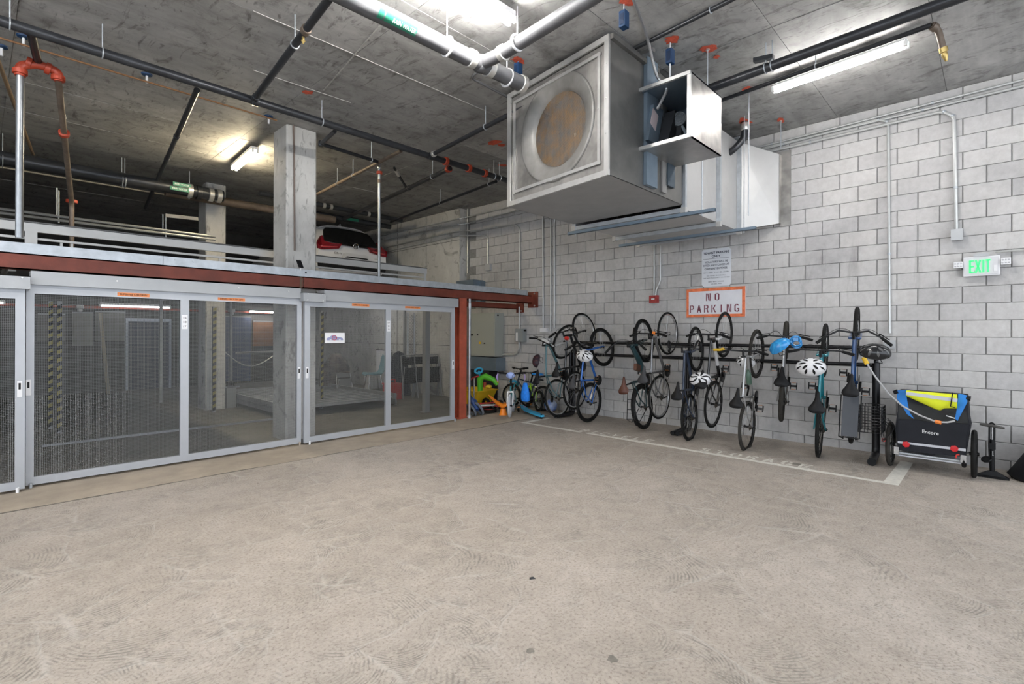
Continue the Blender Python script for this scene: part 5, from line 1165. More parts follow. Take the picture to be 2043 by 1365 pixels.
    for sg, y in ((1, cs * .065), (-1, .065)):
        d_ = V((math.cos(ca), 0, math.sin(ca))) * sg * .165 * s; e = bb + V((0, y, 0)) + d_
        B(MB().tube([bb + V((0, y, 0)), e], [.013, .010], 7), 'crank_arm', MCRK)
        py_ = (1 if y > 0 else -1); pc = e + V((0, py_ * .055, 0))
        pe = B(MB().box(pc - V((.042, .042, .011)), pc + V((.042, -.030, .011))).box(pc - V((.042, -.030, .011)), pc + V((.042, .042, .011))).box(pc - V((.012, .042, .008)), pc + V((.012, .042, .008))), 'pedal', MCRK, smooth=False)
        for xx in (-.044, .044): B(MB().box(pc + V((xx - .0015, -.025, -.007)), pc + V((xx + .0015, .025, .007))), 'reflector', MREFL, pe, smooth=False)
    ca_ = V((0, cs * .045, 0)); B(MB().lathe(ca_ + V((0, -.014, 0)), (0, 1, 0), [(.02, 0), (.024, .003), (.036, .014), (.05, .024), (.02, .026)], 18), 'cassette', MCHAIN)
    loop = [cr + V((math.cos(g), 0, math.sin(g))) * .088 * s for g in [R(-80 + 160 * i / 8) for i in range(9)]] + [ca_ + V((math.cos(g), 0, math.sin(g))) * .034 for g in [R(95 + 160 * i / 6) for i in range(7)]]
    B(MB().tube(loop, .004, 4, close=True), 'chain', MCHAIN)
    B(MB().tube([ca_ + V((0, -.02, -.02)), ca_ + V((.02, -.025, -.07)), ca_ + V((.04, -.012, -.12))], [.012, .012, .010], 6), 'derailleur', MCRK)
    if fender:
        for cc, a0, a1, f_ in ((fa, 70, 215, S), (RA0, -35, 150, None)):
            fm_ = MB(); rings = []
            for i in range(17):
                g = R(a0 + (a1 - a0) * i / 16); d_ = V((math.cos(g), 0, math.sin(g))); q = r + .014
                rings.append([cc + d_ * (q - .012) + V((0, -tw * .75, 0)), cc + d_ * q + V((0, -tw * .4, 0)), cc + d_ * q + V((0, tw * .4, 0)), cc + d_ * (q - .012) + V((0, tw * .75, 0)), cc + d_ * (q - .004) + V((0, tw * .4, 0)), cc + d_ * (q - .004) + V((0, -tw * .4, 0))])
            B(fm_.loft(rings), 'fender', fender, f_=f_)
    return t, dict(bb=bb, st=st, crown=crown, htop=htop, fa=fa, hb=hb, B=B, S=S, s=s, r=r, sd=sd, a=a, n=n, RA=RA, M=t.matrix_world.copy())
def paint_m(name, c, rough=.28, metal=.1): return M(name, c, rough, metal, coat=.5)
PB = paint_m('black_bike_paint', (0.009, 0.009, 0.010)); PBLUE = paint_m('blue_bike_paint', (0.015, 0.12, 0.45)); PTEAL = paint_m('teal_bike_paint', (0.015, 0.22, 0.27))
PDT = paint_m('dark_teal_bike_paint', (0.02, 0.055, 0.065)); PSIL = paint_m('silver_bike_paint', (0.42, 0.42, 0.42), .3, .6); PGRY = paint_m('grey_bike_paint', (0.16, 0.16, 0.165), .3, .5)
PNAV = paint_m('navy_bike_paint', (0.02, 0.035, 0.07)); PWH = paint_m('white_bike_paint', (0.68, 0.68, 0.68)); PRB = paint_m('royal_bike_paint', (0.015, 0.06, 0.18)); PTG = paint_m('grey_teal_paint', (0.07, 0.15, 0.17))
MBRN = M('brown_leather', (0.075, 0.022, 0.011), .45, var=.15, scale=20)
b1, i1 = bicycle('bicycle', 'leftmost grey hanging bicycle with a white fork and dark helmet on its bar', (1112, 794), (1126, 682), frame=PTG, fork=PWH, rim=MRIMS, steer=-25, psi=-2, bw=.60, crank=100)
b2, i2 = bicycle('bicycle', 'black hanging bicycle between the leftmost one and the blue one', (1147, 779), (1166.3, 660.4), frame=PB, psi=0, xr=7.2, xq=7.48, steer=12, crank=20, rim=MRIMS)
b3, i3 = bicycle('bicycle', 'blue hanging bicycle with a white helmet on its handlebar', (1175.5, 803), (1202, 692.4), frame=PBLUE, psi=-3, tw=.042, crank=95, sad=M('grey_saddle', (0.05, 0.05, 0.053), .6), steer=10)
b4, i4 = bicycle('bicycle', 'dark teal hanging electric bicycle with a brown saddle', (1282.6, 812), (1285.3, 678.7), frame=PDT, style='ebike', sad=MBRN, psi=5, tw=.046, r=.345, fender=MBLK, bar='swept', bw=.66, crank=150, xq=7.36, sadh=.25)
b5, i5 = bicycle('bicycle', 'silver grey hanging bicycle behind the brown saddle one', (1315.6, 792.5), (1332.5, 665.3), frame=PGRY, fork=PSIL, psi=0, tw=.030, xr=7.18, xq=7.46, rim=MRIMS, sad=M('grey_saddle', (0.05, 0.05, 0.053), .6), crank=80)
b6, i6 = bicycle('bicycle', 'navy hanging bicycle with a zebra striped helmet', (1375.6, 833), (1388.8, 696.7), frame=PNAV, psi=6, tw=.034, xr=6.98, xq=7.34, crank=15, bar='drop')
b7, i7 = bicycle('bicycle', 'black and white hanging bicycle below the no parking board', (1423.5, 806.6), (1445, 668), frame=PB, fork=PWH, psi=2, tw=.030, xr=7.16, xq=7.46, crank=60, rim=MRIMB)
b8, i8 = bicycle('bicycle', 'silver hanging bicycle with a green bottle in its frame', (1490.5, 851), (1509.7, 706), frame=PSIL, psi=3, tw=.040, xr=6.95, xq=7.32, rim=MRIMB, crank=170, tyre=MTIREG)
b9, i9 = bicycle('bicycle', 'small grey fat-tyred hanging bicycle with a blue helmet', (1560.2, 800.7), (1567.7, 680), frame=PSIL, fork=PB, psi=13, tw=.056, r=.265, xr=7.15, xq=7.46, tyre=MTIREG, crank=165, bw=.62)
b10, i10 = bicycle('bicycle', 'teal hanging bicycle with a white helmet and amber pedals', (1635, 857), (1645.6, 699), frame=PTEAL, psi=8, tw=.042, xr=7.05, xq=7.36, crank=155, bw=.66, r=.34)
b11, i11 = bicycle('bicycle', 'royal blue hanging bicycle with a wire basket at the right end of the rack', (1700, 828), (1708.7, 667), frame=PRB, psi=7, tw=.046, r=.335, xr=7.10, xq=7.42, crank=145, bw=.70, bar='swept')
# extras belonging to single bicycles
B, s = i4['B'], i4['s']; V = Vector; r4 = i4['r']
rk = MB()
for y in (-.06, .06): rk.tube([V((.22, y, r4 + .06)), V((-.25, y, r4 + .06)), V((-.27, y, r4 - .1)), V((-.02, y * 1.1, 0))], .006, 6)
for x in (-.24, -.1, .05, .2): rk.tube([V((x, -.06, r4 + .06)), V((x, .06, r4 + .06))], .005, 6)
B(rk, 'rear_rack', MCRK); B(MB().box(V((.52, -.025, .16)), V((.62, .025, .30))), 'display_badge', M('copper_badge', (0.13, 0.06, 0.04), .4, .5), smooth=False)
B, r11 = i11['B'], i11['r']
B(MB().obox(V((-.08, 0, r11 + .045)), V((.24, 0, 0)), V((0, .075, 0)), V((0, 0, .012))), 'rear_plate', M('charcoal_plate', (0.05, 0.055, 0.065), .5), smooth=False)
rk = MB()
for y in (-.095, .095): rk.tube([V((.15, y, r11 + .04)), V((-.33, y, r11 + .04)), V((-.34, y * .6, r11 + .0)), V((-.02, y * .7, 0))], .006, 6)
rk.tube([V((-.33, -.095, r11 + .04)), V((-.33, .095, r11 + .04))], .006, 6); B(rk, 'rear_rack', MCRK)
B = i8['B']; c = i8['bb'].lerp(i8['crown'], .5) + V((-.03, 0, .06)); d = (i8['crown'] - i8['bb']).normalized()
B(MB().lathe(c - d * .09, d, [(.03, 0), (.036, .01), (.036, .15), (.02, .17), (.018, .2), (0, .205)], 14), 'bottle', M('green_bottle', (0.10, 0.17, 0.13), .3))
# word on the black and white bicycle: white panel on the down tube with dark letters
B = i7['B']; a_, b_ = i7['bb'], i7['crown'] + i7['a'] * .035; d = (b_ - a_).normalized(); up = V((0, 1, 0)).cross(d).normalized()
for sg in (1,):
    B(MB().tube([a_.lerp(b_, .30), a_.lerp(b_, .92)], .0235 * i7['s'], 12), 'white_panel', PWH)
    mb = MB(); o = a_.lerp(b_, .6) + V((0, sg * .0, 0)) + up * 0
    nrm = (V((0, .75, 0)) + V((0, 0, .66))).normalized(); nrm = (nrm - d * nrm.dot(d)).normalized(); ey = nrm.cross(d)
    put_text(mb, 'QUICK', o + nrm * .0245 * i7['s'], d, ey, .028, .26, .02, .001); B(mb, 'lettering', MINK, smooth=False)
# amber lamp and orange light
B = i5['B']; B(MB().obox(i5['hb'] + V((.0, -.10, .03)), V((.02, 0, 0)), V((0, .012, 0)), V((0, 0, .03))), 'orange_light', M('orange_light', (0.8, 0.22, 0.03), .4), smooth=False)
B = i2['B']; B(MB().obox(i2['hb'] + V((-.12, -.12, .03)), V((.01, .0, .02)), V((0, .03, 0)), V((-.02, 0, .01))), 'red_light', M('red_light', (0.6, 0.04, 0.03), .4), smooth=False)
# ---- helmets
def helmet(name, label, X, Y, x, size, dome, fwd, shell, vent, style=0, straps=True):
    p = PX(X, Y, x); t = thing(name, label, 'helmet', p, 'helmets hanging on the bicycles')
    dz, fx = Vector(dome).normalized(), Vector(fwd); fx = (fx - dz * fx.dot(dz)).normalized(); fy = dz.cross(fx)
    t.matrix_world = Matrix(((fx.x, fy.x, dz.x, p.x), (fx.y, fy.y, dz.y, p.y), (fx.z, fy.z, dz.z, p.z), (0, 0, 0, 1)))
    L_, Wd, Hh = size * .5, size * .36, size * .36
    def sp(th, ph, k=1.0):      # th: 0 crown..pi/2 rim ; ph around, tail elongated
        x_ = math.sin(th) * math.cos(ph); e = 1.08 if x_ < 0 else 1.0
        return Vector((x_ * L_ * e, math.sin(th) * math.sin(ph) * Wd, math.cos(th) * Hh)) * k
    rings = [[sp(th, 2*math.pi*k/28) for k in range(28)] for th in (.02, .25, .5, .75, 1.0, 1.25, 1.5, 1.72)]
    rings.append([sp(1.72, 2*math.pi*k/28, .86) for k in range(28)]); rings += [[sp(th, 2*math.pi*k/28, .86) for k in range(28)] for th in (1.3, .8, .3, .02)]
    MB().loft(rings).build('shell', shell, t, local=True, ang=60)
    if style == 0:      # long vents in rows
        for row, (th0, th1, phs) in enumerate(((.28, .85, (0, 50, 130, 180, 230, 310)), (.70, 1.35, (25, 75, 110, 155, 205, 250, 285, 335)))):
            for ph in phs:
                w = .13 if row == 0 else .11; rg = []
                for i in range(6):
                    u = i / 5; th = th0 + (th1 - th0) * u; wd = w * math.sin(math.pi * (u * .86 + .07)) / max(math.sin(th), .3) * .8
                    rg.append([sp(th, R(ph) - wd, 1.012), sp(th, R(ph) + wd, 1.012)])
                MB().loft(rg, caps=False, close=False).build('vent', vent, t, local=True, smooth=False)
    elif style == 1:    # stripes
        for i in range(7):
            ph0 = R(i * 52); rg = []
            for j in range(9):
                u = j / 8; th = .2 + 1.4 * u; ph = ph0 + math.sin(u * 5) * .25; w = .10 / max(math.sin(th), .35)
                rg.append([sp(th, ph - w, 1.012), sp(th, ph + w, 1.012)])
            MB().loft(rg, caps=False, close=False).build('stripe', vent, t, local=True, smooth=False)
    if straps:
        for sg in (-1, 1): MB().tube([sp(1.6, sg * 1.2, .9), sp(1.6, sg * 1.0, .9) - Vector((0, 0, size * .25)), Vector((0, sg * .01, -size * .45))], .004, 5).build('strap', MBLK, t, local=True)
    return t
MHW = M('white_helmet', (0.72, 0.72, 0.73), .3, coat=.4); MHB = M('blue_helmet', (0.02, 0.24, 0.58), .25, coat=.5); MHK = M('black_helmet', (0.018, 0.018, 0.02), .2, coat=.5); MHP = M('plum_helmet', (0.035, 0.022, 0.03), .4)
MV = M('vent_black', (0.012, 0.012, 0.012), .7)
helmet('helmet', 'white vented helmet hanging in front of the teal bicycle', 1619, 733, 6.62, .30, (-.85, -.1, .5), (0, -1, .1), MHW, MV)
helmet('helmet', 'white vented helmet hanging on the blue bicycle', 1166, 710, 6.75, .29, (-.8, -.1, .6), (0, 1, .25), MHW, MV)
helmet('helmet', 'plain bright blue helmet hanging on the small grey bicycle', 1556, 692, 6.62, .25, (-.6, .45, .65), (-.2, 1, -.5), MHB, M('pale_blue', (0.03, 0.32, 0.65), .25), 1)
helmet('helmet', 'glossy black helmet at the right end of the rack', 1747, 704, 6.65, .28, (-.6, -.1, .8), (0, -1, 0), MHK, M('grey_vent', (0.10, 0.10, 0.10), .25))
helmet('helmet', 'black and white zebra striped helmet on the navy bicycle', 1398, 757, 6.72, .27, (-.9, -.2, .4), (0, -1, .2), MHW, MHK, 1)
helmet('helmet', 'dark plum helmet hanging from the leftmost bicycle', 1072, 720, 6.80, .24, (-.8, .5, .3), (.0, .5, 1), MHP, M('dark_red_vent', (0.07, 0.015, 0.015), .5))
helmet('helmet', 'pale helmet half hidden behind the silver bicycle frame', 1487, 722, 7.12, .24, (-.9, 0, .4), (0, 1, .2), MHW, MV)
# coil lock on the small bicycle, strap of the blue helmet
p = PX(1588, 689, 6.72); t = thing('coil_lock', 'blue coiled cable lock beside the blue helmet', 'lock', p)
pts = [p + Vector((.02 * math.sin(g * .3), math.cos(g) * .055, math.sin(g) * .05 + .004 * g)) for g in [i * .42 for i in range(40)]]
MB().tube(pts, .011, 7).build('coil', MHB, t); MB().box(p + Vector((-.02, -.03, .05)), p + Vector((.02, .03, .09))).build('lock_body', MHB, t, smooth=False)
# yellow tagged cable from the rack end to the trailer
t = thing('lock_cable', 'long grey lock cable running from the blue bicycle down to the trailer', 'cable', (6.8, .9, .6))
ctl = [PX(1715, 706, 6.95), PX(1727, 722, 6.9), PX(1745, 750, 6.85), PX(1772, 785, 6.8), PX(1800, 810, 6.72), PX(1835, 829, 6.66), PX(1868, 842, 6.62), PX(1890, 843, 6.60), PX(1905, 840, 6.6)]
MB().tube(ctl, .009, 8).build('cable', M('grey_cable_sheath', (0.42, 0.42, 0.43), .4), t); MB().cyl(PX(1723, 714, 6.92), PX(1730, 727, 6.9), .024, 10).build('yellow_tag', M('yellow_tag', (0.8, 0.5, 0.03), .4), t); MB().cyl(PX(1866, 841, 6.62), PX(1878, 844, 6.61), .018, 8).build('orange_tag', M('orange_light', (0.8, 0.22, 0.03), .4), t)
p = PX(1440, 698, 7.0); q = PX(1424, 698, 7.0); t = thing('yellow_lock', 'small yellow U lock on the black and white bicycle', 'lock', p); MB().cyl(q, p, .02, 10).build('bar', M('yellow_tag', (0.8, 0.5, 0.03), .4), t); MB().cyl(p, p + (p - q) * .3, .03, 10).build('lock_body', M('yellow_tag', (0.8, 0.5, 0.03), .4), t)
# wire basket hanging on the rear of the last bicycle
a, b = PX(1713, 808, 7.0), PX(1760, 865, 7.0); t = thing('wire_basket', 'black wire basket hanging behind the blue bicycle beside the rack leg', 'basket', ((a + b) / 2))
mb = MB(); y0, y1, z0, z1, x0, x1 = a.y, b.y, b.z, a.z, 6.95, 7.22
nY, nZ = 7, 9
def wr(p, q, r=.0028): mb.tube([p, q], r, 4, caps=False)
for xx in (x0, x1):
    for i in range(nY + 1): y = y0 + (y1 - y0) * i / nY; wr((xx, y, z0), (xx, y, z1))
    for j in range(nZ + 1): z = z0 + (z1 - z0) * j / nZ; wr((xx, y0, z), (xx, y1, z))
for yy in (y0, y1):
    for i in range(1, 6): x = x0 + (x1 - x0) * i / 6; wr((x, yy, z0), (x, yy, z1))
    for j in range(nZ + 1): z = z0 + (z1 - z0) * j / nZ; wr((x0, yy, z), (x1, yy, z))
mb.build('wire_grid', MRACK, t, kind='stuff'); MB().tube([(x0, y0, z0), (x0, y1, z0), (x0, y1, z1), (x0, y0, z1), (x0, y0, z0)], .006, 6).build('rim_wire', MRACK, t)
# bungee net hanging beside the rack leg
t = thing('bungee_net', 'tangled black bungee net hanging between the basket and the trailer', 'net', PX(1766, 880, 6.95)); rg = random.Random(4)
for k in range(7):
    pts = []
    for i in range(9):
        u = i / 8; pts.append(PX(1762 + 20 * math.sin(u * 3.1) * (k / 6) + 4 * math.sin(6 * u + k), 824 + 52 * u + rg.uniform(-2, 2) + k, 6.95 + .03 * math.sin(k + 4 * u)))
    MB().tube(pts, .0035, 5).build('cord', MBLK, t)
p = PX(1763, 878, 6.95); MB().torus(p, (1, 0, 0), .016, .004, 14, 5).build('red_hook', M('red_light', (0.6, 0.04, 0.03), .4), t)
# ================================================================== bike trailer, pump, bag
MCH = M('charcoal_fabric', (0.018, 0.019, 0.024), .75, var=.12, scale=6, bump=.06, bscale=8); MFBL = M('blue_fabric', (0.02, 0.20, 0.62), .7, var=.15, scale=7, bump=.1, bscale=10); MYEL = M('fluo_yellow_fabric', (0.72, 0.78, 0.02), .7, var=.08, scale=8)
MREFT = M('reflective_tape', (0.50, 0.51, 0.55), .35); MCLR = M('smoked_vinyl', (0.025, 0.028, 0.03), .12, var=.3, scale=5, coat=.4)
tr = thing('bike_trailer', 'black child bike trailer with blue edges and a rolled yellow cover', 'trailer', (7.1, .53, 0), None)
TX = 7.02
def tp(cx, cy, x=TX): return PX(1720 + cx / 5.25, 740 + cy / 5.25, x)
def sheet(pts, nm, mat, x=TX, dep=.02, xs=None, lab=None):
    P = [tp(a, b, (xs[i] if xs else x)) for i, (a, b) in enumerate(pts)]; n = len(P); q = [p + Vector((dep, 0, 0)) for p in P]
    return MB().add(P + q, [tuple(range(n)), tuple(range(n, 2*n))[::-1]] + [(i, (i+1) % n, n + (i+1) % n, n + i) for i in range(n)]).build(nm, mat, tr, smooth=False, label=lab)
# body shell: lofted between the rear outline and a smaller front outline
rear = [tp(375, 830), tp(1085, 905), tp(1130, 580), tp(1112, 480), tp(1100, 262), tp(370, 207), tp(372, 420), tp(345, 600)]
front = [Vector((7.62, p.y * .98 + .005, p.z * (.92 if p.z > .4 else 1.0) + (.03 if p.z < .4 else 0))) for p in rear]
mid_ = [p.lerp(q, .5) + Vector((0, 0, .03 if p.z > .5 else -.01)) for p, q in zip(rear, front)]
low = [0, 1, 2, 7]
MB().loft([rear, mid_, front]).build('body_shell', MCH, tr, ang=30)
sheet([(375, 520), (540, 510), (760, 545), (960, 545), (1110, 560), (1125, 590), (1090, 660), (1085, 905), (720, 868), (375, 830)], 'rear_panel', MCH, TX - .012, .012)
sheet([(385, 330), (470, 320), (560, 355), (850, 395), (985, 400), (1080, 420), (1108, 480), (1110, 558), (960, 543), (760, 543), (540, 508), (378, 505)], 'rear_window', MCLR, TX - .006, .006)
sheet([(372, 735), (1086, 818), (1086, 845), (372, 757)], 'reflective_strip', MREFT, TX - .018, .005)
for cx_, cy_ in ((460, 770), (965, 815)):
    c = tp(cx_, cy_, TX - .02); MB().lathe(c, (-1, 0, 0), [(.036, 0), (.034, .008), (0, .01)], 6).build('red_reflector', M('red_reflector', (0.55, 0.01, 0.015), .3), tr)
sheet([(368, 207), (480, 200), (462, 250), (478, 350), (500, 440), (545, 505), (470, 455), (425, 375), (362, 290)], 'side_strip', MFBL, TX - .014, .02)
sheet([(1008, 240), (1098, 258), (1102, 330), (1050, 430), (1000, 525), (972, 500), (985, 440), (1000, 330)], 'side_strip', MFBL, TX - .014, .02)
# rolled rain cover on the top edge
rings = []
for k in range(13):
    u = k / 12; top = tp(480 + 525 * u, 203 + 42 * u); bot = tp(455 + 535 * u, (265 + 150 * min(1, u * 1.6) if u < .7 else 392 - 10 * (u - .7)) if u < .7 else 392, TX)
    c = (top + bot) / 2; h = (top.z - bot.z) / 2; rings.append([c + Vector((-.018 + math.cos(g) * .05, 0, math.sin(g) * h)) for g in [2*math.pi*i/12 for i in range(12)]])
MB().loft(rings).build('rolled_cover', MYEL, tr, ang=60)
rings = []
for k in range(13):
    u = k / 12; top = tp(475 + 530 * u, 215 + 70 * u); bot = tp(465 + 535 * u, 245 + 78 * u); rings.append([top + Vector((-.071, 0, 0)), bot + Vector((-.072, 0, 0)), bot + Vector((-.060, 0, 0)), top + Vector((-.060, 0, 0))])
MB().loft(rings).build('reflective_band', MREFT, tr, smooth=False)
MB().tube([tp(948, 228, 6.94), tp(938, 300, 6.94), tp(925, 372, 6.94), tp(975, 388, 6.95)], .005, 6).build('cover_cord', MBLK, tr)
mb = MB(); put_text(mb, 'Encore', tp(716, 646, TX - .013), (0, -1, -.05), (0, 0, 1), .036, .135, .012, .002); mb.build('lettering', MWHITE, tr, smooth=False)
for a, b in (((330, 228), (375, 215)), ((1090, 285), (1138, 292))): MB().tube([tp(*a), tp(*b)], [.02, .026], 10).build('hinge_knob', MBLK, tr)
for a in ((400, 100), (880, 470)): pass
MB().tube([tp(880, 470, 7.0), tp(975, 500, 7.0)], .006, 6).build('window_tape', MWHITE, tr)
for yc, X in ((.872, 0), (.178, 1)):
    yw = .875 if X == 0 else .165; c = Vector((7.22, yw, .25)); 
    rot_m = Matrix.Rotation(R(90 if 0 else 0), 4, 'Z'); an = .0
    w = MB().torus(c, (0, 1, 0), .225, .006, 32, 6).torus(c, (0, 1, 0), .20, .011, 32, 6).build('wheel_rim', MRIMS if X else MCRK, tr)
    MB().torus(c, (0, 1, 0), .228, .023, 36, 8).build('tyre', MTIREG if X == 0 else MTIRE, w)
    s = MB()
    for k in range(16):
        g = 2*math.pi*k/16; s.tube([c + Vector((0, .02 if k % 2 else -.02, 0)), c + Vector((math.cos(g) * .2, 0, math.sin(g) * .2))], .0015, 3)
    s.build('spokes', MSPOKE, w, kind='stuff'); MB().cyl(c - Vector((0, .04, 0)), c + Vector((0, .04, 0)), .018, 10).build('hub', MCRK, w)
    sg = -1 if X == 0 else 1; MB().tube([c, c + Vector((0, sg * .09, -.01))], .012, 8).build('axle_stub', MCHR, tr)
    MB().box((7.0, c.y + sg * .055, .18), (7.05, c.y + sg * .10, .26)).build('axle_bracket', MCHR, tr, smooth=False)
MB().tube([(7.05, .78, .19), (7.05, .27, .185)], .014, 8).build('axle_tube', MGALV, tr)
MB().box((7.05, .26, .155), (7.55, .78, .17)).build('floor_pan', MREFT, tr, smooth=False)
c = tp(1068, 950, 7.06); MB().torus((c.x, c.y, max(c.z, .1)), (0, 1, 0), .045, .02, 16, 8).build('castor', MBLK, tr)
MB().tube(arc_path([tp(985, 915, 7.0), tp(985, 880, 7.0), tp(1020, 878, 7.0)], .03), .007, 6).build('red_strap', M('red_light', (0.6, 0.04, 0.03), .4), tr)
# floor pump
p = Vector((7.36, .03, 0)); pu = thing('floor_pump', 'black bicycle floor pump standing between the trailer and the bag', 'pump', p)
def pp(cx, cy): return PX(1720 + cx / 5.25, 740 + cy / 5.25, 7.36)
b0 = pp(1365, 1090); t0 = pp(1362, 720); h0 = pp(1362, 575)
MB().tube([(7.36, b0.y, .05), t0], .019, 12).build('barrel', MBLK, pu); MB().tube([t0, h0], .007, 8).build('piston_rod', MCHR, pu)
MB().tube([pp(1232, 558), pp(1300, 570), h0, pp(1430, 590), pp(1495, 602)], [.010, .015, .017, .015, .010], 8).build('handle', M('grey_grip', (0.07, 0.065, 0.06), .7), pu)
MB().loft([[(7.30, b0.y + .13, .004), (7.42, b0.y + .13, .004), (7.42, b0.y - .13, .004), (7.30, b0.y - .13, .004)], [(7.33, b0.y + .11, .022), (7.39, b0.y + .11, .022), (7.39, b0.y - .11, .022), (7.33, b0.y - .11, .022)], [(7.34, b0.y + .03, .07), (7.38, b0.y + .03, .07), (7.38, b0.y - .03, .07), (7.34, b0.y - .03, .07)]]).build('foot_base', MBLK, pu, smooth=False)
MB().tube(arc_path([pp(1345, 1050), pp(1330, 780), pp(1335, 560), pp(1355, 540), pp(1385, 560), pp(1385, 780)], .03), .008, 6).build('hose', MBLK, pu)
MB().lathe(pp(1305, 935), (-.5, .2, .8), [(.042, 0), (.045, .012), (.04, .022), (0, .024)], 16).build('gauge', MBLK, pu); MB().box(pp(1372, 790) - Vector((.02, .02, .03)), pp(1372, 790) + Vector((.02, .03, .03))).build('clip', MBLK, pu, smooth=False)
mb = MB(); put_text(mb, 'JOE', PX(1981, 905, 7.338), (0, 0, 1), (0, 1, 0), .012, .05, .01, .002); mb.build('lettering', MWHITE, pu, smooth=False)
# black bag at the right edge
bg = thing('black_bag', 'slumped black fabric bag at the right edge of the picture', 'bag', (7.55, -.25, 0)); rings = []
rg = random.Random(9)
for z, ya, yb, xa_, xb_ in ((.004, -.02, -.62, 7.25, 7.82), (.05, .0, -.64, 7.22, 7.84), (.15, -.06, -.62, 7.27, 7.83), (.27, -.13, -.58, 7.33, 7.82), (.38, -.19, -.55, 7.38, 7.80), (.42, -.165, -.5, 7.40, 7.79), (.47, -.21, -.45, 7.46, 7.76), (.50, -.27, -.38, 7.52, 7.70)):
    ya -= .09; yb -= .09; rings.append([Vector(((xa_ + xb_) / 2 + math.cos(g) * (xb_ - xa_) / 2 * (1 + rg.uniform(-.05, .05)), (ya + yb) / 2 + math.sin(g) * (ya - yb) / 2 * (1 + rg.uniform(-.06, .06)), z)) for g in [2*math.pi*i/18 for i in range(18)]])
MB().loft(rings).build('bag_body', M('black_nylon', (0.010, 0.0105, 0.012), .6, var=.2, scale=5, bump=.3, bscale=7), bg, ang=75)
MB().tube(arc_path([(7.42, -.27, .40), (7.36, -.21, .34), (7.40, -.24, .28)], .04), .008, 6).build('strap', MBLK, bg)

# ================================================================== cabinet and switch by the wall
MCAB = M('pale_green_grey_enamel', (0.36, 0.375, 0.34), .45); MCABD = M('cabinet_dark_panel', (0.12, 0.125, 0.115), .6)
cx0 = PY(987.5, 660, 7.72).x; cz0 = PY(987.5, 712, 7.72).z; cz1 = PY(987.5, 624, 7.72).z; cyf = PX(936, 660, cx0).y
cb = thing('control_cabinet', 'pale grey control cabinet on the wall behind the red post', 'cabinet', (cx0 + .1, (7.72 + cyf) / 2, cz0))
MB().box((cx0, 7.72, cz0), (D - .003, cyf, cz1)).build('body', MCAB, cb, smooth=False)
MB().box((cx0 - .012, 7.735, cz0 + .015), (cx0, cyf - .015, cz1 - .015)).build('door', MCAB, cb, smooth=False)
for X, Y, m, w_ in ((958, 684, M('yellow_tag', (0.8, 0.5, 0.03), .4), .025), (967, 685, MBLK, .012), (942, 668, MBLK, .02), (953, 668, MBLK, .012)):
    p = PX(X, Y, cx0 - .014); MB().box((cx0 - .03, p.y - w_, p.z - w_), (cx0 - .012, p.y + w_, p.z + w_)).build('switch', m, cb, smooth=False)
p = PY(993.5, 629, 7.715); MB().box((p.x - .02, 7.712, p.z - .015), (p.x + .02, 7.72, p.z + .015)).build('latch', MBLK, cb, smooth=False)
zt0 = cz0 - .30
tk = thing('pump_tank', 'dark steel channel box under the pale control cabinet', 'box', (7.65, 8.1, 0))
MB().box((cx0 - .02, 7.66, zt0), (D - .003, 8.7, cz0 - .02)).build('tank', MBLUEG, tk, smooth=False); MB().box((cx0, 7.9, 0), (D - .003, 8.5, zt0)).build('pedestal', M('dark_pedestal', (0.03, 0.03, 0.033), .6), tk, smooth=False)
dz = thing('duct_channel', 'grey steel trunking with a dark opening on the wall above the deck', 'trunking', (7.7, 8.6, 2.35))
a, b = W(945, 545, .0), W(905, 560, 0)
MB().box((7.55, 8.35, 2.55), (D - .003, 8.93, 2.68)).build('trunk', MBLUEG, dz, smooth=False); MB().box((7.56, 8.4, 2.28), (D - .003, 8.9, 2.55)).build('opening', MCABD, dz, smooth=False); MB().box((7.72, 8.30, 2.10), (D - .003, 8.42, 2.66)).build('side_channel', MBLUEG, dz, smooth=False)
t, a, b = wbox('disconnect_switch', 'grey disconnect switch with a label on the wall right of the cabinet', 'switch', 1028, 656, 1043, 682, .12, M('switch_grey', (0.26, 0.28, 0.285), .5))
MB().box((D - .123, a.y - .07, a.z - .25), (D - .12, a.y - .02, a.z - .08)).build('label', MWHITE, t, smooth=False); MB().cyl((D - .08, b.y, (a.z + b.z) / 2 + .1), (D - .08, b.y - .05, (a.z + b.z) / 2 + .1), .018, 8).build('lever', MBLK, t)
conduit('grey conduit curving from the disconnect switch to the cabinet', wp(.04, (1036, 682), (1036, 698), (1028, 708), (1003, 708)), .017)
conduit('short conduit from the deck beam down to the disconnect switch', wp(.04, (1036, 612), (1036, 656)), .013)

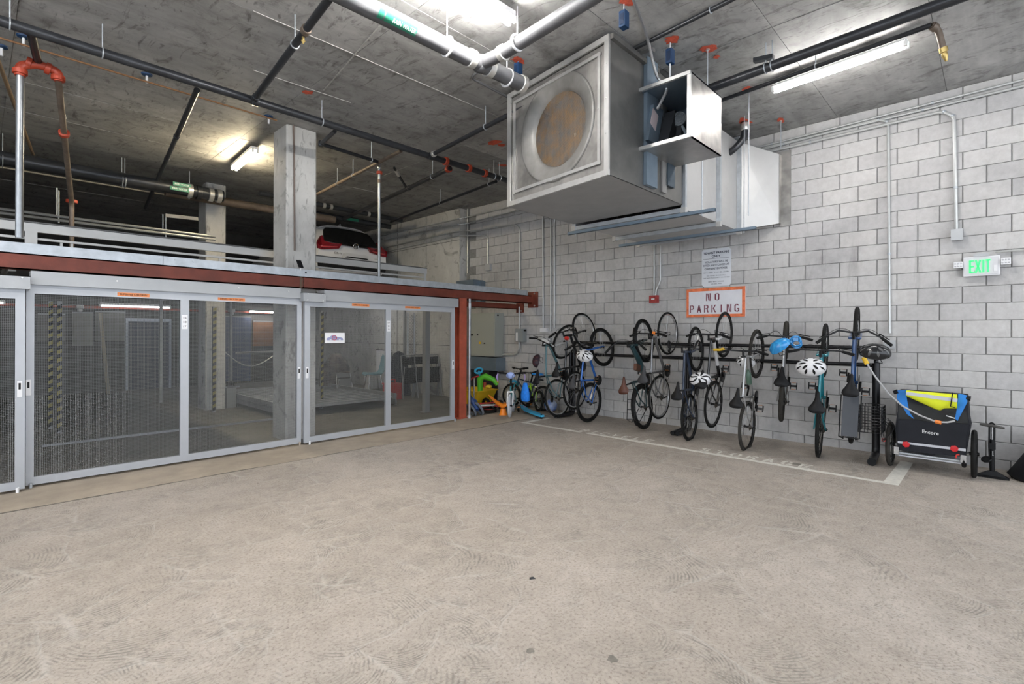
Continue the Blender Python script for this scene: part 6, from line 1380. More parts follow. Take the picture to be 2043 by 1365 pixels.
# ================================================================== children's things in the corner
MW_ = PWH; MPUR = M('lilac_plastic', (0.42, 0.32, 0.62), .5); MLIME = paint_m('lime_paint', (0.30, 0.62, 0.02)); MSKY = M('sky_plastic', (0.04, 0.40, 0.68), .4); MAZ = M('azure_plastic', (0.02, 0.26, 0.75), .4)
MLG = M('bright_green_plastic', (0.10, 0.48, 0.03), .4); MYEP = M('yellow_plastic', (0.72, 0.46, 0.02), .45); MORP = M('orange_plastic', (0.80, 0.22, 0.01), .4); MREP = M('red_plastic', (0.45, 0.03, 0.03), .4)
GK = "children's bikes and toys in the corner"
fwd = Vector((-.78, -.60, 0)).normalized()
fa = PZ(1017, 833, 0) + Vector((0, 0, .21)); ra = fa - fwd * .62
kb, ik = bicycle('kids_bike', "children's bike with lilac grips, white front wheel and training wheels", None, None, world=(ra, fa, Vector((0, 0, 1))), r=.21, tw=.045, frame=PTEAL, fork=PWH, rim=M('white_rim', (0.75, 0.75, 0.78), .4), tyre=M('white_grey_tyre', (0.50, 0.52, 0.56), .6), bw=.46, s_=.62, sad=MSKY, spokes=14, group=GK, crank=30, sadh=.22, rise=.14)
B = ik['B']
for y in (-1, 1):
    B(MB().tube(arc_path([Vector((0, y * .05, 0)), Vector((0, y * .10, .0)), Vector((-.02, y * .2, -.12)), Vector((0, y * .22, -.15))], .04), .007, 6), 'stabiliser_arm', MCHR); B(MB().lathe(Vector((0, y * .20, -.15)), (0, 1, 0), [(.03, 0), (.058, .004), (.06, .02), (.058, .036), (.03, .04)], 16), 'training_wheel', MPUR)
hbk = ik['hb']
B(MB().ball(hbk + Vector((.05, 0, -.02)), .06, 12, 8, .6, 1.3, 1), 'front_pad', M('pale_lilac', (0.35, 0.45, 0.80), .5))
for y in (-1, 1):
    for k in range(5): B(MB().tube([hbk + Vector((-.04, y * .23, .02)), hbk + Vector((-.05 + .01 * k, y * (.245 + .006 * k), -.05)), hbk + Vector((-.05 + .014 * k, y * .24, -.14))], .004, 4), 'streamer', MPUR)
c = PZ(1049, 800, .3); t = thing('blue_dress_bag', 'bright blue cloth bag hanging at the front of the training wheel bike', 'bag', c)
c = PX(1048, 782, 6.72); rings = [[c + Vector((math.cos(g) * w * .5, math.sin(g) * w, z)) for g in [2*math.pi*i/12 for i in range(12)]] for z, w in ((-.17, .07), (-.15, .095), (-.05, .10), (.06, .075), (.13, .05), (.16, .045))]
MB().loft(rings).build('cloth', M('azure_cloth', (0.01, 0.20, 0.75), .7, var=.2, scale=20), t, ang=70)
# lime bike facing away, beside the first rack bicycles
ra = PZ(1083, 822, 0) + Vector((0, 0, .2)); d_ = Vector((.45, .9, 0)).normalized()
lb_, il = bicycle('kids_bike', "small lime green children's bike leaning by the leftmost rack bicycle", None, None, world=(ra + Vector((0, .1, 0)), ra + Vector((0, .1, 0)) + d_ * .62, Vector((.05, -.1, 1))), r=.20, tw=.045, frame=MLIME, rim=MRIMS, bw=.46, s_=.62, sad=M('grey_saddle', (0.10, 0.10, 0.105), .6), spokes=14, group=GK, steer=20, sadh=.25, rise=.10)
ra = Vector((7.5, 6.3, .25)); bb_, ib = bicycle('kids_bike', "dark children's bike with a blue saddle behind the lime one", None, None, world=(ra, ra + Vector((-.05, .78, 0)), Vector((.08, 0, 1))), r=.24, tw=.045, frame=PNAV, fork=PTEAL, rim=MRIMS, bw=.5, s_=.75, sad=MAZ, spokes=16, group=GK, sadh=.2, rise=.08)
# blue kick scooter lying on the floor
a, b = PZ(1040, 815, .06), PZ(1083, 834, .03); t = thing('kick_scooter', 'sky blue kick scooter lying in front of the training wheel bike', 'scooter', (a + b) / 2, GK)
dd = (b - a).normalized(); ss = dd.cross(UP).normalized(); rings = []
for u, w, z in ((0, .03, .10), (.15, .05, .07), (.3, .055, .05), (.7, .06, .045), (.95, .05, .045), (1, .03, .045)): c = a.lerp(b, u); rings.append([Vector((c.x, c.y, 0)) + ss * w + UP * z, Vector((c.x, c.y, 0)) + ss * w + UP * (z + .03), Vector((c.x, c.y, 0)) - ss * w + UP * (z + .03), Vector((c.x, c.y, 0)) - ss * w + UP * z])
MB().loft(rings).build('deck', MSKY, t, ang=30)
for u, y in ((.93, 0), (.05, .08), (.05, -.08)): c = a.lerp(b, u) + ss * y; c.z = .045; MB().torus(c, ss, .03, .014, 14, 6).build('wheel', MBLK, t)
e = a + Vector((.05, .06, .0)); e.z = .10; MB().tube([e, e + Vector((.12, .12, .06)), e + Vector((.22, .18, .1))], .016, 8).build('steering_post', MBLK, t); MB().tube([e + Vector((.17, .27, .1)), e + Vector((.27, .09, .1))], .014, 8).build('handlebar', MGRIP, t)
# traffic cone
c = PZ(967, 806, 0); t = thing('traffic_cone', 'orange traffic cone with a white band beside the yellow tub', 'cone', c, GK); x, y = c.x, c.y
MB().box((x - .13, y - .13, .002), (x + .13, y + .13, .03)).build('base', MBLK, t, smooth=False); MB().lathe((x, y, .03), (0, 0, 1), [(.10, 0), (.075, .15)], 20).build('lower_cone', MORFIT, t); MB().lathe((x, y, .18), (0, 0, 1), [(.0755, 0), (.05, .16)], 20).build('white_band', MWHITE, t); MB().lathe((x, y, .34), (0, 0, 1), [(.0495, 0), (.03, .12), (.0, .12)], 20).build('top_cone', MORFIT, t)
# yellow tub
c = Vector((7.05, 7.72, 0)); t = thing('yellow_tub', 'yellow plastic wheelbarrow tub behind the traffic cone', 'tub', c, GK)
MB().loft([[c + Vector((sx * w, sy * l, z)) for sx, sy in ((-1, -1), (1, -1), (1, 1), (-1, 1))] for w, l, z in ((.18, .25, .06), (.27, .36, .36), (.29, .38, .36), (.29, .38, .34), (.26, .35, .34), (.17, .24, .09))]).build('tub_shell', MYEP, t, ang=30)
MB().torus(c + Vector((-.1, -.42, .11)), (1, 0, 0), .085, .028, 18, 8).build('wheel', MBLK, t); MB().tube([c + Vector((0, .2, .07)), c + Vector((0, .3, .03)), c + Vector((0, .32, .015))], .015, 6).build('leg', MBLK, t)
# ride-on toy: green arched body, blue steering ring, yellow wheels
c = Vector((6.95, 7.05, 0)); t = thing('ride_on_toy', 'green ride-on toy with a blue steering wheel behind the cone', 'toy', c, GK)
g0, g1, g2_, g3_ = PX(958, 752, 6.9), PX(966, 768, 6.9), PX(985, 758, 7.0), PX(992, 768, 7.05)
MB().tube([g0 + Vector((0, 0, -.3)), g0 + Vector((0, 0, -.02)), lerp(g0, g2_, .4) + Vector((0, 0, .03)), g2_, g3_], [.05, .07, .065, .05, .035], 12).build('body_arch', MLG, t, ang=70)
p = PX(955, 740, 6.85); MB().torus(p, (-.5, -.3, .8), .075, .02, 20, 8).build('steering_ring', MSKY, t); MB().cyl(p, g0 + Vector((0, 0, -.03)), .02, 8).build('column', MSKY, t)
p = PX(990, 763, 7.05); MB().ball(p, .05, 10, 8).build('yellow_knob', MYEP, t); MB().ball(PX(975, 772, 7.0), .07, 12, 8, 1, 1, .6).build('seat', MYEP, t)
for X, Y in ((952, 800), (985, 798)): q = PZ(X, 815, 0); MB().torus((6.95 + (X - 952) * .006, 7.1, .09), (1, .2, 0), .065, .025, 16, 8).build('wheel', MBLK, t)
MB().tube([(6.95, 7.1, .09), (7.15, 7.1, .09)], .015, 6).build('axle', MBLK, t)
# red handled scooter
p = PX(946, 753, 6.55); q = PZ(948, 815, 0); t = thing('red_scooter', 'small scooter with red handlebar leaning behind the pipe post', 'scooter', (p.x, p.y, 0), GK)
MB().tube([PX(938, 758, 6.55), p, PX(954, 751, 6.55)], .016, 8).build('handlebar', MREP, t); MB().tube([p, (p.x + .02, p.y + .03, .08)], .014, 8).build('post', MCHR, t); MB().box((p.x - .02, p.y - .05, .06), (p.x + .45, p.y + .06, .085)).build('deck', MREP, t, smooth=False)
for dx in (0, .44): MB().torus((p.x + dx, p.y + .02, .05), (0, 1, 0), .035, .014, 14, 6).build('wheel', MBLK, t)
# orange sled shape
a, b = PZ(985, 795, .16), PZ(1008, 812, .04); t = thing('orange_rocker', 'curved orange plastic seat lying next to the training wheel', 'toy', PZ(998, 815, 0), GK); rings = []
A0 = PX(976, 790, 6.75); A1 = PX(990, 803, 6.7); A2 = PX(1004, 811, 6.66); A3 = PX(1012, 807, 6.66)
for c, w, h in ((A0, .03, .02), (lerp(A0, A1, .5), .10, .035), (A1, .13, .045), (A2, .11, .05), (A3, .04, .03)): rings.append([c + Vector((math.sin(g) * w * .7, math.sin(g) * w * .7, math.cos(g) * h)) for g in [2*math.pi*i/12 for i in range(12)]])
MB().loft(rings).build('seat_shell', MORP, t, ang=70); MB().tube([A0 + Vector((-.05, -.04, .02)), A1 + Vector((-.08, -.06, .02)), A2 + Vector((-.08, -.05, .0))], .012, 6).build('side_rail', MORP, t); MB().lathe((A2.x, A2.y, .002), (0, 0, 1), [(.08, 0), (.06, .04), (.05, max(.05, A2.z - .04))], 14).build('foot', MORP, t)
# dark blue balance bike in front, red and white wheel, loose tyre
p = PZ(955, 832, 0); t = thing('balance_bike', 'dark blue balance bike tipped over beside the pipe post', 'bicycle', p, GK)
for X, Y, r_ in ((943, 822, .13), (957, 820, .14)):
    c = PZ(X, Y + 10, 0) + Vector((.02, .05, r_ * .9)); w = MB().torus(c, (.9, -.2, .55), r_ - .02, .022, 24, 8).build('wheel', M('grey_tyre', (0.12, 0.14, 0.17), .7), t); MB().lathe(c, (.9, -.2, .55), [(.03, -.02), (.03, .02)], 10).build('hub', MCRK, w)
c0, c1_ = PX(940, 797, 6.3), PX(952, 818, 6.25); MB().tube([c0, lerp(c0, c1_, .5) + Vector((0, 0, .04)), c1_], [.05, .065, .04], 10).build('frame', M('dark_blue_plastic', (0.02, 0.06, 0.22), .4), t); MB().tube([c0, c0 + Vector((.05, .1, .06))], .03, 8).build('saddle', M('dark_blue_plastic', (0.02, 0.06, 0.22), .4), t)
c = PZ(975, 822, 0) + Vector((0, 0, .03)); t = thing('loose_wheel', 'small black tyre lying flat beneath the red and white wheel', 'wheel', c, GK); MB().torus(c, (0, 0, 1), .13, .028, 28, 8).build('tyre', MTIRE, t); MB().torus(c, (0, 0, 1), .10, .01, 24, 6).build('rim', MREP, t)
c = PZ(972, 811, .09) + Vector((0, .05, 0)); t = thing('red_white_scooter', 'red and white folded scooter lying on the loose tyre', 'scooter', c, GK)
MB().obox(c + Vector((0, 0, .02)), (.16, -.10, 0), (.03, .05, 0), (0, 0, .012)).build('deck', MWHITE, t, smooth=False); MB().torus(c + Vector((.17, -.13, .0)), (.3, -.2, 1), .05, .014, 18, 6).build('wheel', MREP, t); MB().torus(c + Vector((-.14, .08, .02)), (.3, -.2, 1), .05, .014, 18, 6).build('wheel', MWHITE, t); MB().tube([c + Vector((-.18, .1, .05)), c + Vector((.18, -.08, .06))], .014, 8).build('post', MREP, t)
c = PZ(1104, 824, 0) + Vector((.05, .1, .12)); t = thing('play_ball', 'blue and white play ball between the leftmost bicycle wheels', 'ball', c - Vector((0, 0, .12)), GK); MB().ball(c, .12, 20, 14).build('ball_skin', M('pale_ball', (0.40, 0.44, 0.50), .35, scale=4, col2=(0.03, 0.15, 0.6)), t)
MB().lathe(c + Vector((-.085, .06, .04)), Vector((-.085, .06, .04)), [(.05, 0), (.035, .016), (0, .02)], 14).build('blue_patch', MAZ, t)
# ================================================================== white car on the upper platform
MCARW = M('white_car_paint', (0.70, 0.70, 0.71), .25, coat=.6); MGLS = M('black_privacy_glass', (0.010, 0.011, 0.012), .06, coat=.3); MTL = M('red_tail_light', (0.17, 0.008, 0.014), .12, coat=.6); MCHM = M('chrome', (0.65, 0.65, 0.66), .12, 1.0)
CX_, CYR, CG = 6.15, 11.0, 2.525
car = thing('white_car', 'white hatchback car parked on the upper platform seen from behind', 'car', (CX_, CYR + 2.2, CG))
def cp(x, d, z): return Vector((CX_ + x, CYR + d, CG + z))
# stations: depth d, then outline half (x, z) bottom to roof centre
def half(w, zb, zbelt, rw, rz): return [(w * .86, zb), (w * .97, zb + .12), (w, (zb + zbelt) / 2), (w * .985, zbelt), (rw + (w - rw) * .45, zbelt + (rz - zbelt) * .45), (rw, rz - .07), (rw * .8, rz - .015), (rw * .4, rz), (0, rz + .004)]
stn = [(.03, .84, .42, .70, .70, .72), (.0, .88, .40, .92, .80, 1.00), (.10, .90, .34, .98, .80, 1.05), (.30, .915, .30, 1.03, .72, 1.30), (.48, .92, .30, 1.04, .66, 1.46), (.62, .925, .30, 1.04, .64, 1.53), (1.2, .93, .28, 1.02, .66, 1.575), (2.2, .93, .28, 1.0, .67, 1.585), (2.75, .925, .28, .99, .65, 1.50), (3.35, .92, .28, .97, .72, 1.06), (4.1, .88, .30, .86, .66, .92), (4.45, .78, .34, .70, .60, .74)]
rings = []
for d_, w, zb, zl_, rw, rz in stn:
    h = half(w, zb, zl_, rw, rz); rings.append([cp(x, d_, z) for x, z in h] + [cp(-x, d_, z) for x, z in h[-2::-1]])
MB().loft(rings).build('body', MCARW, car, ang=45)
def hatch(x, z):      # depth of the tailgate surface
    if z < 1.03: return -.03 + abs(x) ** 3 * .08
    return .03 + (z - 1.03) * .80 + abs(x) ** 3 * .08
def patch(poly, nm, m, off=.012, par=car, lab=None):
    f_ = [cp(x, hatch(x, z) - off, z) for x, z in poly]; b_ = [p + Vector((0, .05, 0)) for p in f_]; n = len(poly)
    return MB().add(f_ + b_, [tuple(range(n)), tuple(range(n, 2*n))[::-1]] + [(i, (i+1) % n, n + (i+1) % n, n + i) for i in range(n)]).build(nm, m, par, smooth=False, label=lab)
patch([(-.70, 1.06), (-.4, 1.035), (0, 1.025), (.4, 1.035), (.70, 1.06), (.68, 1.14), (.60, 1.36), (.54, 1.42), (.3, 1.445), (0, 1.455), (-.3, 1.445), (-.54, 1.42), (-.60, 1.36), (-.68, 1.14)], 'rear_window', MGLS, .03)
for sg in (-1, 1):
    patch([(sg * .33, 1.02), (sg * .41, .90), (sg * .80, .84), (sg * .885, .86), (sg * .90, .98), (sg * .86, 1.04), (sg * .74, 1.18), (sg * .70, 1.20), (sg * .71, 1.05), (sg * .55, 1.005)][::sg], 'tail_light', MTL, .05)
    patch([(sg * .44, .945), (sg * .46, .925), (sg * .82, .89), (sg * .84, .92)][::sg], 'light_bar', M('pale_red_lens', (0.45, 0.06, 0.07), .15), .056)
patch([(-.36, .985), (.36, .985), (.34, 1.03), (.10, 1.035), (-.10, 1.035), (-.34, 1.03)], 'chrome_strip', M('dark_chrome', (0.16, 0.16, 0.16), .15, .9), .052)
em = MB().torus(cp(0, hatch(0, 1.0) - .07, 1.0), (0, 1, .2), .062, .009, 24, 6); em.bar(cp(-.028, -.07 + hatch(0, 1.0), .965), cp(-.022, -.07 + hatch(0, 1.0), 1.035), .014, .014); em.bar(cp(.028, -.07 + hatch(0, 1.0), .965), cp(.022, -.07 + hatch(0, 1.0), 1.035), .014, .014); em.bar(cp(-.026, -.07 + hatch(0, 1.0), 1.0), cp(.026, -.07 + hatch(0, 1.0), 1.0), .012, .012); em.build('emblem', MCHM, car)
mb = MB(); put_text(mb, 'CR-V', cp(-.42, -.05, .80), EXX, EZZ, .045, .20, .01); mb.build('model_lettering', MCHM, car, smooth=False)
mb = MB(); put_text(mb, 'AWD', cp(.58, -.03, .765), EXX, EZZ, .022, .09, .01); mb.build('trim_lettering', MCHM, car, smooth=False)
patch([(-.30, .70), (.38, .70), (.34, .81), (.28, .825), (-.20, .825), (-.26, .81)], 'plate_recess', M('white_recess', (0.55, 0.55, 0.56), .3), .03); patch([(-.26, .72), (.36, .715), (.32, .745), (-.2, .75)], 'handle_shadow', MBLK, .036)
# spoiler lip and fin
rings = []
for k in range(13):
    x = -.66 + 1.32 * k / 12; e = (abs(x) / .66) ** 4; z = 1.50 - .10 * e; dd_ = .40 + .10 * e
    rings.append([cp(x, dd_, z), cp(x, dd_ + .02, z + .025), cp(x, dd_ + .20, z + .05 - .02 * e), cp(x, dd_ + .2, z), cp(x, dd_ + .05, z - .012)])
MB().loft(rings).build('spoiler', MCARW, car, ang=40)
MB().loft([[cp(-.02, .62, 1.56), cp(.02, .62, 1.56), cp(.02, .82, 1.57), cp(-.02, .82, 1.57)], [cp(-.004, .64, 1.63), cp(.004, .64, 1.63), cp(.004, .68, 1.63), cp(-.004, .68, 1.63)]]).build('antenna_fin', MCARW, car, smooth=False)
MB().tube([cp(-.1, hatch(0, 1.06) - .06, 1.05), cp(.25, hatch(.2, 1.1) - .06, 1.10), cp(.5, hatch(.5, 1.06) - .06, 1.06)], .010, 6).build('wiper', MBLK, car)
for sg in (-1, 1):
    f_ = [(.85, 1.06), (.7, 1.30), (.9, 1.44), (2.2, 1.46), (3.1, 1.06)]; P = [cp(sg * (.93 - .0 - (z - 1.02) * .52), d_, z) for d_, z in f_]; Q = [p - Vector((sg * .02, 0, 0)) for p in P]; n = len(P)
    MB().add([p + Vector((sg * .012, 0, 0)) for p in P] + Q, [tuple(range(n)), tuple(range(n, 2*n))[::-1]] + [(i, (i+1) % n, n + (i+1) % n, n + i) for i in range(n)]).build('side_window', MGLS, car, smooth=False)
    for d_ in (.88, 3.5):
        w = MB().torus(cp(sg * .80, d_, .34), (1, 0, 0), .25, .09, 28, 10).build('tyre', MTIRE, car); MB().lathe(cp(sg * .80 - .08, d_, .34), (1, 0, 0), [(.17, 0), (.2, .02), (.2, .14), (.17, .16)], 20).build('rim', MRIMS, w)
patch([(-.85, .42), (.85, .42), (.87, .55), (-.87, .55)], 'bumper_trim', MBLK, .03)

# ================================================================== inside the lift bays
MYST = M('yellow_stripe', (0.20, 0.165, 0.03), .6); MKST = M('black_stripe', (0.02, 0.02, 0.02), .55); MSTEELD = M('painted_grey_steel', (0.24, 0.245, 0.25), .5, .2)
def striped(X, y, Y0, Y1, w, label):
    a = PY(X, 700, y); zt = PY(X, Y0, y).z; t = thing('striped_post', label, 'post', (a.x, y, 0), 'yellow and black striped lift posts')
    MB().box((a.x - w / 2, y, 0), (a.x + w / 2, y + w, zt)).build('post', MSTEELD, t, smooth=False); h = .06; k = 0; z = .02
    while z + h * 1.4 < zt:
        MB().prism([(-w/2, z), (w/2, z + h * .5), (w/2, z + h * 1.5), (-w/2, z + h)], (a.x, y + .001, 0), (1, 0, 0), (0, 0, 1), .004).build('stripe', MYST if k % 2 else MKST, t, smooth=False); z += h; k += 1
striped(119, 10.0, 601, 900, .05, 'yellow and black striped lift post behind the left mesh panel'); striped(101, 10.6, 601, 900, .05, 'darker striped lift post left of the nearer striped post')
striped(428, 10.6, 612, 800, .06, 'yellow and black striped lift post behind the centre mullion'); striped(413, 11.2, 612, 800, .05, 'striped lift post left of the bright striped post by the centre mullion'); striped(643, 9.6, 620, 800, .05, 'striped lift post beside the column behind the car sign')
pallet(3.62, 5.95, 8.9, 12.6, .20, 'lower_platform', 'ribbed lower car platform on the floor behind the column')
t = thing('jack_box', 'dark hydraulic jack block at the corner of the lower platform', 'machine', (3.55, 11.2, 0)); p = PZ(484, 800, 0)
MB().box((3.42, 11.0, .0), (3.60, 11.2, .42)).build('body', MSTEELD, t, smooth=False); MB().cyl((3.51, 11.1, .42), (3.51, 11.1, .52), .07, 14).build('cap', MBLK, t); MB().box((3.36, 11.0, .40), (3.66, 11.02, .425)).build('plate', MSTEEL, t, smooth=False)
t = thing('floor_strip', 'bright steel strip on the floor behind the middle gate', 'strip', (2.6, 8.98, 0)); MB().box((0.6, 8.97, 0), (3.6, 9.0, .03)).build('bar', MSTEEL, t, smooth=False); MB().box((0.6, 8.96, 0), (3.6, 9.02, .006)).build('flange', MSTEEL, t, smooth=False)
t = thing('sagging_chain', 'thin chain sagging across the bay behind the middle gate', 'chain', (4.5, 11.4, 1.0)); a, b = PY(436, 690, 11.3), PY(548, 708, 11.3)
MB().tube([a.lerp(b, u) - Vector((0, 0, .32 * math.sin(math.pi * u))) for u in [i / 14 for i in range(15)]], .012, 5).build('chain', MSTEEL, t); MB().tube([PY(470, 704, 11.4), PY(560, 701, 11.4)], .02, 6).build('bar', MSTEEL, t)
t = thing('door_frame', 'pale steel door frame on the back wall behind the middle gate', 'door frame', (2.6, 16.1, 0)); a, b = PY(251, 637, 16.1), PY(342, 637, 16.1)
MB().box((a.x, 16.1, a.z - .05), (b.x, 16.18, a.z + .03)).build('head', M('pale_blue_frame', (0.38, 0.42, 0.50), .5), t, smooth=False)
for x in (a.x, b.x - .05): MB().box((x, 16.1, 0), (x + .05, 16.18, a.z - .05)).build('jamb', M('pale_blue_frame', (0.38, 0.42, 0.50), .5), t, smooth=False)
MB().box((a.x + .05, 16.15, 0), (b.x - .05, 16.185, a.z - .05)).build('door_leaf', M('navy_door', (0.045, 0.05, 0.075), .6), t, smooth=False)
# wooden prop and panels on the back wall
t = thing('leaning_board', 'pale wooden batten leaning on the back wall left of the door frame', 'batten', (2.2, 15.6, 0)); MB().bar(PY(200, 625, 15.9), Vector((PY(216, 760, 15.2).x, 15.2, .03)), .07, .03).build('batten', M('pale_wood', (0.33, 0.28, 0.2), .7), t, smooth=False)
for i, (X0, X1, Y0, Y1, m) in enumerate(((75, 130, 625, 680, (0.10, 0.095, 0.085)), (145, 185, 622, 690, (0.16, 0.155, 0.14)), (190, 250, 620, 680, (0.12, 0.115, 0.105)), (505, 560, 640, 690, (0.17, 0.075, 0.03)), (440, 500, 630, 760, (0.05, 0.065, 0.12)))):
    a, b = PY(X0, Y0, 16.15), PY(X1, Y1, 16.15); t = thing('wall_panel', ['grey panel behind the striped posts', 'pale grey panel right of the striped posts', 'dull grey panel under the unlit strip light', 'orange brown panel at the back behind the column', 'dark blue hanging sheet behind the chain'][i], 'panel', ((a.x + b.x) / 2, 16.15, b.z), 'panels on the back wall')
    MB().box((a.x, 16.15, b.z), (b.x, 16.195, a.z)).build('sheet', M('panel_%d' % i, m, .7, var=.2, scale=3), t, smooth=False); MB().box((a.x, 16.14, a.z - .03), (b.x, 16.16, a.z)).build('top_edge', MSTEELD, t, smooth=False)
# teal shell chair
p = PZ(745, 780, 0); t = thing('shell_chair', 'light teal plastic shell chair behind the right gate mesh', 'chair', p); MTC = M('teal_chair_plastic', (0.20, 0.36, 0.42), .4)
seat = []; c = p + Vector((0, 0, .45)); fwd_ = Vector((-1, .25, 0)).normalized(); sd_ = fwd_.cross(UP)
prof = [(.24, -.02, .19), (.20, .0, .21), (.0, -.02, .22), (-.16, -.01, .22), (-.21, .06, .22), (-.24, .2, .22), (-.27, .36, .21), (-.285, .44, .16), (-.29, .455, .10)]
rg = []
for d_, z, w in prof: q = c + fwd_ * d_ + UP * z; rg.append([q + sd_ * w + UP * .03, q + sd_ * w * .6, q - sd_ * w * .6, q - sd_ * w + UP * .03, q - sd_ * w - UP * .0, q - sd_ * w * .6 - UP * .025, q + sd_ * w * .6 - UP * .025, q + sd_ * w])
MB().loft(rg).build('shell', MTC, t, ang=60)
for dx, dy in ((.17, .17), (.17, -.17), (-.17, .17), (-.17, -.17)): MB().tube([c + fwd_ * dx * .8 + sd_ * dy * .8 - UP * .03, p + fwd_ * dx * 1.15 + sd_ * dy * 1.15 + UP * .002], .011, 6).build('leg', MCHR, t)
def crate(label, X, Y, y, w, h, m, cat='box', name='storage_box'):
    q = PY(X, Y, y); t = thing(name, label, cat, (q.x, y, 0)); MB().box((q.x - w / 2, y, .002), (q.x + w / 2, y + .3, h)).build('body', m, t, smooth=False); MB().box((q.x - w / 2 - .01, y - .01, h), (q.x + w / 2 + .01, y + .31, h + .03)).build('lid', m, t, smooth=False); return t
crate('white storage box under the teal chair', 749, 770, 12.0, .32, .36, MWHITE)
t = thing('white_board', 'white board standing behind the teal chair', 'board', (7.57, 12.0, 0)); MB().box((7.56, 11.62, .0), (7.59, 12.3, 1.02)).build('sheet', MWHITE, t, smooth=False); MB().box((7.55, 11.61, 1.02), (7.60, 12.31, 1.04)).build('edge', MBLK, t, smooth=False)
t = crate('red fuel can on the floor behind the right gate mullion', 790, 775, 9.7, .30, .34, MREP, 'fuel can', 'fuel_can'); q = PY(790, 775, 9.7); MB().tube(arc_path([(q.x - .1, 9.85, .37), (q.x - .1, 9.85, .45), (q.x + .08, 9.85, .45), (q.x + .08, 9.85, .37)], .03), .014, 6).build('handle', MREP, t); MB().cyl((q.x - .12, 9.8, .36), (q.x - .2, 9.75, .48), .02, 8).build('spout', MYEP, t)
# clutter pile: dark folding chair frames behind the sign, draped tarp
for i, (X, Y, y) in enumerate(((690, 785, 11.2), (820, 800, 9.6), (840, 800, 9.7), (868, 800, 9.5), (888, 800, 9.6))):
    q = PY(X, Y, y); t = thing('folded_chair', ['folded chrome chair frame below the car sign', 'folded dark chair leaning on the chain link screen, leftmost of the row', 'folded dark chair second from the left along the chain link screen', 'folded dark chair second from the right along the chain link screen', 'folded dark chair nearest the red post behind the mesh'][i], 'chair', (q.x, y, 0), 'folded chairs in the lift bay'); m = MCHR if i == 0 else MSTEELD; hh = .55 if i == 0 else .98; w = .2
    for sg in (-1, 1): MB().tube([(q.x + sg * w, y, .005), (q.x + sg * w * .9, y + .14, hh)], .013, 6).build('rear_leg', m, t); MB().tube([(q.x + sg * w * .85, y + .12, .005), (q.x + sg * w * .8, y + .02, hh * .75)], .012, 6).build('front_leg', m, t)
    MB().tube([(q.x - w * .9, y + .14, hh), (q.x + w * .9, y + .14, hh)], .013, 6).build('top_rail', m, t); MB().box((q.x - w * .8, y + .04, hh * .35), (q.x + w * .8, y + .07, hh * .72)).build('seat', MBLK if i else MSTEELD, t, smooth=False); MB().box((q.x - w * .85, y + .12, hh * .78), (q.x + w * .85, y + .14, hh * .96)).build('backrest', MBLK if i else MSTEELD, t, smooth=False)
q = PY(795, 780, 10.35); t = thing('dark_tarp', 'dark tarpaulin draped over a heap behind the right gate', 'tarpaulin', (q.x, 10.35, 0)); rg = random.Random(2); rings = []
for z, w in ((.0, .34), (.25, .33), (.55, .27), (.85, .2), (1.0, .14), (1.06, .03)): rings.append([Vector((q.x + math.cos(g) * w * rg.uniform(.85, 1.1), 10.35 + math.sin(g) * w * .6 * rg.uniform(.85, 1.1), z)) for g in [2*math.pi*i/14 for i in range(14)]])
MB().loft(rings).build('cloth', M('navy_tarp', (0.03, 0.035, 0.05), .6, var=.25, scale=6, bump=.3, bscale=9), t, ang=60)
q = PY(686, 760, 11.5); t = thing('dark_heap', 'heap of dark bundled things left of the teal chair', 'bundle', (q.x, 11.5, 0)); rings = []
for z, w in ((.0, .42), (.3, .45), (.6, .36), (.85, .25), (.98, .1)): rings.append([Vector((q.x + math.cos(g) * w * rg.uniform(.75, 1.15), 11.9 + math.sin(g) * w * .6, z)) for g in [2*math.pi*i/14 for i in range(14)]])
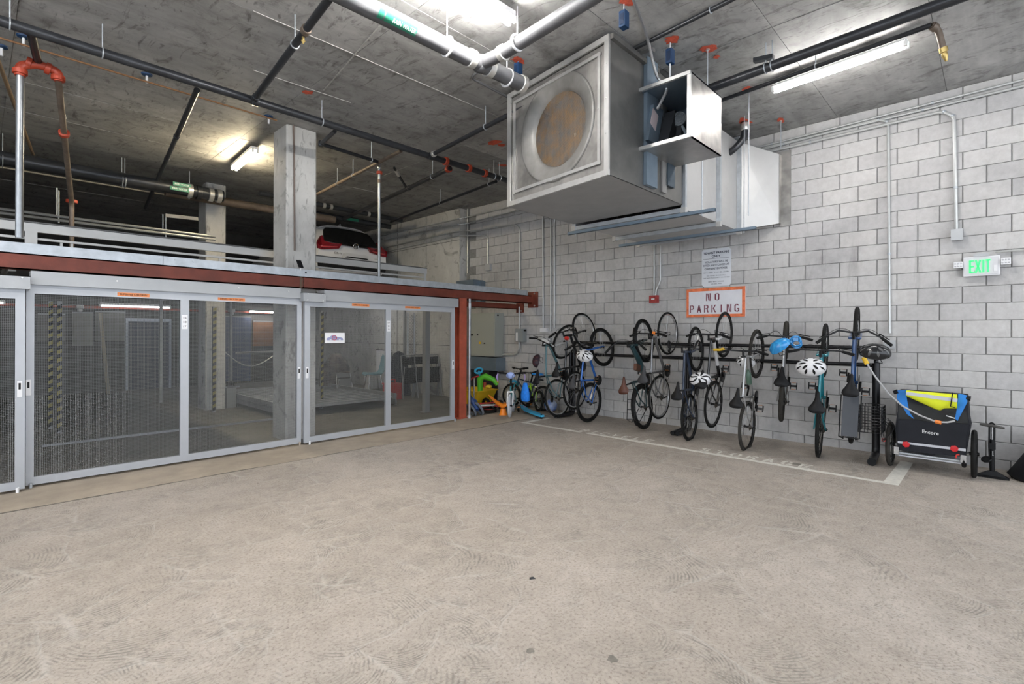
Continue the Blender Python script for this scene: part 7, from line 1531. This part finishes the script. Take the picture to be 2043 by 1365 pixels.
MB().loft(rings).build('cover', M('dark_bundle', (0.05, 0.05, 0.055), .6, scale=5, col2=(0.14, 0.12, 0.11), bump=.3, bscale=12), t, ang=60)
# chain link screen with posts
y = 10.6; a, b = PY(812, 700, y), PY(905, 700, y); zt = 1.95; zb_ = PY(860, 712, y).z - .1
t = thing('chain_link_screen', 'chain link screen on steel posts behind the right gate', 'screen', ((a.x + b.x) / 2, y, 0)); mb = MB(); st_ = .075; H_ = zt - zb_; x = a.x - H_
while x < b.x:
    for sg in (1, -1):
        xa_, xb_ = (x, x + H_) if sg > 0 else (x + H_, x); za, zz = zb_, zt; lo_, hi_ = a.x, b.x
        dx = xb_ - xa_; t0, t1 = 0.0, 1.0
        ta, tb = sorted(((lo_ - xa_) / dx, (hi_ - xa_) / dx)); t0, t1 = max(0, ta), min(1, tb)
        if t1 - t0 > .03: mb.tube([(xa_ + dx * t0, y + sg * .003, za + (zz - za) * t0), (xa_ + dx * t1, y + sg * .003, za + (zz - za) * t1)], .004, 3, caps=False)
    x += st_
mb.build('wire_fabric', MWIRE, t, smooth=False, kind='stuff')
for X, r_, m in ((813, .028, MGALV), (826, .016, MSTEEL), (896, .022, MGALV)): q = PY(X, 700, y - .03); MB().tube([(q.x, y - .03, 0), (q.x, y - .03, 2.0)], r_, 8).build('post', m, t)
MB().tube([(a.x, y - .02, zb_), (b.x, y - .02, zb_)], .016, 8).build('rail', MSTEEL, t)
q = PZ(853, 823, 0); t = thing('lift_post', 'grey steel lift post behind the right half of the right gate', 'post', q); MB().box((q.x - .05, q.y, 0), (q.x + .05, q.y + .10, 1.98)).build('post', MSTEELD, t, smooth=False); MB().box((q.x - .09, q.y - .03, 0), (q.x + .09, q.y + .13, .015)).build('base_plate', MSTEELD, t, smooth=False)
q = PZ(853, 823, 0)
t = thing('wheel_guide', 'bright edge rail on the floor below the teal chair', 'rail', (6, 9.3, 0)); MB().bar(PZ(690, 775, .12), PZ(790, 802, .12), .03, .12).build('rail', MSTEEL, t, smooth=False); MB().bar(PZ(690, 775, .02), PZ(790, 802, .02), .06, .03).build('foot', MSTEELD, t, smooth=False)
